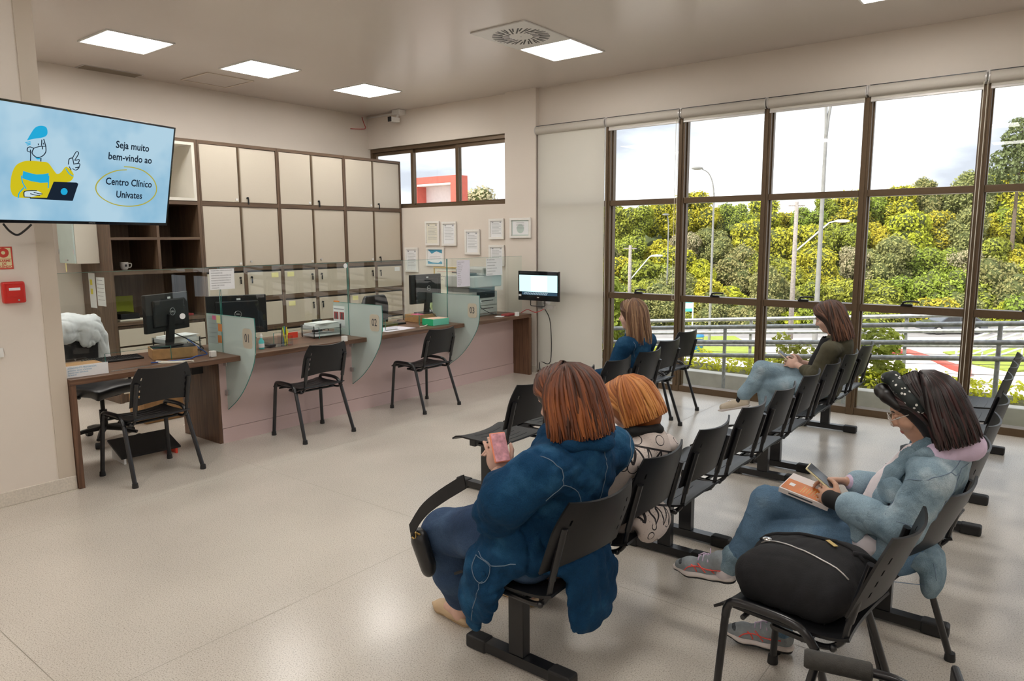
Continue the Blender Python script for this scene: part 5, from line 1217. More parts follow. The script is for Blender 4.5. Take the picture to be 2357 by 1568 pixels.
# car on the road
def car():
    p = at(2205, 52); p.z = gz(52); rz = math.atan2(RH.y, RH.x)
    t = thing('parked_car','dark grey car on the road behind the right panes','car',p,rz)
    body = [(-2.2,.32),(-2.25,.62),(-2.1,.82),(-1.25,.95),(-.6,1.42),(.9,1.48),(1.75,1.0),(2.15,.95),(2.2,.40),(2.1,.30)]
    MB().prism(body, lambda a,b,s: (a,s,b), -.85, .85).build('body','car_paint',t,bevel=.06)
    MB().prism([(-1.12,.97),(-.58,1.36),(.1,1.39),(.1,.98)],lambda a,b,s:(a,s,b),-.862,-.852).prism([(.18,.98),(.18,1.39),(.86,1.40),(1.5,1.0)],lambda a,b,s:(a,s,b),-.862,-.852).build('side_window','car_glass',t)
    for x in (-1.4,1.35): 
        for s in (-1,1): MB().cyl((x,s*.72,.33),(x,s*.90,.33),.33,n=18).build('wheel','rubber',t,smooth=40); MB().cyl((x,s*.90,.33),(x,s*.91,.33),.20,n=14).build('hubcap','alu_light',t)
    MB().box(2.14,2.21,-.8,-.5,.75,.92).build('tail_light','fire_red',t); MB().box(-2.25,-2.15,-.8,-.5,.65,.78).build('headlight','white_metal',t)
car()
# white stair rails beyond the ramp, right
base = at(2330, 15.5); t = thing('stair_rail','white tubular stair railing outside the rightmost pane','railing',base)
for k in range(2):
    o = RH*(.0+k*.9) + FH*(k*.5)
    for zr in (.30,.55,.80): MB().tube([o+Vector((0,0,zr)) - RH*1.2 + Vector((0,0,-.42)), o+RH*.9+Vector((0,0,zr+.32)), o+RH*1.1+Vector((0,0,zr+.28))], .025, 8).build('pipe','white_metal',t,smooth=40)
    for s in (-1.0,-.1,.8): MB().cyl(o+RH*s+Vector((0,0,-.5)), o+RH*s+Vector((0,0,.78+.3*s)), .022, n=8).build('post','white_metal',t,smooth=40)
# red neighbour building seen through the sliding window
a = ony(953,410,24); b = ony(1052,418,24)
t = thing('neighbour_building','red framed neighbouring building seen through the high window','building',((a.x+b.x)/2,24,-2)); hw = (b.x-a.x)/2; zt = a.z+2
f = MB().box(-hw,hw,0,.7,zt-.30,zt).box(-hw,-hw+.18,0,.7,0,zt-.30).box(hw-.40,hw,0,.7,0,zt-.30)
f.build('frame','red_paint',t); MB().box(-hw+.18,hw-.40,.6,.8,0,zt-.30).build('wall','pale_wall',t); MB().box(-hw+.18,hw-.40,0,.6,zt-.40,zt-.31).build('soffit','concrete',t)
pp = ony(1085,450,40); tree(Vector((pp.x,40,pp.z-3.6)), 5, .95, .4, 'pale tree top seen through the high window', 'tree beyond the high window')

# ================================================================== people: soft-union surfaces
class Field:
    """distance field on a grid; shapes melt together, mesh() pulls one closed skin over them"""
    def __init__(s, lo, hi, h):
        s.lo = np.array(lo, float); s.h = h; s.n = np.ceil((np.array(hi)-s.lo)/h).astype(int)+1
        s.D = np.full(tuple(s.n), .5, np.float32); s.ax = [s.lo[i]+h*np.arange(s.n[i]) for i in range(3)]
    def _sl(s, a, b):
        i0 = np.maximum(0, np.floor((a-s.lo)/s.h).astype(int)); i1 = np.minimum(s.n, np.ceil((b-s.lo)/s.h).astype(int)+1)
        if np.any(i1 <= i0): return None, None
        sl = tuple(slice(i0[k], i1[k]) for k in range(3)); g = np.meshgrid(*[s.ax[k][sl[k]] for k in range(3)], indexing='ij', sparse=True); return sl, g
    def _put(s, sl, d, k, sub):
        e = s.D[sl]
        if sub: 
            d = -d; h_ = np.clip(.5-.5*(d-e)/-k if False else .5+.5*(d-e)/k, 0, 1); s.D[sl] = e*(1-h_) + d*h_ + k*h_*(1-h_)
        else: h_ = np.clip(.5+.5*(e-d)/k, 0, 1); s.D[sl] = e*(1-h_) + d*h_ - k*h_*(1-h_)
    def cap(s, a, b, ra, rb=None, k=.02, sub=False, flat=None):
        """tapered rod; flat = (direction, factor) squeezes it along a direction"""
        rb = ra if rb is None else rb; a = np.array(a, float); b = np.array(b, float); m = max(ra, rb)*1.15 + 2.5*k + 2*s.h
        sl, g = s._sl(np.minimum(a,b)-m, np.maximum(a,b)+m)
        if sl is None: return s
        ab = b-a; L2 = max(1e-9, ab@ab); px, py, pz = g[0]-a[0], g[1]-a[1], g[2]-a[2]
        t = np.clip((px*ab[0]+py*ab[1]+pz*ab[2])/L2, 0, 1); qx, qy, qz = px-t*ab[0], py-t*ab[1], pz-t*ab[2]; r2 = qx*qx+qy*qy+qz*qz
        if flat is not None:
            f, c = np.array(flat[0], float), flat[1]; f /= np.linalg.norm(f); w = qx*f[0]+qy*f[1]+qz*f[2]; r2 = r2 + w*w*(1/c**2-1)
        s._put(sl, (np.sqrt(r2) - (ra+(rb-ra)*t)).astype(np.float32), k, sub); return s
    def chain(s, pts, rs, k=.02, **kw):
        for i in range(len(pts)-1): s.cap(pts[i], pts[i+1], rs[i], rs[i+1], k, **kw)
        return s
    def ell(s, c, r, rot=None, k=.02, sub=False):
        c = np.array(c, float); r = np.array(r, float); m = max(r) + 2.5*k + 2*s.h; sl, g = s._sl(c-m, c+m)
        if sl is None: return s
        x, y, z = g[0]-c[0], g[1]-c[1], g[2]-c[2]
        if rot is not None:
            Rm = np.array(rot); x, y, z = (x*Rm[0,0]+y*Rm[1,0]+z*Rm[2,0], x*Rm[0,1]+y*Rm[1,1]+z*Rm[2,1], x*Rm[0,2]+y*Rm[1,2]+z*Rm[2,2])
        k0 = np.sqrt((x/r[0])**2+(y/r[1])**2+(z/r[2])**2); k1 = np.sqrt((x/r[0]**2)**2+(y/r[1]**2)**2+(z/r[2]**2)**2)+1e-9
        s._put(sl, (k0*(k0-1)/k1).astype(np.float32), k, sub); return s
    def cut(s, p, n, k=.004):
        """remove everything on the n side of a plane"""
        n = np.array(n, float); n /= np.linalg.norm(n); g = np.meshgrid(*s.ax, indexing='ij', sparse=True)
        d = ((g[0]-p[0])*n[0]+(g[1]-p[1])*n[1]+(g[2]-p[2])*n[2]).astype(np.float32); s.D = np.maximum(s.D, d); return s
    def fold(s, amp, wl, seed=0, dirs=None):
        r_ = np.random.default_rng(seed); g = np.meshgrid(*s.ax, indexing='ij', sparse=True); near = np.abs(s.D) < .04
        acc = 0
        for i in range(3):
            d = r_.normal(size=3) if dirs is None else np.array(dirs[i % len(dirs)], float)+r_.normal(size=3)*.25
            d /= np.linalg.norm(d); e = r_.normal(size=3); e /= np.linalg.norm(e); f = 2*np.pi/(wl*r_.uniform(.7,1.4))
            w = np.sin(f*.5*(g[0]*d[0]+g[1]*d[1]+g[2]*d[2]) + 1.9*np.sin(f*.31*(g[0]*e[0]+g[1]*e[1]+g[2]*e[2])+i)); msk = .5+.5*np.sin(f*.23*(g[0]*e[1]+g[1]*e[2]+g[2]*e[0])+2*i)
            acc = acc + (1-np.abs(w))**2.2*msk                          # sharp creases that come and go
        s.D = np.where(near, s.D + amp*(acc-.45), s.D).astype(np.float32); return s
    def sample(s, P):
        q = np.clip((P-s.lo)/s.h, 0, np.array(s.n)-1.001); i = q.astype(int); f = q-i; v = 0
        for dx in (0,1):
            for dy in (0,1):
                for dz in (0,1):
                    w = (f[:,0] if dx else 1-f[:,0])*(f[:,1] if dy else 1-f[:,1])*(f[:,2] if dz else 1-f[:,2]); v = v + w*s.D[i[:,0]+dx, i[:,1]+dy, i[:,2]+dz]
        return v
    def grad(s, P):
        e = s.h*.7; G = np.stack([s.sample(P+np.eye(3)[k]*e)-s.sample(P-np.eye(3)[k]*e) for k in range(3)], 1); return G/(np.linalg.norm(G,axis=1,keepdims=True)+1e-9)
    def snap(s, pts, off=.0):
        P = np.array(pts, float)
        for _ in range(8): P = P - s.grad(P)*(s.sample(P)-off)[:,None]*.8
        return P
    def mesh(s):
        D = s.D; ins = D < 0; n = s.n
        c = np.zeros(tuple(n-1), np.int8)
        for dx in (0,1):
            for dy in (0,1):
                for dz in (0,1): c += ins[dx:n[0]-1+dx, dy:n[1]-1+dy, dz:n[2]-1+dz]
        I = np.argwhere((c > 0) & (c < 8)); acc = np.zeros((len(I),3)); cnt = np.zeros(len(I))
        off = [(0,0,0),(1,0,0),(0,1,0),(1,1,0),(0,0,1),(1,0,1),(0,1,1),(1,1,1)]
        vals = [D[I[:,0]+o[0], I[:,1]+o[1], I[:,2]+o[2]] for o in off]
        for (a, b) in ((0,1),(2,3),(4,5),(6,7),(0,2),(1,3),(4,6),(5,7),(0,4),(1,5),(2,6),(3,7)):
            va, vb = vals[a], vals[b]; m = (va < 0) != (vb < 0); t = np.where(m, va/(va-vb+1e-12), 0)[:,None]
            acc += np.where(m[:,None], np.array(off[a])*(1-t)+np.array(off[b])*t, 0); cnt += m
        V = s.lo + s.h*(I + acc/cnt[:,None]); idx = np.full(tuple(n-1), -1, np.int32); idx[I[:,0],I[:,1],I[:,2]] = np.arange(len(I)); F = []
        for ax in range(3):
            sh = [slice(0,n[k]) for k in range(3)]; s0 = list(sh); s1 = list(sh); s0[ax] = slice(0,n[ax]-1); s1[ax] = slice(1,n[ax])
            a, b = ins[tuple(s0)], ins[tuple(s1)]; E = np.argwhere(a != b); u, v = [(1,2),(2,0),(0,1)][ax]
            E = E[(E[:,u] > 0) & (E[:,v] > 0) & (E[:,u] < n[u]-1) & (E[:,v] < n[v]-1)]
            def cell(du, dv):
                q = E.copy(); q[:,u] -= du; q[:,v] -= dv; return idx[q[:,0],q[:,1],q[:,2]]
            Q = np.stack([cell(1,1),cell(0,1),cell(0,0),cell(1,0)],1); fl = ~a[E[:,0],E[:,1],E[:,2]]; Q[fl] = Q[fl][:,::-1]; F.append(Q)
        F = np.concatenate(F); F = F[(F >= 0).all(1)]; return V, F
    def build(s, name, m, parent, relax=2):
        V, F = s.mesh(); Vr = V
        for _ in range(relax):        # even the skin out a little
            A = np.zeros_like(Vr); C = np.zeros(len(Vr))
            for i in range(4): np.add.at(A, F[:,i], Vr[F[:,(i+1)%4]]+Vr[F[:,(i-1)%4]]); np.add.at(C, F[:,i], 2)
            Vr = Vr*.5 + .5*A/np.maximum(C,1)[:,None]
        o = bpy.data.objects.new(name, np_mesh(name, Vr - np.array(parent.location), F, m, True)); COL.objects.link(o); o.parent = parent; return o
def seam_on(field, paths, r, m, parent, name='stitching', off=.0006):
    for p in paths:
        P = field.snap([tuple(v) for v in spline(p, 5)], off); MB().tube([Vector(q)-parent.location for q in P], r, 5).build(name, m, parent, smooth=True)
V3 = lambda *a: np.array(a, float)
def frame_of(f, up=(0,0,1)):
    f = np.array(f, float); f /= np.linalg.norm(f); u = np.array(up, float); u = u - f*(u@f); u /= np.linalg.norm(u); return f, np.cross(u, f), u   # forward, left, up
def head(fd, c, f, l, u, sc=1.0, k=.016, ear=True):
    """skull, jaw, nose, lips, brow and ears melted into the body"""
    rot = np.stack([f, l, u], 1); P = lambda a, b, d: c + (f*a + l*b + u*d)*sc
    fd.ell(P(-.012,0,.030), V3(.098,.076,.092)*sc, rot, k); fd.ell(P(.030,0,-.035), V3(.066,.060,.078)*sc, rot, k)
    fd.ell(P(.060,0,-.088), V3(.030,.032,.026)*sc, rot, .02)
    fd.ell(P(.074,0,.026), V3(.022,.052,.016)*sc, rot, .014)
    fd.cap(P(.086,0,.012), P(.108,0,-.024), .008*sc, .0125*sc, .010); fd.ell(P(.098,.011,-.030), V3(.010,.008,.008)*sc, rot, .006); fd.ell(P(.098,-.011,-.030), V3(.010,.008,.008)*sc, rot, .006)
    for s in (-1,1):
        fd.ell(P(.088,.030*s,.004), V3(.014,.020,.012)*sc, rot, .010, True)
        fd.ell(P(.062,.040*s,-.030), V3(.026,.020,.024)*sc, rot, .02)
        if ear: fd.ell(P(-.008,.076*s,-.008), V3(.020,.009,.032)*sc, rot, .008)
    fd.ell(P(.088,0,-.056), V3(.011,.024,.0065)*sc, rot, .005); fd.ell(P(.085,0,-.069), V3(.011,.021,.008)*sc, rot, .005)
    return P, rot
def eyes(parent, P, f, l, u, iris='iris', closed=.6):
    for s in (-1,1):
        c = P(.078,.031*s,.004); Rm = Matrix(((f[0],l[0],u[0]),(f[1],l[1],u[1]),(f[2],l[2],u[2])))
        MB().ball(Vector(c)-parent.location, .0125, 12, 8).build('eye', 'eye_white', parent, smooth=True)
        MB().ball(Vector(P(.086,.031*s,.000))-parent.location, (.0055,.0065,.0065), 10, 6, Rm).build('iris', iris, parent, smooth=True)
        MB().ball(Vector(P(.0785,.031*s,.0075))-parent.location, (.0140,.0150,.0085), 12, 8, Rm).build('eyelid', 'skin', parent, smooth=True)
        MB().tube([Vector(P(.092-.010*abs(q-.35)*1.4,(.016+.034*q)*s,.024+.006*math.sin(q*3)))-parent.location for q in (0,.25,.5,.75,1)], [.002,.0032,.0034,.003,.0012], 6).build('eyebrow', 'brow_hair', parent, smooth=True)
def hand(fd, w, d, nrm, side, curl=.5, spread=.16, size=1.0, thumb=.6):
    """palm and five fingers: w wrist, d towards the fingers, nrm out of the back of the hand, side towards the thumb"""
    d = np.array(d, float); d /= np.linalg.norm(d); nrm = np.array(nrm, float); nrm -= d*(nrm@d); nrm /= np.linalg.norm(nrm); t = np.cross(nrm, d)
    if t@np.array(side, float) < 0: t = -t
    w = np.array(w, float); s = size; R_ = np.stack([d, t, nrm], 1)
    fd.ell(w+d*.048*s, V3(.052,.041,.0155)*s, R_, .010)
    for i, (o, L, r) in enumerate(((.030,.070,.0088),(.010,.078,.0090),(-.011,.073,.0086),(-.031,.058,.0078))):
        b = w + d*.086*s + t*o*s; a = spread*(1.2-.8*i); dd = d*math.cos(a) + t*math.sin(a); c = curl*(1+.08*i); p = b
        for j, fr in enumerate((.44,.31,.25)):
            an = c*(.55+.75*j); dj = dd*math.cos(an) - nrm*math.sin(an); q = p + dj*L*fr*s; fd.cap(p, q, r*s*(1-.07*j), r*s*(.95-.10*j), .004); p = q
    b = w + d*.022*s + t*.030*s; dj = d*.62 + t*.72 - nrm*.18*thumb; dj /= np.linalg.norm(dj); q = b + dj*.040*s; fd.cap(b, q, .0135*s, .0105*s, .010)
    dj = d*.92 + t*.30 - nrm*.35*thumb; dj /= np.linalg.norm(dj); q2 = q + dj*.030*s; fd.cap(q, q2, .0105*s, .0092*s, .004)
    dj = d*.96 - t*.05 - nrm*.45*thumb; dj /= np.linalg.norm(dj); fd.cap(q2, q2+dj*.024*s, .0092*s, .0075*s, .004)
def hair_strands(parent, c, f, l, u, prof, n, m, rad=(.0030,.0055), face=(-.9,.9), seed=1, part=0.0, taper=.25, wave=.006, name='hair_strands', root=.25):
    """strands from the parting over the skull and down; prof(theta)-> (reach radius, drop) ; theta 0 = face side"""
    rr = random.Random(seed); V = []; F = []; T = []
    for q in range(n):
        th = rr.uniform(face[1], 2*math.pi+face[0]); hz = f*math.cos(th) + l*math.sin(th); rad_a, drop, flare = prof(th)
        st = c + u*(.124+rr.uniform(-.004,.003)) + l*part*.6 + f*rr.uniform(-.05,.04) ; lay = rr.uniform(-.008,.006); P = []
        ph1 = rr.uniform(0,6.28); w_ = rr.uniform(.4,1)*wave; dr = drop*rr.uniform(.90,1.03); sw = np.cross(u, hz)
        for j in range(12):
            v = j/11
            if v < .38: a = v/.38*1.5; p = c + hz*(rad_a+lay)*math.sin(a) + u*(.122+lay)*math.cos(a)*(1 if math.cos(a) > 0 else 1)
            else:
                b = (v-.38)/.62; p = c + hz*((rad_a+lay)*math.sin(1.5) + flare*b*(1-.35*b)) + u*((.122)*math.cos(1.5) - dr*b)
            P.append(p + sw*w_*math.sin(ph1+5*v) + hz*w_*.4*math.cos(ph1+6*v))
        r0 = rr.uniform(*rad); tone = rr.random(); base = len(V)
        for j, p in enumerate(P):
            tg = P[min(j+1,11)]-P[max(j-1,0)]; tg = tg/(np.linalg.norm(tg)+1e-9); s1 = np.cross(tg, hz); s1 = s1/(np.linalg.norm(s1)+1e-9); s2 = np.cross(s1, tg)
            rj = r0*(1 if j < 8 else 1-(1-taper)*((j-8)/3)); 
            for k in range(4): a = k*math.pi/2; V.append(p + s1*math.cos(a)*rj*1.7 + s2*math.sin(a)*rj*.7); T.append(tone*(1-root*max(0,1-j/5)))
        for j in range(11):
            for k in range(4): F.append((base+j*4+k, base+j*4+(k+1)%4, base+j*4+4+(k+1)%4, base+j*4+4+k))
    me = np_mesh(name, np.array(V)-np.array(parent.location), np.array(F), m, True)
    at_ = me.attributes.new('tone', 'FLOAT', 'POINT'); at_.data.foreach_set('value', np.array(T, np.float32))
    o = bpy.data.objects.new(name, me); COL.objects.link(o); o.parent = parent; return o
def hair_make(parent, P, rot, c, fr, rad, drop, flare, n, m, seed, face=(-1.4,1.4), h=.0075, wave=.007, r=(.0034,.0062), facecut=((.095,0,-.045),(.075,.060,.105)), side=1.0, root=.25):
    f, l, u = fr; lo = c-V3(.2,.2,drop+.12); hi = c+V3(.2,.2,.2); q = Field(lo, hi, h); rt = np.stack([f,l,u],1)
    q.ell(c, V3(rad-.014, (rad-.018)*side, .108), rt, .02)
    q.chain([c-f*.012, c-u*drop*.45-f*(.012+flare*.5), c-u*drop*.86-f*(.012+flare*.6)], [rad-.020, rad-.022, rad-.040], .02)
    q.ell(P(-.004,0,.040), V3(.104,.084,.090), rot, .015)
    q.ell(P(*facecut[0]), V3(*facecut[1]), rot, .012, True); q.build('hair', m, parent)
    # hair of the front: from the parting over the temples
    rr = random.Random(seed+1); V = []; F = []; T = []
    for i in range(int(n*.55)):
        sd = 1 if i % 2 else -1; a = rr.uniform(-.05,.088); lay = rr.uniform(-.003,.008); e = rr.uniform(.75,1.02); w = rr.uniform(-1,1)*wave
        top = P(a, .006*sd, .128+lay-.9*max(0,a-.03)**2*9); mid = P(a*.88, (.058+lay)*sd, .108-1.6*max(0,a-.03)*.5); lowp = P(min(a*.55,.040)-.012, (.094+lay)*sd*side, .035)
        z0 = P(min(a*.30,.018)-.020, (.100+lay)*sd*side, -.045); end = z0 + (-u)*max(.01,(drop*e-.06)) + w*f - f*flare*.25
        pts = spline([tuple(top), tuple(mid), tuple(lowp), tuple(z0), tuple(end)], 3); r0 = rr.uniform(*r); tone = rr.random(); base = len(V); N = len(pts)
        for j, p in enumerate(pts):
            p = np.array(p); tg = np.array(pts[min(j+1,N-1)]-pts[max(j-1,0)]); tg /= np.linalg.norm(tg)+1e-9; o_ = p-c; s1 = np.cross(tg,o_); s1 /= np.linalg.norm(s1)+1e-9; s2 = np.cross(s1,tg); rj = r0*(1 if j < N*.7 else 1-.65*((j/N-.7)/.3))
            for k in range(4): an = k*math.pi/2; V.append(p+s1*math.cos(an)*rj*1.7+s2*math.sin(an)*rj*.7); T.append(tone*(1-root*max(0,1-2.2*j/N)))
        for j in range(N-1):
            for k in range(4): F.append((base+j*4+k, base+j*4+(k+1)%4, base+j*4+4+(k+1)%4, base+j*4+4+k))
    me = np_mesh('front_strands', np.array(V)-np.array(parent.location), np.array(F), m, True); at_ = me.attributes.new('tone','FLOAT','POINT'); at_.data.foreach_set('value', np.array(T,np.float32)); o = bpy.data.objects.new('front_strands', me); COL.objects.link(o); o.parent = parent
    def prof(th): return (rad*(1 if abs(math.cos(th)) > .7 else side), drop, flare if math.cos(th) < .2 else flare*.2)
    return hair_strands(parent, c, f, l, u, prof, n, m, r, face, seed, 0, .3, wave, root=root)
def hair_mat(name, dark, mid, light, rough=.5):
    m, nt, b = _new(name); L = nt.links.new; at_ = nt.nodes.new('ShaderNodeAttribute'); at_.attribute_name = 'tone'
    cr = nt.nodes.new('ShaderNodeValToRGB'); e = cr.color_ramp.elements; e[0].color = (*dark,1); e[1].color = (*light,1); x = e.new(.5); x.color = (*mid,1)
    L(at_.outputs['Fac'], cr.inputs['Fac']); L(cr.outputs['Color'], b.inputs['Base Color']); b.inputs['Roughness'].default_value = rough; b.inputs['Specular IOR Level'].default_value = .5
def denim(name, a, b_, fade, wear=.5):
    m, nt, b = _new(name); L = nt.links.new; tc = nt.nodes.new('ShaderNodeTexCoord'); nz = nt.nodes.new('ShaderNodeTexNoise'); nz.inputs['Scale'].default_value = 7; nz.inputs['Detail'].default_value = 6
    n2 = nt.nodes.new('ShaderNodeTexNoise'); n2.inputs['Scale'].default_value = 420; n2.inputs['Detail'].default_value = 1
    cr = nt.nodes.new('ShaderNodeValToRGB'); e = cr.color_ramp.elements; e[0].position = .32; e[0].color = (*a,1); e[1].position = .74; e[1].color = (*fade,1); x = e.new(.55); x.color = (*b_,1)
    mx = nt.nodes.new('ShaderNodeMix'); mx.data_type = 'RGBA'; mx.blend_type = 'OVERLAY'; mx.inputs['Factor'].default_value = wear
    for n in (nz, n2): L(tc.outputs['Object'], n.inputs['Vector'])
    L(nz.outputs['Fac'], cr.inputs['Fac']); L(cr.outputs['Color'], mx.inputs['A']); L(n2.outputs['Fac'], mx.inputs['B']); L(mx.outputs['Result'], b.inputs['Base Color'])
    bp = nt.nodes.new('ShaderNodeBump'); bp.inputs['Strength'].default_value = .25; bp.inputs['Distance'].default_value = .002; L(n2.outputs['Fac'], bp.inputs['Height']); L(bp.outputs['Normal'], b.inputs['Normal'])
    n3 = nt.nodes.new('ShaderNodeTexNoise'); n3.inputs['Scale'].default_value = 16; n3.inputs['Detail'].default_value = 3; n3.inputs['Distortion'].default_value = 1.4; L(tc.outputs['Object'], n3.inputs['Vector'])
    b2 = nt.nodes.new('ShaderNodeBump'); b2.inputs['Strength'].default_value = .55; b2.inputs['Distance'].default_value = .012; L(n3.outputs['Fac'], b2.inputs['Height']); L(b2.outputs['Normal'], bp.inputs['Normal'])
    b.inputs['Roughness'].default_value = .9; b.inputs['Specular IOR Level'].default_value = .15
def skin_mat():
    m = mat('skin', (.56,.33,.23), .48, var=.10, vscale=22, bump=.03, bscale=160); b = m.node_tree.nodes['Principled BSDF']
    b.inputs['Subsurface Weight'].default_value = .12; b.inputs['Subsurface Radius'].default_value = (.012,.005,.003)
skin_mat(); mat('skin_pale', (.66,.42,.33), .5, var=.10, vscale=20)
mat('eye_white', (.75,.73,.70), .2); mat('iris', (.06,.035,.02), .15); mat('brow_hair', (.03,.018,.012), .6); mat('lip', (.42,.14,.12), .45); mat('nail_red', (.50,.02,.03), .2)
denim('denim_deep', (.005,.032,.080), (.009,.050,.120), (.030,.115,.225)); denim('denim_slate', (.035,.062,.125), (.050,.088,.165), (.085,.14,.24)); denim('denim_pale', (.11,.175,.225), (.24,.335,.40), (.50,.59,.64)); denim('denim_mid', (.085,.155,.24), (.12,.205,.305), (.20,.30,.40)); denim('denim_sky', (.22,.32,.40), (.30,.42,.50), (.46,.56,.62)); denim('denim_navy', (.006,.035,.085), (.011,.055,.125), (.035,.11,.20))
mat('stitch', (.15,.21,.29), .8); mat('stitch_dark', (.05,.08,.13), .8); mat('lilac_fleece', (.62,.50,.66), .9, var=.05, vscale=30, bump=.15, bscale=120); mat('white_tee', (.72,.66,.69), .9, var=.04, vscale=20, bump=.1, bscale=80); mat('olive_cloth', (.075,.068,.040), .85, var=.25, vscale=9, bump=.12, bscale=150); mat('black_cloth', (.010,.010,.012), .9, var=.2, vscale=20, bump=.2, bscale=200); mat('ribbed_black', (.008,.008,.009), .8)
hair_mat('hair_auburn', (.035,.012,.006), (.17,.045,.014), (.33,.10,.025)); hair_mat('hair_copper', (.28,.08,.015), (.50,.17,.035), (.66,.30,.085)); hair_mat('hair_black', (.006,.004,.004), (.016,.008,.008), (.055,.018,.018), .42); hair_mat('hair_brown', (.03,.014,.009), (.085,.035,.02), (.22,.095,.05)); hair_mat('hair_light', (.09,.04,.02), (.20,.10,.05), (.40,.25,.14))

def person(label, loc):
    return thing('person', label, 'person', loc)
# ------------------------------------------------------------------ woman with glasses, pale denim (near row)
def p5():
    t = person('woman in pale denim jacket and glasses reading with crossed legs', (-.55, 3.05, .0))
    f, l, u = frame_of((-.86,-.20,-.50)); hc = V3(-.418,3.045,1.105)
    kR, aR = V3(-.955,2.985,.630), V3(-1.075,2.895,.335); kL, aL = V3(-.925,2.965,.485), V3(-.845,2.925,.10)
    hR, hL = V3(-.47,3.14,.545), V3(-.47,2.96,.545); shL, shR = V3(-.340,2.885,.885), V3(-.350,3.215,.885)
    eL, eR = V3(-.415,2.830,.690), V3(-.50,3.245,.705); wL, wR = V3(-.635,2.905,.715), V3(-.655,3.10,.745)
    # body
    b = Field((-1.22,2.70,.0),(-.18,3.42,1.26),.0058)
    P, rot = head(b, hc, f, l, u, .98)
    b.chain([V3(-.385,3.05,1.03), V3(-.345,3.05,.93)], [.050,.056], .02)
    b.chain([V3(-.385,3.05,.89), V3(-.44,3.05,.75), V3(-.50,3.05,.57)], [.080,.085,.10], .03)
    b.chain([shL, eL, wL], [.045,.038,.025], .02); b.chain([shR, eR, wR], [.045,.038,.025], .02)
    b.chain([hR, kR, aR], [.075,.052,.034], .02); b.chain([hL, kL, aL], [.075,.052,.034], .02)
    hand(b, wR+V3(-.005,0,0), (-.93,-.25,-.05), (.15,.45,.9), (-.2,-.1,1), .55, .10, .95, .4)
    hand(b, wL+V3(-.012,.005,.0), (-.88,.42,.10), (-.1,-.75,.25), (-.2,.2,1), .75, .08, .95, .6)
    b.build('body', 'skin', t, 1)
    eyes(t, P, f, l, u)
    MB().ball(Vector(P(.0915,0,-.0625))-t.location, (.009,.021,.011), 10, 6, Matrix([[f[i],l[i],u[i]] for i in range(3)])).build('lips', 'lip', t, smooth=True)
    # jeans
    j = Field((-1.20,2.76,.08),(-.28,3.34,.76),.008)
    j.chain([hR, V3(-.72,3.06,.62), kR, (kR+aR)/2+V3(.02,0,0), aR], [.090,.078,.062,.056,.043], .02)
    j.chain([hL, V3(-.70,2.965,.525), kL, (kL+aL)/2, aL], [.090,.078,.062,.055,.045], .02)
    j.ell(V3(-.45,3.05,.54), V3(.12,.17,.09), None, .03).fold(.0045,.050,2).build('jeans', 'denim_mid', t)
    for a_, k_ in ((aR, kR),):
        d = (a_-k_)/np.linalg.norm(a_-k_); q = Field(a_-.12, a_+.12, .006); q.cap(a_-d*.050, a_-d*.004, .052, .050, .004).build('turned_cuff', 'denim_pale', t)
    # hoodie and tee
    h = Field((-.72,2.80,.48),(-.16,3.36,1.04),.008)
    h.chain([V3(-.385,3.05,.865), V3(-.445,3.05,.75), V3(-.51,3.05,.60)], [.105,.118,.128], .03).ell(V3(-.53,3.0,.575), V3(.085,.15,.075), None, .03).fold(.005,.07,5)
    h.build('sweatshirt', 'white_tee', t)
    hd = Field((-.44,2.86,.84),(-.14,3.26,1.10),.007)
    hd.chain([V3(-.41,3.0,.935), V3(-.33,2.955,.955), V3(-.245,3.04,.985), V3(-.32,3.16,.975)], [.030,.040,.048,.040], .03); hd.build('hood', 'lilac_fleece', t)
    for w_, e_ in ((wL, eL),):
        d = (w_-e_)/np.linalg.norm(w_-e_); q = Field(w_-.12, w_+.12, .006); q.cap(w_-d*.085, w_-d*.03, .047, .046, .006).build('sleeve_cuff', 'lilac_fleece', t)
        q = Field(w_-.12, w_+.14, .006); q.cap(w_-d*.03, w_+d*.050+V3(0,0,-.002), .036, .036, .006).build('wrist_support', 'ribbed_black', t)
    d = (wR-eR)/np.linalg.norm(wR-eR); q = Field(wR-.12, wR+.12, .006); q.cap(wR-d*.07, wR-d*.015, .038, .036, .006).build('sleeve_cuff', 'lilac_fleece', t)
    # jacket: open at the front
    k = Field((-.66,2.72,.36),(-.16,3.42,1.04),.007)
    k.chain([V3(-.355,3.05,.92), V3(-.385,3.05,.76), V3(-.44,3.05,.58)], [.118,.135,.142], .03)
    k.ell(V3(-.345,2.935,.895), V3(.088,.075,.068), None, .03).ell(V3(-.35,3.165,.895), V3(.088,.075,.068), None, .03)
    k.cut((-.395,3.055,.50),(.966,-.259,-.41))
    k.chain([shL+V3(0,.0,-.01), eL, wL*.55+eL*.45], [.074,.066,.054], .02); k.chain([shR+V3(0,0,-.01), eR, wR*.6+eR*.4], [.074,.064,.052], .02)
    k.chain([V3(-.44,2.90,.62), V3(-.48,2.885,.49)], [.060,.050], .03); k.ell(V3(-.37,3.03,.535), V3(.07,.13,.045), None, .03).ell(V3(-.325,3.02,.47), V3(.040,.125,.085), None, .03)
    k.fold(.0050,.065,9).fold(.0022,.03,10)
    k.cap(V3(-.625,3.085,1.0), V3(-.655,3.085,.40), .155, .165, .02, True)          # the open front
    k.cap(V3(-.44,3.05,1.08), V3(-.40,3.05,.94), .080, .070, .01, True); k.build('jacket', 'denim_pale', t, 1)
    d = (wL-eL)/np.linalg.norm(wL-eL); q = Field(wL-.2, wL+.2, .007); c0 = eL*.42+wL*.58
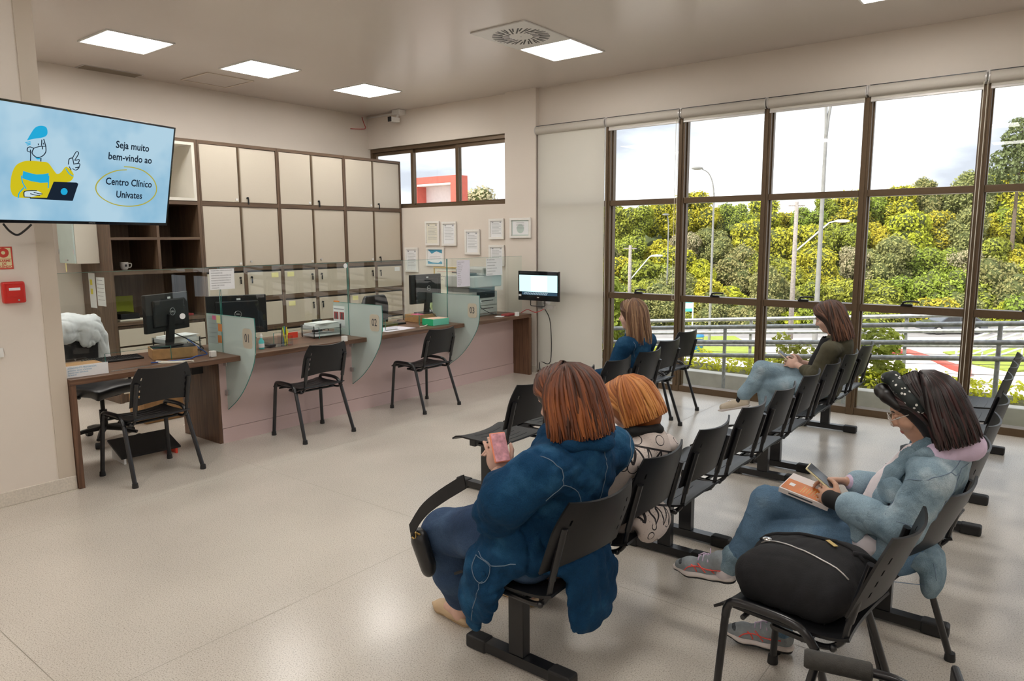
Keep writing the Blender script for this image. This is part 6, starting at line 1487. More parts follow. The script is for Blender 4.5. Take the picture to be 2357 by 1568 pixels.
    q.cap(c0-d*.02, c0+d*.055, .068, .064, .008, flat=((0,1,0),.8)); q.chain([c0+d*.02+V3(0,-.01,-.03), c0+d*.03+V3(0,-.012,-.105)], [.040,.022], .02, flat=((0,1,0),.5)); q.fold(.002,.05,3); q.build('turned_cuff', 'denim_sky', t)
    d = (wR-eR)/np.linalg.norm(wR-eR); c0 = eR*.42+wR*.58; q = Field(c0-.12, c0+.12, .007); q.cap(c0-d*.01, c0+d*.05, .056, .054, .008).build('turned_cuff', 'denim_sky', t)
    q = Field((-.50,2.86,.80),(-.16,3.26,1.06),.007); q.chain([V3(-.455,2.965,.90), V3(-.36,2.925,.965), V3(-.235,3.05,.955), V3(-.37,3.175,.965), V3(-.46,3.13,.90)], [.022,.028,.030,.028,.022], .01, flat=((.6,0,1),.6)).build('collar', 'denim_pale', t)
    q = Field((-.62,2.78,.44),(-.36,3.06,1.02),.006); q.chain([V3(-.415,2.945,.945), V3(-.475,2.930,.86), V3(-.505,2.915,.76), V3(-.525,2.900,.64), V3(-.535,2.885,.52)], [.026,.034,.034,.034,.030], .015, flat=((.75,1,.1),.45)).fold(.002,.05,70); q.build('front_placket', 'denim_pale', t, 1)
    for z_ in (.80,.70,.60): MB().ball(Vector((-.522+.05*(z_-.6),2.893+.10*(z_-.6),z_))-t.location, .008, 8, 6).build('button', 'steel', t, smooth=True)
    q = Field((-.60,2.78,.62),(-.36,2.98,.92),.006); q.cap(V3(-.455,2.895,.815), V3(-.480,2.885,.805), .048, .046, .01, flat=((.75,1,.1),.35)); q.build('chest_pocket', 'denim_pale', t, 1)
    seam_on(k, [[(-.21,2.95,.97),(-.27,2.87,.93),(-.33,2.83,.90),(-.40,2.86,.86)],[(-.22,2.92,.90),(-.24,2.86,.80),(-.24,2.86,.70)],[(-.27,2.87,.93),(-.22,2.90,.92),(-.18,3.0,.93)],[(-.42,2.80,.72),(-.38,2.80,.73),(-.33,2.78,.76)],[(-.46,2.82,.52),(-.40,2.83,.44),(-.30,2.88,.42)],[(-.23,2.90,.50),(-.24,2.89,.62)],[(-.45,2.86,.80),(-.44,2.84,.72),(-.43,2.83,.66)]], .0016, 'stitch', t)
    # hair: long bob
    hair_make(t, P, rot, hc+V3(.030,0,.018), frame_of((-.97,-.12,-.22)), .118, .150, .050, 640, 'hair_black', 4, (-1.62,1.62), wave=.006, facecut=((.085,0,-.05),(.085,.066,.115)))
    hb = Field((-.60,2.92,1.04),(-.36,3.18,1.26),.006); mid = hc
    hb.chain([P(-.004,.104,.010), P(.010,.098,.050), P(.024,.064,.110), P(.030,0,.142), P(.024,-.06,.112), P(.010,-.092,.050)], [.014,.021,.024,.027,.022,.014], .008).chain([P(.040,.020,.150), P(.050,-.008,.150)], [.024,.022], .006); hb.build('headband', 'scarf_print', t)
    q = Field((-.62,2.94,1.02),(-.44,3.16,1.22),.006); q.chain([P(.060,.070,.050), P(.078,.040,.092), P(.086,.0,.112), P(.076,-.045,.090)], [.020,.026,.028,.020], .01); q.build('fringe', 'hair_black', t)
    # glasses
    g = MB()
    for s in (-1,1):
        c = P(.112,.033*s,-.004); g.tube([Vector(c + l*.0235*math.cos(a*math.pi/8) + u*.0205*math.sin(a*math.pi/8))-t.location for a in range(17)], .0017, 6)
        g.tube([Vector(P(.110,.056*s,.004))-t.location, Vector(P(.05,.078*s,.006))-t.location, Vector(P(.0,.082*s,.002))-t.location], .0014, 5)
    g.tube([Vector(P(.113,.010,.0))-t.location, Vector(P(.117,0,.003))-t.location, Vector(P(.113,-.010,.0))-t.location], .0016, 5); g.build('glasses_frame', 'clear_frame', t, smooth=True)
    # shoes
    sneaker(t, aR+V3(-.004,-.002,-.055), V3(-.955,-.03,-.12), V3(-.15,-.05,.98), True); sneaker(t, aL+V3(.01,0,-.07), V3(-.97,-.24,.0), V3(0,0,1), False)
    q = Field(aR-.10, aR+.10, .006); d = (aR-kR)/np.linalg.norm(aR-kR); q.cap(aR-d*.015, aR+d*.035, .038, .040, .004); q.build('sock', 'white_tee', t)
    return t
mat('scarf_print', (.012,.016,.016), .7); mat('clear_frame', (.70,.66,.62), .15, spec=.8)
def _scarf():
    nt = M['scarf_print'].node_tree; b = nt.nodes['Principled BSDF']; tc = nt.nodes.new('ShaderNodeTexCoord'); vo = nt.nodes.new('ShaderNodeTexVoronoi'); vo.inputs['Scale'].default_value = 45; cr = nt.nodes.new('ShaderNodeValToRGB')
    cr.color_ramp.interpolation = 'CONSTANT'; cr.color_ramp.elements[0].color = (.75,.75,.72,1); cr.color_ramp.elements[1].position = .22; cr.color_ramp.elements[1].color = (.012,.018,.018,1)
    nt.links.new(tc.outputs['Object'], vo.inputs['Vector']); nt.links.new(vo.outputs['Distance'], cr.inputs['Fac']); nt.links.new(cr.outputs['Color'], b.inputs['Base Color'])
_scarf()
mat('shoe_grey', (.26,.29,.31), .7, var=.1, vscale=60, bump=.2, bscale=300); mat('shoe_mesh', (.07,.08,.09), .8, var=.5, vscale=200); mat('shoe_sole', (.74,.68,.66), .6); mat('coral', (.85,.10,.08), .5); mat('canvas_cream', (.66,.58,.46), .85, var=.06, vscale=40, bump=.15, bscale=200); mat('tan_leather', (.58,.42,.26), .6, var=.06); mat('sole_tan', (.40,.28,.16), .7)
def sneaker(t, heel, d, up, near, L=.262):
    """running shoe: sole, upper, coral stripes, laces"""
    d = np.array(d)/np.linalg.norm(d); up = np.array(up, float); up -= d*(up@d); up /= np.linalg.norm(up); s = np.cross(up, d); h0 = np.array(heel) - d*.035
    P = lambda a, b, c: h0 + d*a + s*b + up*c; rot = np.stack([d, s, up], 1); lo = h0-.34; hi = h0+.34
    q = Field(np.minimum(P(-.03,-.06,-.04),P(.31,.06,.14))-.06, np.maximum(P(-.03,-.06,-.04),P(.31,.06,.14))+.06, .006)
    q.chain([P(.035,0,.035), P(.11,0,.036), P(.20,0,.030), P(.245,0,.026)], [.036,.035,.037,.028], .02).chain([P(.035,0,.045), P(.055,0,.080)], [.036,.036], .02).chain([P(.06,0,.075), P(.13,0,.055)], [.034,.030], .02); q.cut(P(0,0,.008), -up); q.build('shoe_upper', 'shoe_grey', t)
    z = Field(q.lo, q.lo+q.h*(q.n-1), .006); z.chain([P(.030,0,.004), P(.10,0,.004), P(.20,0,.008), P(.258,0,.018)], [.041,.038,.043,.028], .02, flat=(up,.46)); z.build('shoe_sole', 'shoe_sole', t)
    tread = Field(q.lo, q.lo+q.h*(q.n-1), .006); tread.chain([P(.030,0,-.013), P(.10,0,-.012), P(.20,0,-.008), P(.262,0,.006)], [.037,.033,.039,.024], .02, flat=(up,.22)); tread.build('shoe_tread', 'rubber', t)
    side = 1 if (s@np.array((0,-1,0))) > 0 else -1
    st = lambda pts: [Vector(p) for p in q.snap([P(a, side*.05, c) for a, c in pts], .0015)]
    m_ = MB()
    for pts in ([(.045,.045),(.10,.042),(.155,.052),(.19,.045),(.215,.022)], [(.115,.022),(.135,.050),(.155,.072)], [(.155,.020),(.165,.048),(.178,.062)], [(.09,.045),(.075,.022)]): m_.tube([p-t.location for p in spline(st(pts),4)], .0042, 5, flat=.5)
    m_.build('side_stripe', 'coral', t, smooth=True)
    q2 = MB()
    for a in (.10,.125,.15): q2.tube([Vector(p)-t.location for p in q.snap([P(a,-.025,.07), P(a+.004,0,.085), P(a,.025,.07)], .003)], .003, 5)
    q2.tube([Vector(P(.10,0,.092))-t.location, Vector(P(.12,.02,.108))-t.location, Vector(P(.145,.022,.095))-t.location], .003, 5).tube([Vector(P(.10,0,.092))-t.location, Vector(P(.10,-.01,.12))-t.location], .003, 5); q2.build('laces', 'lilac_fleece', t, smooth=True)
    tc_ = Field(q.lo, q.lo+q.h*(q.n-1), .006); tc_.ell(P(.222,0,.040), V3(.034,.032,.022), rot, .01); tc_.build('toe_mesh', 'shoe_mesh', t)

# ------------------------------------------------------------------ red-haired woman in the long denim jacket
def p1():
    t = person('woman with auburn hair in a long deep-blue denim jacket, seen from behind', (-1.55, 2.20, 0))
    f, l, u = frame_of((-.90,-.12,-.42)); hc = V3(-1.475,2.205,1.150)
    shL, shR = V3(-1.42,1.995,.945), V3(-1.40,2.405,.935); eL, eR = V3(-1.60,1.945,.745), V3(-1.58,2.46,.72); wL, wR = V3(-1.675,2.050,.862), V3(-1.74,2.22,.82)
    hL, hR = V3(-1.56,2.09,.56), V3(-1.56,2.33,.56); kL, kR = V3(-2.02,2.105,.515), V3(-2.00,2.47,.50); aL, aR = V3(-2.075,2.275,.115), V3(-1.945,2.60,.11)
    b = Field((-2.22,1.86,0),(-1.24,2.68,1.30),.008)
    P, rot = head(b, hc, f, l, u, 1.0)
    b.chain([V3(-1.44,2.205,1.06), V3(-1.40,2.205,.96)], [.055,.065], .02).chain([V3(-1.42,2.2,.92), V3(-1.48,2.2,.75), V3(-1.54,2.2,.57)], [.13,.14,.15], .04)
    b.chain([shL,eL,wL],[.055,.045,.028],.02).chain([shR,eR,wR],[.055,.045,.028],.02).chain([hL,kL,aL],[.09,.06,.04],.02).chain([hR,kR,aR],[.09,.06,.04],.02)
    b.build('body', 'skin_pale', t, 1)
    hf = Field((-1.86,1.94,.76),(-1.56,2.30,1.06),.0055)
    hand(hf, wL, (-.25,.10,.95), (.75,-.62,.1), (.5,.8,.1), .55, .06, .98, .5); hf.build('hand', 'skin_pale', t, 1)
    hf = Field((-1.98,2.06,.70),(-1.70,2.34,1.0),.0055); hand(hf, wR, (-.45,-.45,.75), (.6,.7,.2), (.3,-.8,.3), .7, .08, .98, .5); hf.build('hand', 'skin_pale', t, 1)
    tr = Field((-2.24,1.92,.08),(-1.40,2.74,.72),.009)
    tr.chain([hL, V3(-1.80,2.09,.57), kL, (kL+aL)/2+V3(.02,-.02,0), aL+V3(.01,-.01,.05)],[.12,.110,.092,.090,.082],.025).chain([hR, V3(-1.80,2.40,.55), kR, (kR+aR)/2, aR+V3(0,0,.05)],[.12,.108,.090,.088,.080],.025); tr.fold(.008,.075,4); tr.build('trousers', 'denim_slate', t)
    k = Field((-1.98,1.80,.10),(-1.18,2.66,1.10),.0085)
    k.chain([V3(-1.44,2.20,.94), V3(-1.475,2.20,.80), V3(-1.53,2.20,.62)], [.150,.165,.175], .04)
    k.ell(V3(-1.425,2.03,.935), V3(.105,.095,.080), None, .04).ell(V3(-1.41,2.385,.925), V3(.105,.095,.080), None, .04)
    k.ell(V3(-1.385,2.21,.89), V3(.085,.20,.105), None, .04)
    k.chain([shL+V3(-.01,-.02,-.02), V3(-1.53,1.925,.83), eL, wL*.72+eL*.28], [.092,.096,.080,.052], .025); k.chain([shR+V3(0,.02,-.02), eR, wR*.75+eR*.25], [.092,.082,.052], .025)
    k.cut((-1.395,2.2,.50),(1,0,-.27))
    # skirts of the jacket: over the seat side, and down behind the seat
    k.chain([V3(-1.58,2.00,.60), V3(-1.69,1.965,.50), V3(-1.755,1.975,.36), V3(-1.765,2.0,.25)], [.110,.080,.062,.045], .05, flat=((.35,1,0),.62))
    k.chain([V3(-1.62,1.985,.58), V3(-1.66,1.955,.42), V3(-1.69,1.975,.32)], [.10,.065,.045], .04, flat=((.35,1,0),.6))
    k.ell(V3(-1.41,2.22,.53), V3(.08,.18,.05), None, .03).ell(V3(-1.355,2.225,.45), V3(.042,.175,.10), None, .03).ell(V3(-1.345,2.22,.35), V3(.038,.155,.095), None, .03)
    k.chain([V3(-1.54,2.42,.56), V3(-1.50,2.47,.46), V3(-1.49,2.485,.37)], [.08,.052,.036], .03)
    k.ell(V3(-1.56,2.06,.57), V3(.13,.10,.09), None, .04)
    k.cap(V3(-1.48,2.20,1.10), V3(-1.43,2.20,1.01), .075, .07, .02, True)
    k.fold(.0095,.085,12).fold(.005,.040,13); k.build('jacket', 'denim_deep', t, 1)
    q = Field((-1.60,2.0,.92),(-1.24,2.42,1.08),.008); q.chain([V3(-1.50,2.11,1.00), V3(-1.37,2.10,1.015), V3(-1.30,2.20,1.01), V3(-1.36,2.31,1.01), V3(-1.49,2.30,1.0)], [.03,.038,.04,.038,.03], .02, flat=((0,0,1),.75)); q.build('collar', 'denim_deep', t)
    seam_on(k, [[(-1.24,2.20,1.0),(-1.22,2.20,.90),(-1.23,2.20,.80),(-1.27,2.20,.70)], [(-1.40,1.94,1.01),(-1.33,1.97,.97),(-1.30,1.98,.89),(-1.36,1.94,.84)], [(-1.30,1.98,.89),(-1.26,2.04,.84),(-1.26,2.06,.74),(-1.30,2.06,.66)], [(-1.34,2.46,1.0),(-1.27,2.42,.94),(-1.25,2.41,.82)], [(-1.68,1.90,.60),(-1.60,1.90,.56),(-1.50,1.93,.58)], [(-1.62,1.88,.52),(-1.68,1.88,.40),(-1.74,1.90,.26)]], .0018, 'stitch', t)
    pk = [Vector(p)-t.location for p in k.snap([V3(-1.68,1.88,.585), V3(-1.60,1.88,.555), V3(-1.615,1.88,.495), V3(-1.655,1.88,.485), V3(-1.69,1.88,.525)], .006)]
    MB().add(pk+[p+Vector((.01,.03,0)) for p in pk], [(0,1,2,3,4),(9,8,7,6,5)]+[(i,(i+1)%5+0,(i+1)%5+5,i+5) for i in range(5)]).build('pocket_flap', 'denim_deep', t)
    seam_on(k, [[tuple(Vector(p)+t.location) for p in pk]+[tuple(pk[0]+t.location)]], .0016, 'stitch', t, 'pocket_stitching', .008)
    MB().ball(pk[3]*.5+pk[1]*.5, (.010,.010,.010), 10, 6).build('pocket_button', 'denim_deep', t, smooth=True)
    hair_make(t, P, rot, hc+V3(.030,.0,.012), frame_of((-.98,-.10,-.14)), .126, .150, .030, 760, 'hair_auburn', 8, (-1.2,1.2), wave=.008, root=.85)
    for a_, d in ((aL, V3(-.98,.14,0)), (aR, V3(-.95,.10,0))):
        d = d/np.linalg.norm(d); s = np.cross((0,0,1), d); h0 = V3(a_[0],a_[1],0)-d*.045; fl_ = Field(h0-.32, h0+.34, .007)
        fl_.chain([h0+d*.02+V3(0,0,.030), h0+d*.12+V3(0,0,.026), h0+d*.20+V3(0,0,.028), h0+d*.255+V3(0,0,.018)], [.036,.034,.038,.016], .02, flat=((0,0,1),.75)); fl_.ell(h0+d*.055+V3(0,0,.062), V3(.07,.032,.035), np.stack([d,s,V3(0,0,1)],1), .008, True); fl_.build('shoe', 'tan_leather', t)
        fs = Field(h0-.32, h0+.34, .007); fs.chain([h0+d*.02+V3(0,0,.006), h0+d*.20+V3(0,0,.006), h0+d*.262+V3(0,0,.006)], [.036,.038,.014], .02, flat=((0,0,1),.16)); fs.build('shoe_sole', 'sole_tan', t)
        ft = Field(h0-.2, h0+.3, .007); ft.chain([V3(*a_)+V3(0,0,.02), h0+d*.05+V3(0,0,.045), h0+d*.14+V3(0,0,.045)], [.038,.036,.030], .02); ft.build('foot', 'skin_pale', t)
    # phone in the left hand and bag with its strap
    ph = thing('mobile_phone', 'phone in coral case held by the auburn-haired woman', 'phone', tuple(V3(-1.672,2.058,.893))); Mx = Matrix.Rotation(R(-28),3,'Z') @ Matrix.Rotation(R(-30),3,'Y')
    MB().obox((0,0,.065),(.011,.066,.118),Mx).build('case','coral_case',ph,bevel=.008); MB().obox(Mx@Vector((.0066,0,0))+Vector((0,0,.065)),(.0012,.058,.108),Mx).build('screen','phone_picture',ph)
    bg = thing('shoulder_bag', 'small black shoulder bag resting against the trousers', 'bag', (-2.06,1.985,.34)); q = Field((-2.24,1.88,.28),(-1.90,2.10,.64),.007)
    q.chain([V3(-2.045,1.985,.510), V3(-2.0,1.985,.415)], [.054,.050], .03, flat=((.55,1,0),.65)); q.build('pouch', 'black_leather', bg)
    MB().tube([Vector(p)-bg.location for p in q.snap([(-2.09,1.95,.545),(-2.06,1.94,.565),(-2.01,1.95,.56)], .002)], .004, 6).build('zip', 'brass', bg)
    MB().tube([Vector((-2.045+.014*math.cos(a*.7),1.952,.545+.016*math.sin(a*.7)))-bg.location for a in range(10)], .003, 5).build('ring', 'brass', bg)
    st = spline([(-2.07,1.955,.555),(-1.96,1.920,.675),(-1.83,1.885,.775),(-1.70,1.885,.865)],6); w_ = MB()
    for i in range(len(st)-1):
        a, c = st[i]-bg.location, st[i+1]-bg.location; n = Vector((-.45,.25,.80)).normalized()*.026; e_ = Vector((.3,.95,-.1))*.004; w_.add([a-n,c-n,c+n,a+n,a-n+e_,c-n+e_,c+n+e_,a+n+e_],[(0,1,2,3),(7,6,5,4),(0,4,5,1),(3,2,6,7)])
    w_.build('strap', 'ribbed_black', bg)
    return t
mat('coral_case', (.85,.28,.16), .45); mat('phone_picture', (.42,.20,.22), .15, var=.8, vscale=30, emit=.35); mat('black_leather', (.010,.010,.011), .35, bump=.1, bscale=200); mat('brass', (.60,.42,.15), .3, metal=1.0)

# ------------------------------------------------------------------ older woman with copper bob
def knit():
    m, nt, b = _new('pattern_knit'); L = nt.links.new; N = nt.nodes.new; tc = N('ShaderNodeTexCoord')
    def math_(op, a, c=None):
        n = N('ShaderNodeMath'); n.operation = op
        for i, v in enumerate((a, c)):
            if v is None: continue
            if isinstance(v, (int, float)): n.inputs[i].default_value = v
            else: L(v, n.inputs[i])
        return n.outputs[0]
    vo = N('ShaderNodeTexVoronoi'); vo.inputs['Scale'].default_value = 15; vo.inputs['Randomness'].default_value = .75; L(tc.outputs['Object'], vo.inputs['Vector'])
    ring = math_('LESS_THAN', math_('ABSOLUTE', math_('SUBTRACT', vo.outputs['Distance'], .36)), .028)
    v2 = N('ShaderNodeTexVoronoi'); v2.inputs['Scale'].default_value = 95; L(tc.outputs['Object'], v2.inputs['Vector']); dots = math_('LESS_THAN', v2.outputs['Distance'], .22)
    mp = N('ShaderNodeMapping'); mp.inputs['Rotation'].default_value = (R(18),0,0); L(tc.outputs['Object'], mp.inputs['Vector']); sx = N('ShaderNodeSeparateXYZ'); L(mp.outputs['Vector'], sx.inputs[0])
    ph = math_('FRACT', math_('MULTIPLY', sx.outputs['Z'], 4.2)); band = math_('LESS_THAN', ph, .34); edge = math_('LESS_THAN', math_('ABSOLUTE', math_('SUBTRACT', ph, .34)), .018)
    zz = math_('ABSOLUTE', math_('SUBTRACT', math_('FRACT', math_('MULTIPLY', sx.outputs['Y'], 17)), .5)); tri = math_('GREATER_THAN', math_('ABSOLUTE', math_('SUBTRACT', math_('MULTIPLY', ph, 2.9), math_('MULTIPLY', zz, 2))), .16); tri2 = math_('MULTIPLY', math_('SUBTRACT', 1, tri), band)
    a_ = math_('MAXIMUM', math_('MULTIPLY', ring, math_('SUBTRACT', 1, band)), math_('MAXIMUM', edge, tri2)); a2 = math_('MAXIMUM', a_, math_('MULTIPLY', dots, math_('ADD', math_('MULTIPLY', band, .5), .16)))
    mx = N('ShaderNodeMix'); mx.data_type = 'RGBA'; mx.inputs['A'].default_value = (.62,.54,.50,1); mx.inputs['B'].default_value = (.02,.017,.02,1); L(a2, mx.inputs['Factor']); L(mx.outputs['Result'], b.inputs['Base Color']); b.inputs['Roughness'].default_value = .9
knit()
def p2():
    t = person('older woman with copper bob and cream black-patterned top', (-1.55, 2.76, 0))
    f, l, u = frame_of((-.86,-.24,-.62)); hc = V3(-1.520,2.780,1.010)
    shL, shR = V3(-1.43,2.60,.80), V3(-1.42,2.93,.79); eL, eR = V3(-1.58,2.57,.60), V3(-1.56,2.97,.60); wL, wR = V3(-1.78,2.68,.62), V3(-1.78,2.84,.62)
    hL, hR = V3(-1.55,2.67,.55), V3(-1.55,2.87,.55); kL, kR = V3(-1.98,2.67,.51), V3(-1.98,2.86,.51); aL, aR = V3(-1.95,2.70,.09), V3(-1.95,2.86,.09)
    b = Field((-2.12,2.46,0),(-1.30,3.08,1.18),.008); P, rot = head(b, hc, f, l, u, .95)
    b.chain([V3(-1.475,2.775,.94), V3(-1.43,2.77,.84)], [.05,.055], .02).chain([V3(-1.43,2.77,.80), V3(-1.47,2.77,.66), V3(-1.54,2.77,.57)], [.11,.12,.13], .04)
    b.chain([shL,eL,wL],[.045,.038,.026],.02).chain([shR,eR,wR],[.045,.038,.026],.02).chain([hL,kL,aL],[.075,.055,.036],.02).chain([hR,kR,aR],[.075,.055,.036],.02)
    hand(b, wL, (-.9,.3,.0), (0,-.3,.9), (0,1,.2), .7); hand(b, wR, (-.9,-.3,.0), (0,.3,.9), (0,-1,.2), .7); b.build('body', 'skin_pale', t, 1); eyes(t, P, f, l, u)
    k = Field((-1.80,2.42,.40),(-1.26,3.12,.98),.008)
    k.chain([V3(-1.435,2.77,.835), V3(-1.475,2.77,.70), V3(-1.53,2.77,.56)], [.118,.142,.155], .03).ell(V3(-1.425,2.645,.81), V3(.088,.078,.07), None, .03).ell(V3(-1.42,2.90,.80), V3(.088,.078,.07), None, .03)
    k; k.chain([shL,eL,wL*.9+eL*.1],[.074,.062,.044],.02).chain([shR,eR,wR*.9+eR*.1],[.074,.062,.044],.02); k.cut((-1.395,2.77,.50),(1,0,-.27))
    k.ell(V3(-1.41,2.77,.53), V3(.08,.14,.05), None, .03).ell(V3(-1.37,2.77,.485), V3(.045,.135,.065), None, .03); k.fold(.005,.08,21); k.build('top', 'pattern_knit', t)
    q = Field((-1.58,2.60,.82),(-1.30,2.96,1.0),.007); q.chain([V3(-1.53,2.705,.895), V3(-1.43,2.675,.925), V3(-1.365,2.77,.925), V3(-1.43,2.865,.92), V3(-1.53,2.845,.895)], [.022,.026,.026,.026,.022], .01, flat=((0,0,1),.8)); q.build('neck_band', 'ribbed_black', t)
    tr = Field((-2.1,2.54,.08),(-1.38,3.0,.68),.01); tr.chain([hL,kL,aL],[.10,.075,.055],.03).chain([hR,kR,aR],[.10,.075,.055],.03).build('trousers', 'black_cloth', t)
    for a_ in (aL, aR):
        q = Field(a_-.3, a_+.2, .009); q.chain([a_+V3(.03,0,-.052), a_+V3(-.18,0,-.06)], [.038,.032], .02); q.cut((0,0,.004),(0,0,-1)); q.build('shoe', 'black_leather', t)
    hair_make(t, P, rot, hc+V3(.022,.004,.012), frame_of((-.92,-.22,-.34)), .120, .088, .016, 620, 'hair_copper', 18, (-1.35,1.35), wave=.004)
    g = MB()
    for s in (-1,1):
        c = P(.112,.032*s,-.004); g.tube([Vector(c + l*.024*math.cos(a*math.pi/8) + u*.018*math.sin(a*math.pi/8))-t.location for a in range(17)], .0016, 6); g.tube([Vector(P(.108,.056*s,.004))-t.location, Vector(P(.04,.078*s,.004))-t.location], .0014, 5)
    g.build('glasses_frame', 'brow_hair', t, smooth=True)
# ------------------------------------------------------------------ long-haired woman in blue denim, front row
def p3():
    t = person('woman with long light brown hair in blue denim, front row', (-2.90, 5.17, 0)); cy = 5.17
    f, l, u = frame_of((-.93,-.30,-.12)); hc = V3(-2.80,cy,1.125)
    shL, shR = V3(-2.77,cy-.175,.90), V3(-2.74,cy+.175,.90); eL, eR = V3(-2.86,cy-.215,.66), V3(-2.84,cy+.215,.66); wL, wR = V3(-3.08,cy-.10,.62), V3(-3.08,cy+.10,.62)
    hL, hR = V3(-2.86,cy-.09,.55), V3(-2.86,cy+.09,.55); kL, kR = V3(-3.30,cy-.09,.51), V3(-3.30,cy+.10,.51); aL, aR = V3(-3.30,cy-.09,.09), V3(-3.30,cy+.10,.09)
    b = Field((-3.46,cy-.32,0),(-2.62,cy+.32,1.28),.010); P, rot = head(b, hc, f, l, u, .97)
    b.chain([V3(-2.775,cy,1.05), V3(-2.76,cy,.94)], [.05,.055], .02).chain([V3(-2.77,cy,.88), V3(-2.80,cy,.72), V3(-2.85,cy,.57)], [.10,.10,.12], .04)
    b.chain([shL,eL,wL],[.045,.036,.026],.02).chain([shR,eR,wR],[.045,.036,.026],.02).chain([hL,kL,aL],[.075,.055,.036],.02).chain([hR,kR,aR],[.075,.055,.036],.02); hand(b, wL, (-.9,.3,0), (0,-.3,.9), (0,1,.2), .6); hand(b, wR, (-.9,-.3,0), (0,.3,.9), (0,-1,.2), .6); b.build('body', 'skin_pale', t, 1)
    k = Field((-3.12,cy-.36,.44),(-2.60,cy+.36,1.02),.009)
    k.chain([V3(-2.75,cy,.91), V3(-2.77,cy,.74), V3(-2.83,cy,.56)], [.115,.128,.140], .03).ell(V3(-2.765,cy-.13,.90), V3(.082,.072,.064), None, .03).ell(V3(-2.75,cy+.13,.90), V3(.082,.072,.064), None, .03).chain([shL,eL,wL*.9+eL*.1],[.070,.058,.042],.02).chain([shR,eR,wR*.9+eR*.1],[.070,.058,.042],.02); k.cut((-2.72,cy,.50),(1,0,-.27)); k.fold(.006,.07,31); k.build('jacket', 'denim_navy', t)
    seam_on(k, [[(-2.66,cy-.10,.96),(-2.66,cy,.95),(-2.66,cy+.10,.95)],[(-2.68,cy-.16,.95),(-2.66,cy-.15,.88),(-2.68,cy-.15,.80)]], .002, 'stitch', t)
    tr = Field((-3.44,cy-.22,.08),(-2.70,cy+.24,.68),.011); tr.chain([hL,kL,aL],[.10,.07,.05],.03).chain([hR,kR,aR],[.10,.07,.05],.03).build('jeans', 'denim_mid', t)
    for a_ in (aL, aR):
        q = Field(a_-.3, a_+.2, .01); q.chain([a_+V3(.03,0,-.052), a_+V3(-.18,0,-.06)], [.038,.032], .02); q.cut((0,0,.004),(0,0,-1)); q.build('shoe', 'canvas_cream', t)
    hair_make(t, P, rot, hc+V3(.018,0,.012), frame_of((-.95,-.30,-.06)), .110, .250, .030, 480, 'hair_light', 28, (-1.2,1.2), .009, .010)
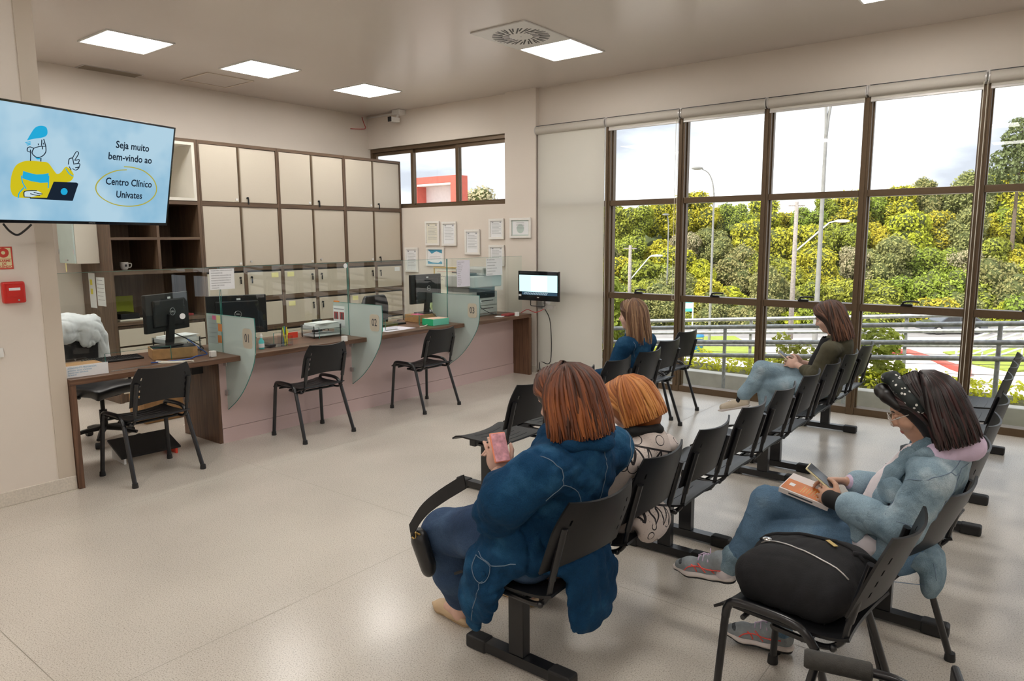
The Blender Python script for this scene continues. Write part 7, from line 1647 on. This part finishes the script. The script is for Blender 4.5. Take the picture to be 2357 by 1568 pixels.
# ------------------------------------------------------------------ woman in olive jacket, by the window
def p4():
    t = person('woman in olive jacket and light jeans with crossed legs by the window', (-1.56, 6.03, 0)); cy = 6.03
    f, l, u = frame_of((-.90,-.12,-.42)); hc = V3(-1.505,cy,1.115)
    kR, aR = V3(-1.99,cy-.09,.655), V3(-2.115,cy-.15,.415); kL, aL = V3(-1.97,cy-.06,.52), V3(-1.90,cy-.05,.10); hR, hL = V3(-1.55,cy+.09,.55), V3(-1.55,cy-.09,.55)
    shL, shR = V3(-1.44,cy-.165,.875), V3(-1.44,cy+.165,.875); eL, eR = V3(-1.53,cy-.185,.665), V3(-1.55,cy+.19,.665); wL, wR = V3(-1.70,cy-.085,.715), V3(-1.70,cy+.05,.715)
    b = Field((-2.20,cy-.32,0),(-1.28,cy+.32,1.28),.008); P, rot = head(b, hc, f, l, u, .97)
    b.chain([V3(-1.465,cy,1.04), V3(-1.435,cy,.93)], [.048,.053], .02).chain([V3(-1.44,cy,.87), V3(-1.46,cy,.72), V3(-1.53,cy,.57)], [.10,.10,.12], .04)
    b.chain([shL,eL,wL],[.043,.036,.025],.02).chain([shR,eR,wR],[.043,.036,.025],.02).chain([hL,kL,aL],[.075,.055,.034],.02).chain([hR,kR,aR],[.075,.055,.034],.02)
    hand(b, wL, (-.9,.2,.15), (.1,-.9,.3), (-.1,.2,1), .6); hand(b, wR, (-.9,-.2,.15), (.1,.9,.3), (-.1,-.2,1), .6); b.build('body', 'skin_pale', t, 1); eyes(t, P, f, l, u)
    k = Field((-1.70,cy-.32,.46),(-1.26,cy+.32,1.0),.008)
    k.chain([V3(-1.42,cy,.895), V3(-1.44,cy,.74), V3(-1.50,cy,.57)], [.110,.122,.132], .03).ell(V3(-1.44,cy-.12,.88), V3(.08,.07,.062), None, .03).ell(V3(-1.44,cy+.12,.88), V3(.08,.07,.062), None, .03).chain([shL,eL,wL*.75+eL*.25],[.068,.060,.045],.02).chain([shR,eR,wR*.75+eR*.25],[.068,.060,.045],.02); k.cut((-1.395,cy,.50),(1,0,-.27)); k.cap(V3(-1.66,cy,.95), V3(-1.72,cy,.55), .145, .145, .02, True); k.fold(.006,.06,41); k.build('jacket', 'olive_cloth', t)
    s_ = Field((-1.68,cy-.24,.50),(-1.30,cy+.24,.96),.01); s_.chain([V3(-1.46,cy,.89), V3(-1.50,cy,.74), V3(-1.56,cy,.60)], [.105,.115,.125], .05).build('shirt', 'black_cloth', t)
    j = Field((-2.22,cy-.28,.08),(-1.38,cy+.24,.76),.009); j.chain([hR, V3(-1.78,cy+.0,.615), kR, (kR+aR)/2+V3(.02,0,0), aR+V3(.01,0,.02)],[.092,.080,.068,.066,.060],.02).chain([hL, V3(-1.76,cy-.06,.54), kL, (kL+aL)/2, aL],[.092,.080,.066,.064,.060],.02).ell(V3(-1.52,cy,.54), V3(.11,.16,.085), None, .03).fold(.005,.055,43).build('jeans', 'denim_sky', t)
    q = Field(aR-.10, aR+.10, .007); q.cap(aR+V3(.0,0,.02), aR+V3(-.02,0,-.045), .038, .040, .006).build('sock', 'black_cloth', t)
    for a_, d, dz in ((aR, V3(-.93,0,-.30), -.06), (aL, V3(-1,0,0), -.05)):
        h0 = a_+V3(.02,0,dz); d = d/np.linalg.norm(d); up = V3(0,0,1)-d*d[2]; up /= np.linalg.norm(up); q = Field(h0-.34, h0+.2, .007); q.chain([h0+up*.012, h0+d*.10+up*.008, h0+d*.20], [.040,.038,.032], .02); q.chain([h0+up*.03, h0+up*.05],[.04,.04],.02); q.cut(h0-up*.022, -up); q.build('shoe', 'canvas_cream', t)
        q = Field(h0-.34, h0+.2, .007); q.chain([h0-up*.024, h0+d*.20-up*.022, h0+d*.235-up*.018], [.042,.040,.022], .02, flat=(up,.32)); q.build('shoe_sole', 'shoe_sole', t)
        m_ = MB()
        for a in (.09,.115,.14): m_.tube([Vector(h0+d*a+np.cross(up,d)*w+up*(.048-.2*abs(w)))-t.location for w in (-.022,0,.022)], .003, 5)
        m_.build('laces', 'white_tee', t)
    hair_make(t, P, rot, hc+V3(.022,0,.012), frame_of((-.96,-.12,-.2)), .108, .205, .045, 460, 'hair_brown', 38, (-1.55,1.55), .009, .009)
    ph = thing('mobile_phone', 'white-backed phone held by the woman in the olive jacket', 'phone', (-1.815,cy-.03,.735)); Mx = Matrix.Rotation(R(-52),3,'Y'); MB().obox((0,0,.03),(.010,.074,.15),Mx).build('case','pale_case',ph,bevel=.006); MB().obox(Mx@Vector((.0056,0,0))+Vector((0,0,.03)),(.001,.066,.14),Mx).build('screen','glossy_black',ph)
mat('pale_case', (.80,.72,.45), .4)
p1(); p2(); p3(); p4(); p5()

# ------------------------------------------------------------------ book and phone of the woman with glasses, backpack
bt, bl_, br = Vector((-.880,3.10,.735)), Vector((-.875,2.93,.700)), Vector((-.690,2.915,.668))
o = (bt+br)/2; t = thing('paperback_book', 'orange paperback lying on the raised thigh', 'book', o)
ex = (br-bl_).normalized(); ey = (bt-bl_); ey = (ey-ex*ey.dot(ex)).normalized(); ez = ex.cross(ey); Bk = Matrix((ex,ey,ez)).transposed(); W_, H_ = .20, .14
mat('book_cover', (.62,.17,.02), .45, var=.25, vscale=14); mat('book_pale', (.72,.66,.64), .6)
MB().obox((0,0,0),(W_,H_,.018),Bk).build('pages','book_pale',t,bevel=.001); MB().obox(ez*.010,(W_+.004,H_+.003,.002),Bk).build('cover','book_pale',t); MB().obox(ez*.0118-ey*.022,(W_-.004,H_*.60,.0008),Bk).build('blurb_panel','book_cover',t)
MB().obox(ez*.0126-ex*.068-ey*.018,(.022,.022,.0006),Bk).build('code_panel','paper',t)
g = MB()
for k in range(8): g.obox(ez*.0126+ex*(-.022+.012*k*.9)-ey*(.024),(.0016,.052-.004*(k%3),.0006),Bk)
g.build('blurb_lines','sticky_yellow',t)
MB().obox(-ey*(H_/2+.0012),(W_+.004,.0012,.021),Bk).build('spine','book_pale',t); MB().obox(-ey*(H_/2+.002)-ex*.01,(.10,.0008,.007),Bk).build('spine_print','ink',t)
t = thing('mobile_phone','dark phone held over the orange book','phone',(-.735,2.995,.745)); Mx = Matrix.Rotation(R(20),3,'Z') @ Matrix.Rotation(R(52),3,'Y') 
Mx = Matrix((Vector((.80,.05,-.60)).normalized(), Vector((-.05,1,.03)).normalized(), Vector((.60,.0,.80)).normalized())).transposed()
MB().obox((0,0,.025),(.150,.074,.010),Mx).build('case','pale_case',t,bevel=.006); MB().obox(Mx@Vector((0,0,.0056))+Vector((0,0,.025)),(.142,.068,.001),Mx).build('screen','glossy_black',t)
def backpack():
    t = thing('backpack','black backpack lying on the loose chair seat','backpack',(-.70,2.57,.46),R(-10)); inv = t.matrix_basis.inverted()
    q = Field((-.95,2.32,.44),(-.40,2.84,.72),.008)
    q.chain([V3(-.79,2.50,.54), V3(-.58,2.48,.545)], [.105,.105], .05, flat=((0,0,1),.80)).chain([V3(-.79,2.66,.535), V3(-.56,2.65,.56)], [.10,.11], .05, flat=((0,0,1),.85)).ell(V3(-.66,2.58,.585), V3(.17,.15,.065), None, .05)
    q.chain([V3(-.80,2.48,.50), V3(-.60,2.45,.505)], [.07,.07], .03); q.cut((0,0,.463),(0,0,-1)); q.fold(.004,.07,51)
    V, F = q.mesh(); V = np.array([tuple(inv @ Vector(v)) for v in V]); o = bpy.data.objects.new('body', np_mesh('body', V, F, 'black_cloth', True)); COL.objects.link(o); o.parent = t
    def tb(pts, r, m, n, off=.003): MB().tube([inv @ Vector(p) for p in q.snap([tuple(v) for v in spline(pts,5)], off)], r, 6).build(n, m, t, smooth=True)
    tb([(-.85,2.60,.62),(-.74,2.55,.66),(-.62,2.50,.66),(-.50,2.47,.62)], .0028, 'alu_light', 'zip'); tb([(-.86,2.64,.60),(-.76,2.68,.66),(-.62,2.66,.68),(-.48,2.60,.64)], .007, 'black_cloth', 'piping')
    z0 = Vector(q.snap([(-.835,2.60,.66)], .006)[0]); MB().ball(inv @ z0, (.019,.019,.006), 12, 6).build('zip_pull', 'chrome', t, smooth=True)
    z1 = Vector(q.snap([(-.60,2.62,.70)], .004)[0]); MB().obox(inv @ z1, (.055,.016,.003), Matrix.Rotation(R(-35),3,'Z')).build('name_plate', 'brass', t)
    tb([(-.52,2.60,.66),(-.46,2.66,.62),(-.44,2.70,.54)], .010, 'black_cloth', 'strap')
backpack()

def coat():
    t = thing('white_coat','white coat draped over the back of the office chair','coat',(-6.87,2.53,.55)); c = V3(-6.87,2.53,0); ca, sa = math.cos(R(20)), math.sin(R(20)); X = V3(ca,sa,0); Y = V3(-sa,ca,0); Z = V3(0,0,1); rot = np.stack([X,Y,Z],1)
    q = Field(c+V3(-.42,-.42,.45), c+V3(.42,.42,1.16), .009); p = lambda a,b,z: c+X*a+Y*b+Z*z
    q.ell(p(.0,0,1.02), V3(.085,.23,.085), rot, .03).chain([p(0,-.20,1.02),p(.0,-.26,.90),p(.02,-.27,.72)],[.075,.065,.05],.03).chain([p(0,.20,1.02),p(.0,.26,.90),p(.02,.275,.66)],[.075,.065,.05],.03)
    q.ell(p(-.06,0,.86), V3(.055,.25,.26), rot, .04).ell(p(.055,-.12,.96), V3(.05,.12,.09), rot, .03).ell(p(.06,.10,.93), V3(.05,.12,.12), rot, .03).fold(.014,.10,61,[(0,1,.2),(.3,1,0)]).fold(.006,.05,62)
    q.build('cloth', 'white_cloth', t, 1)
coat()
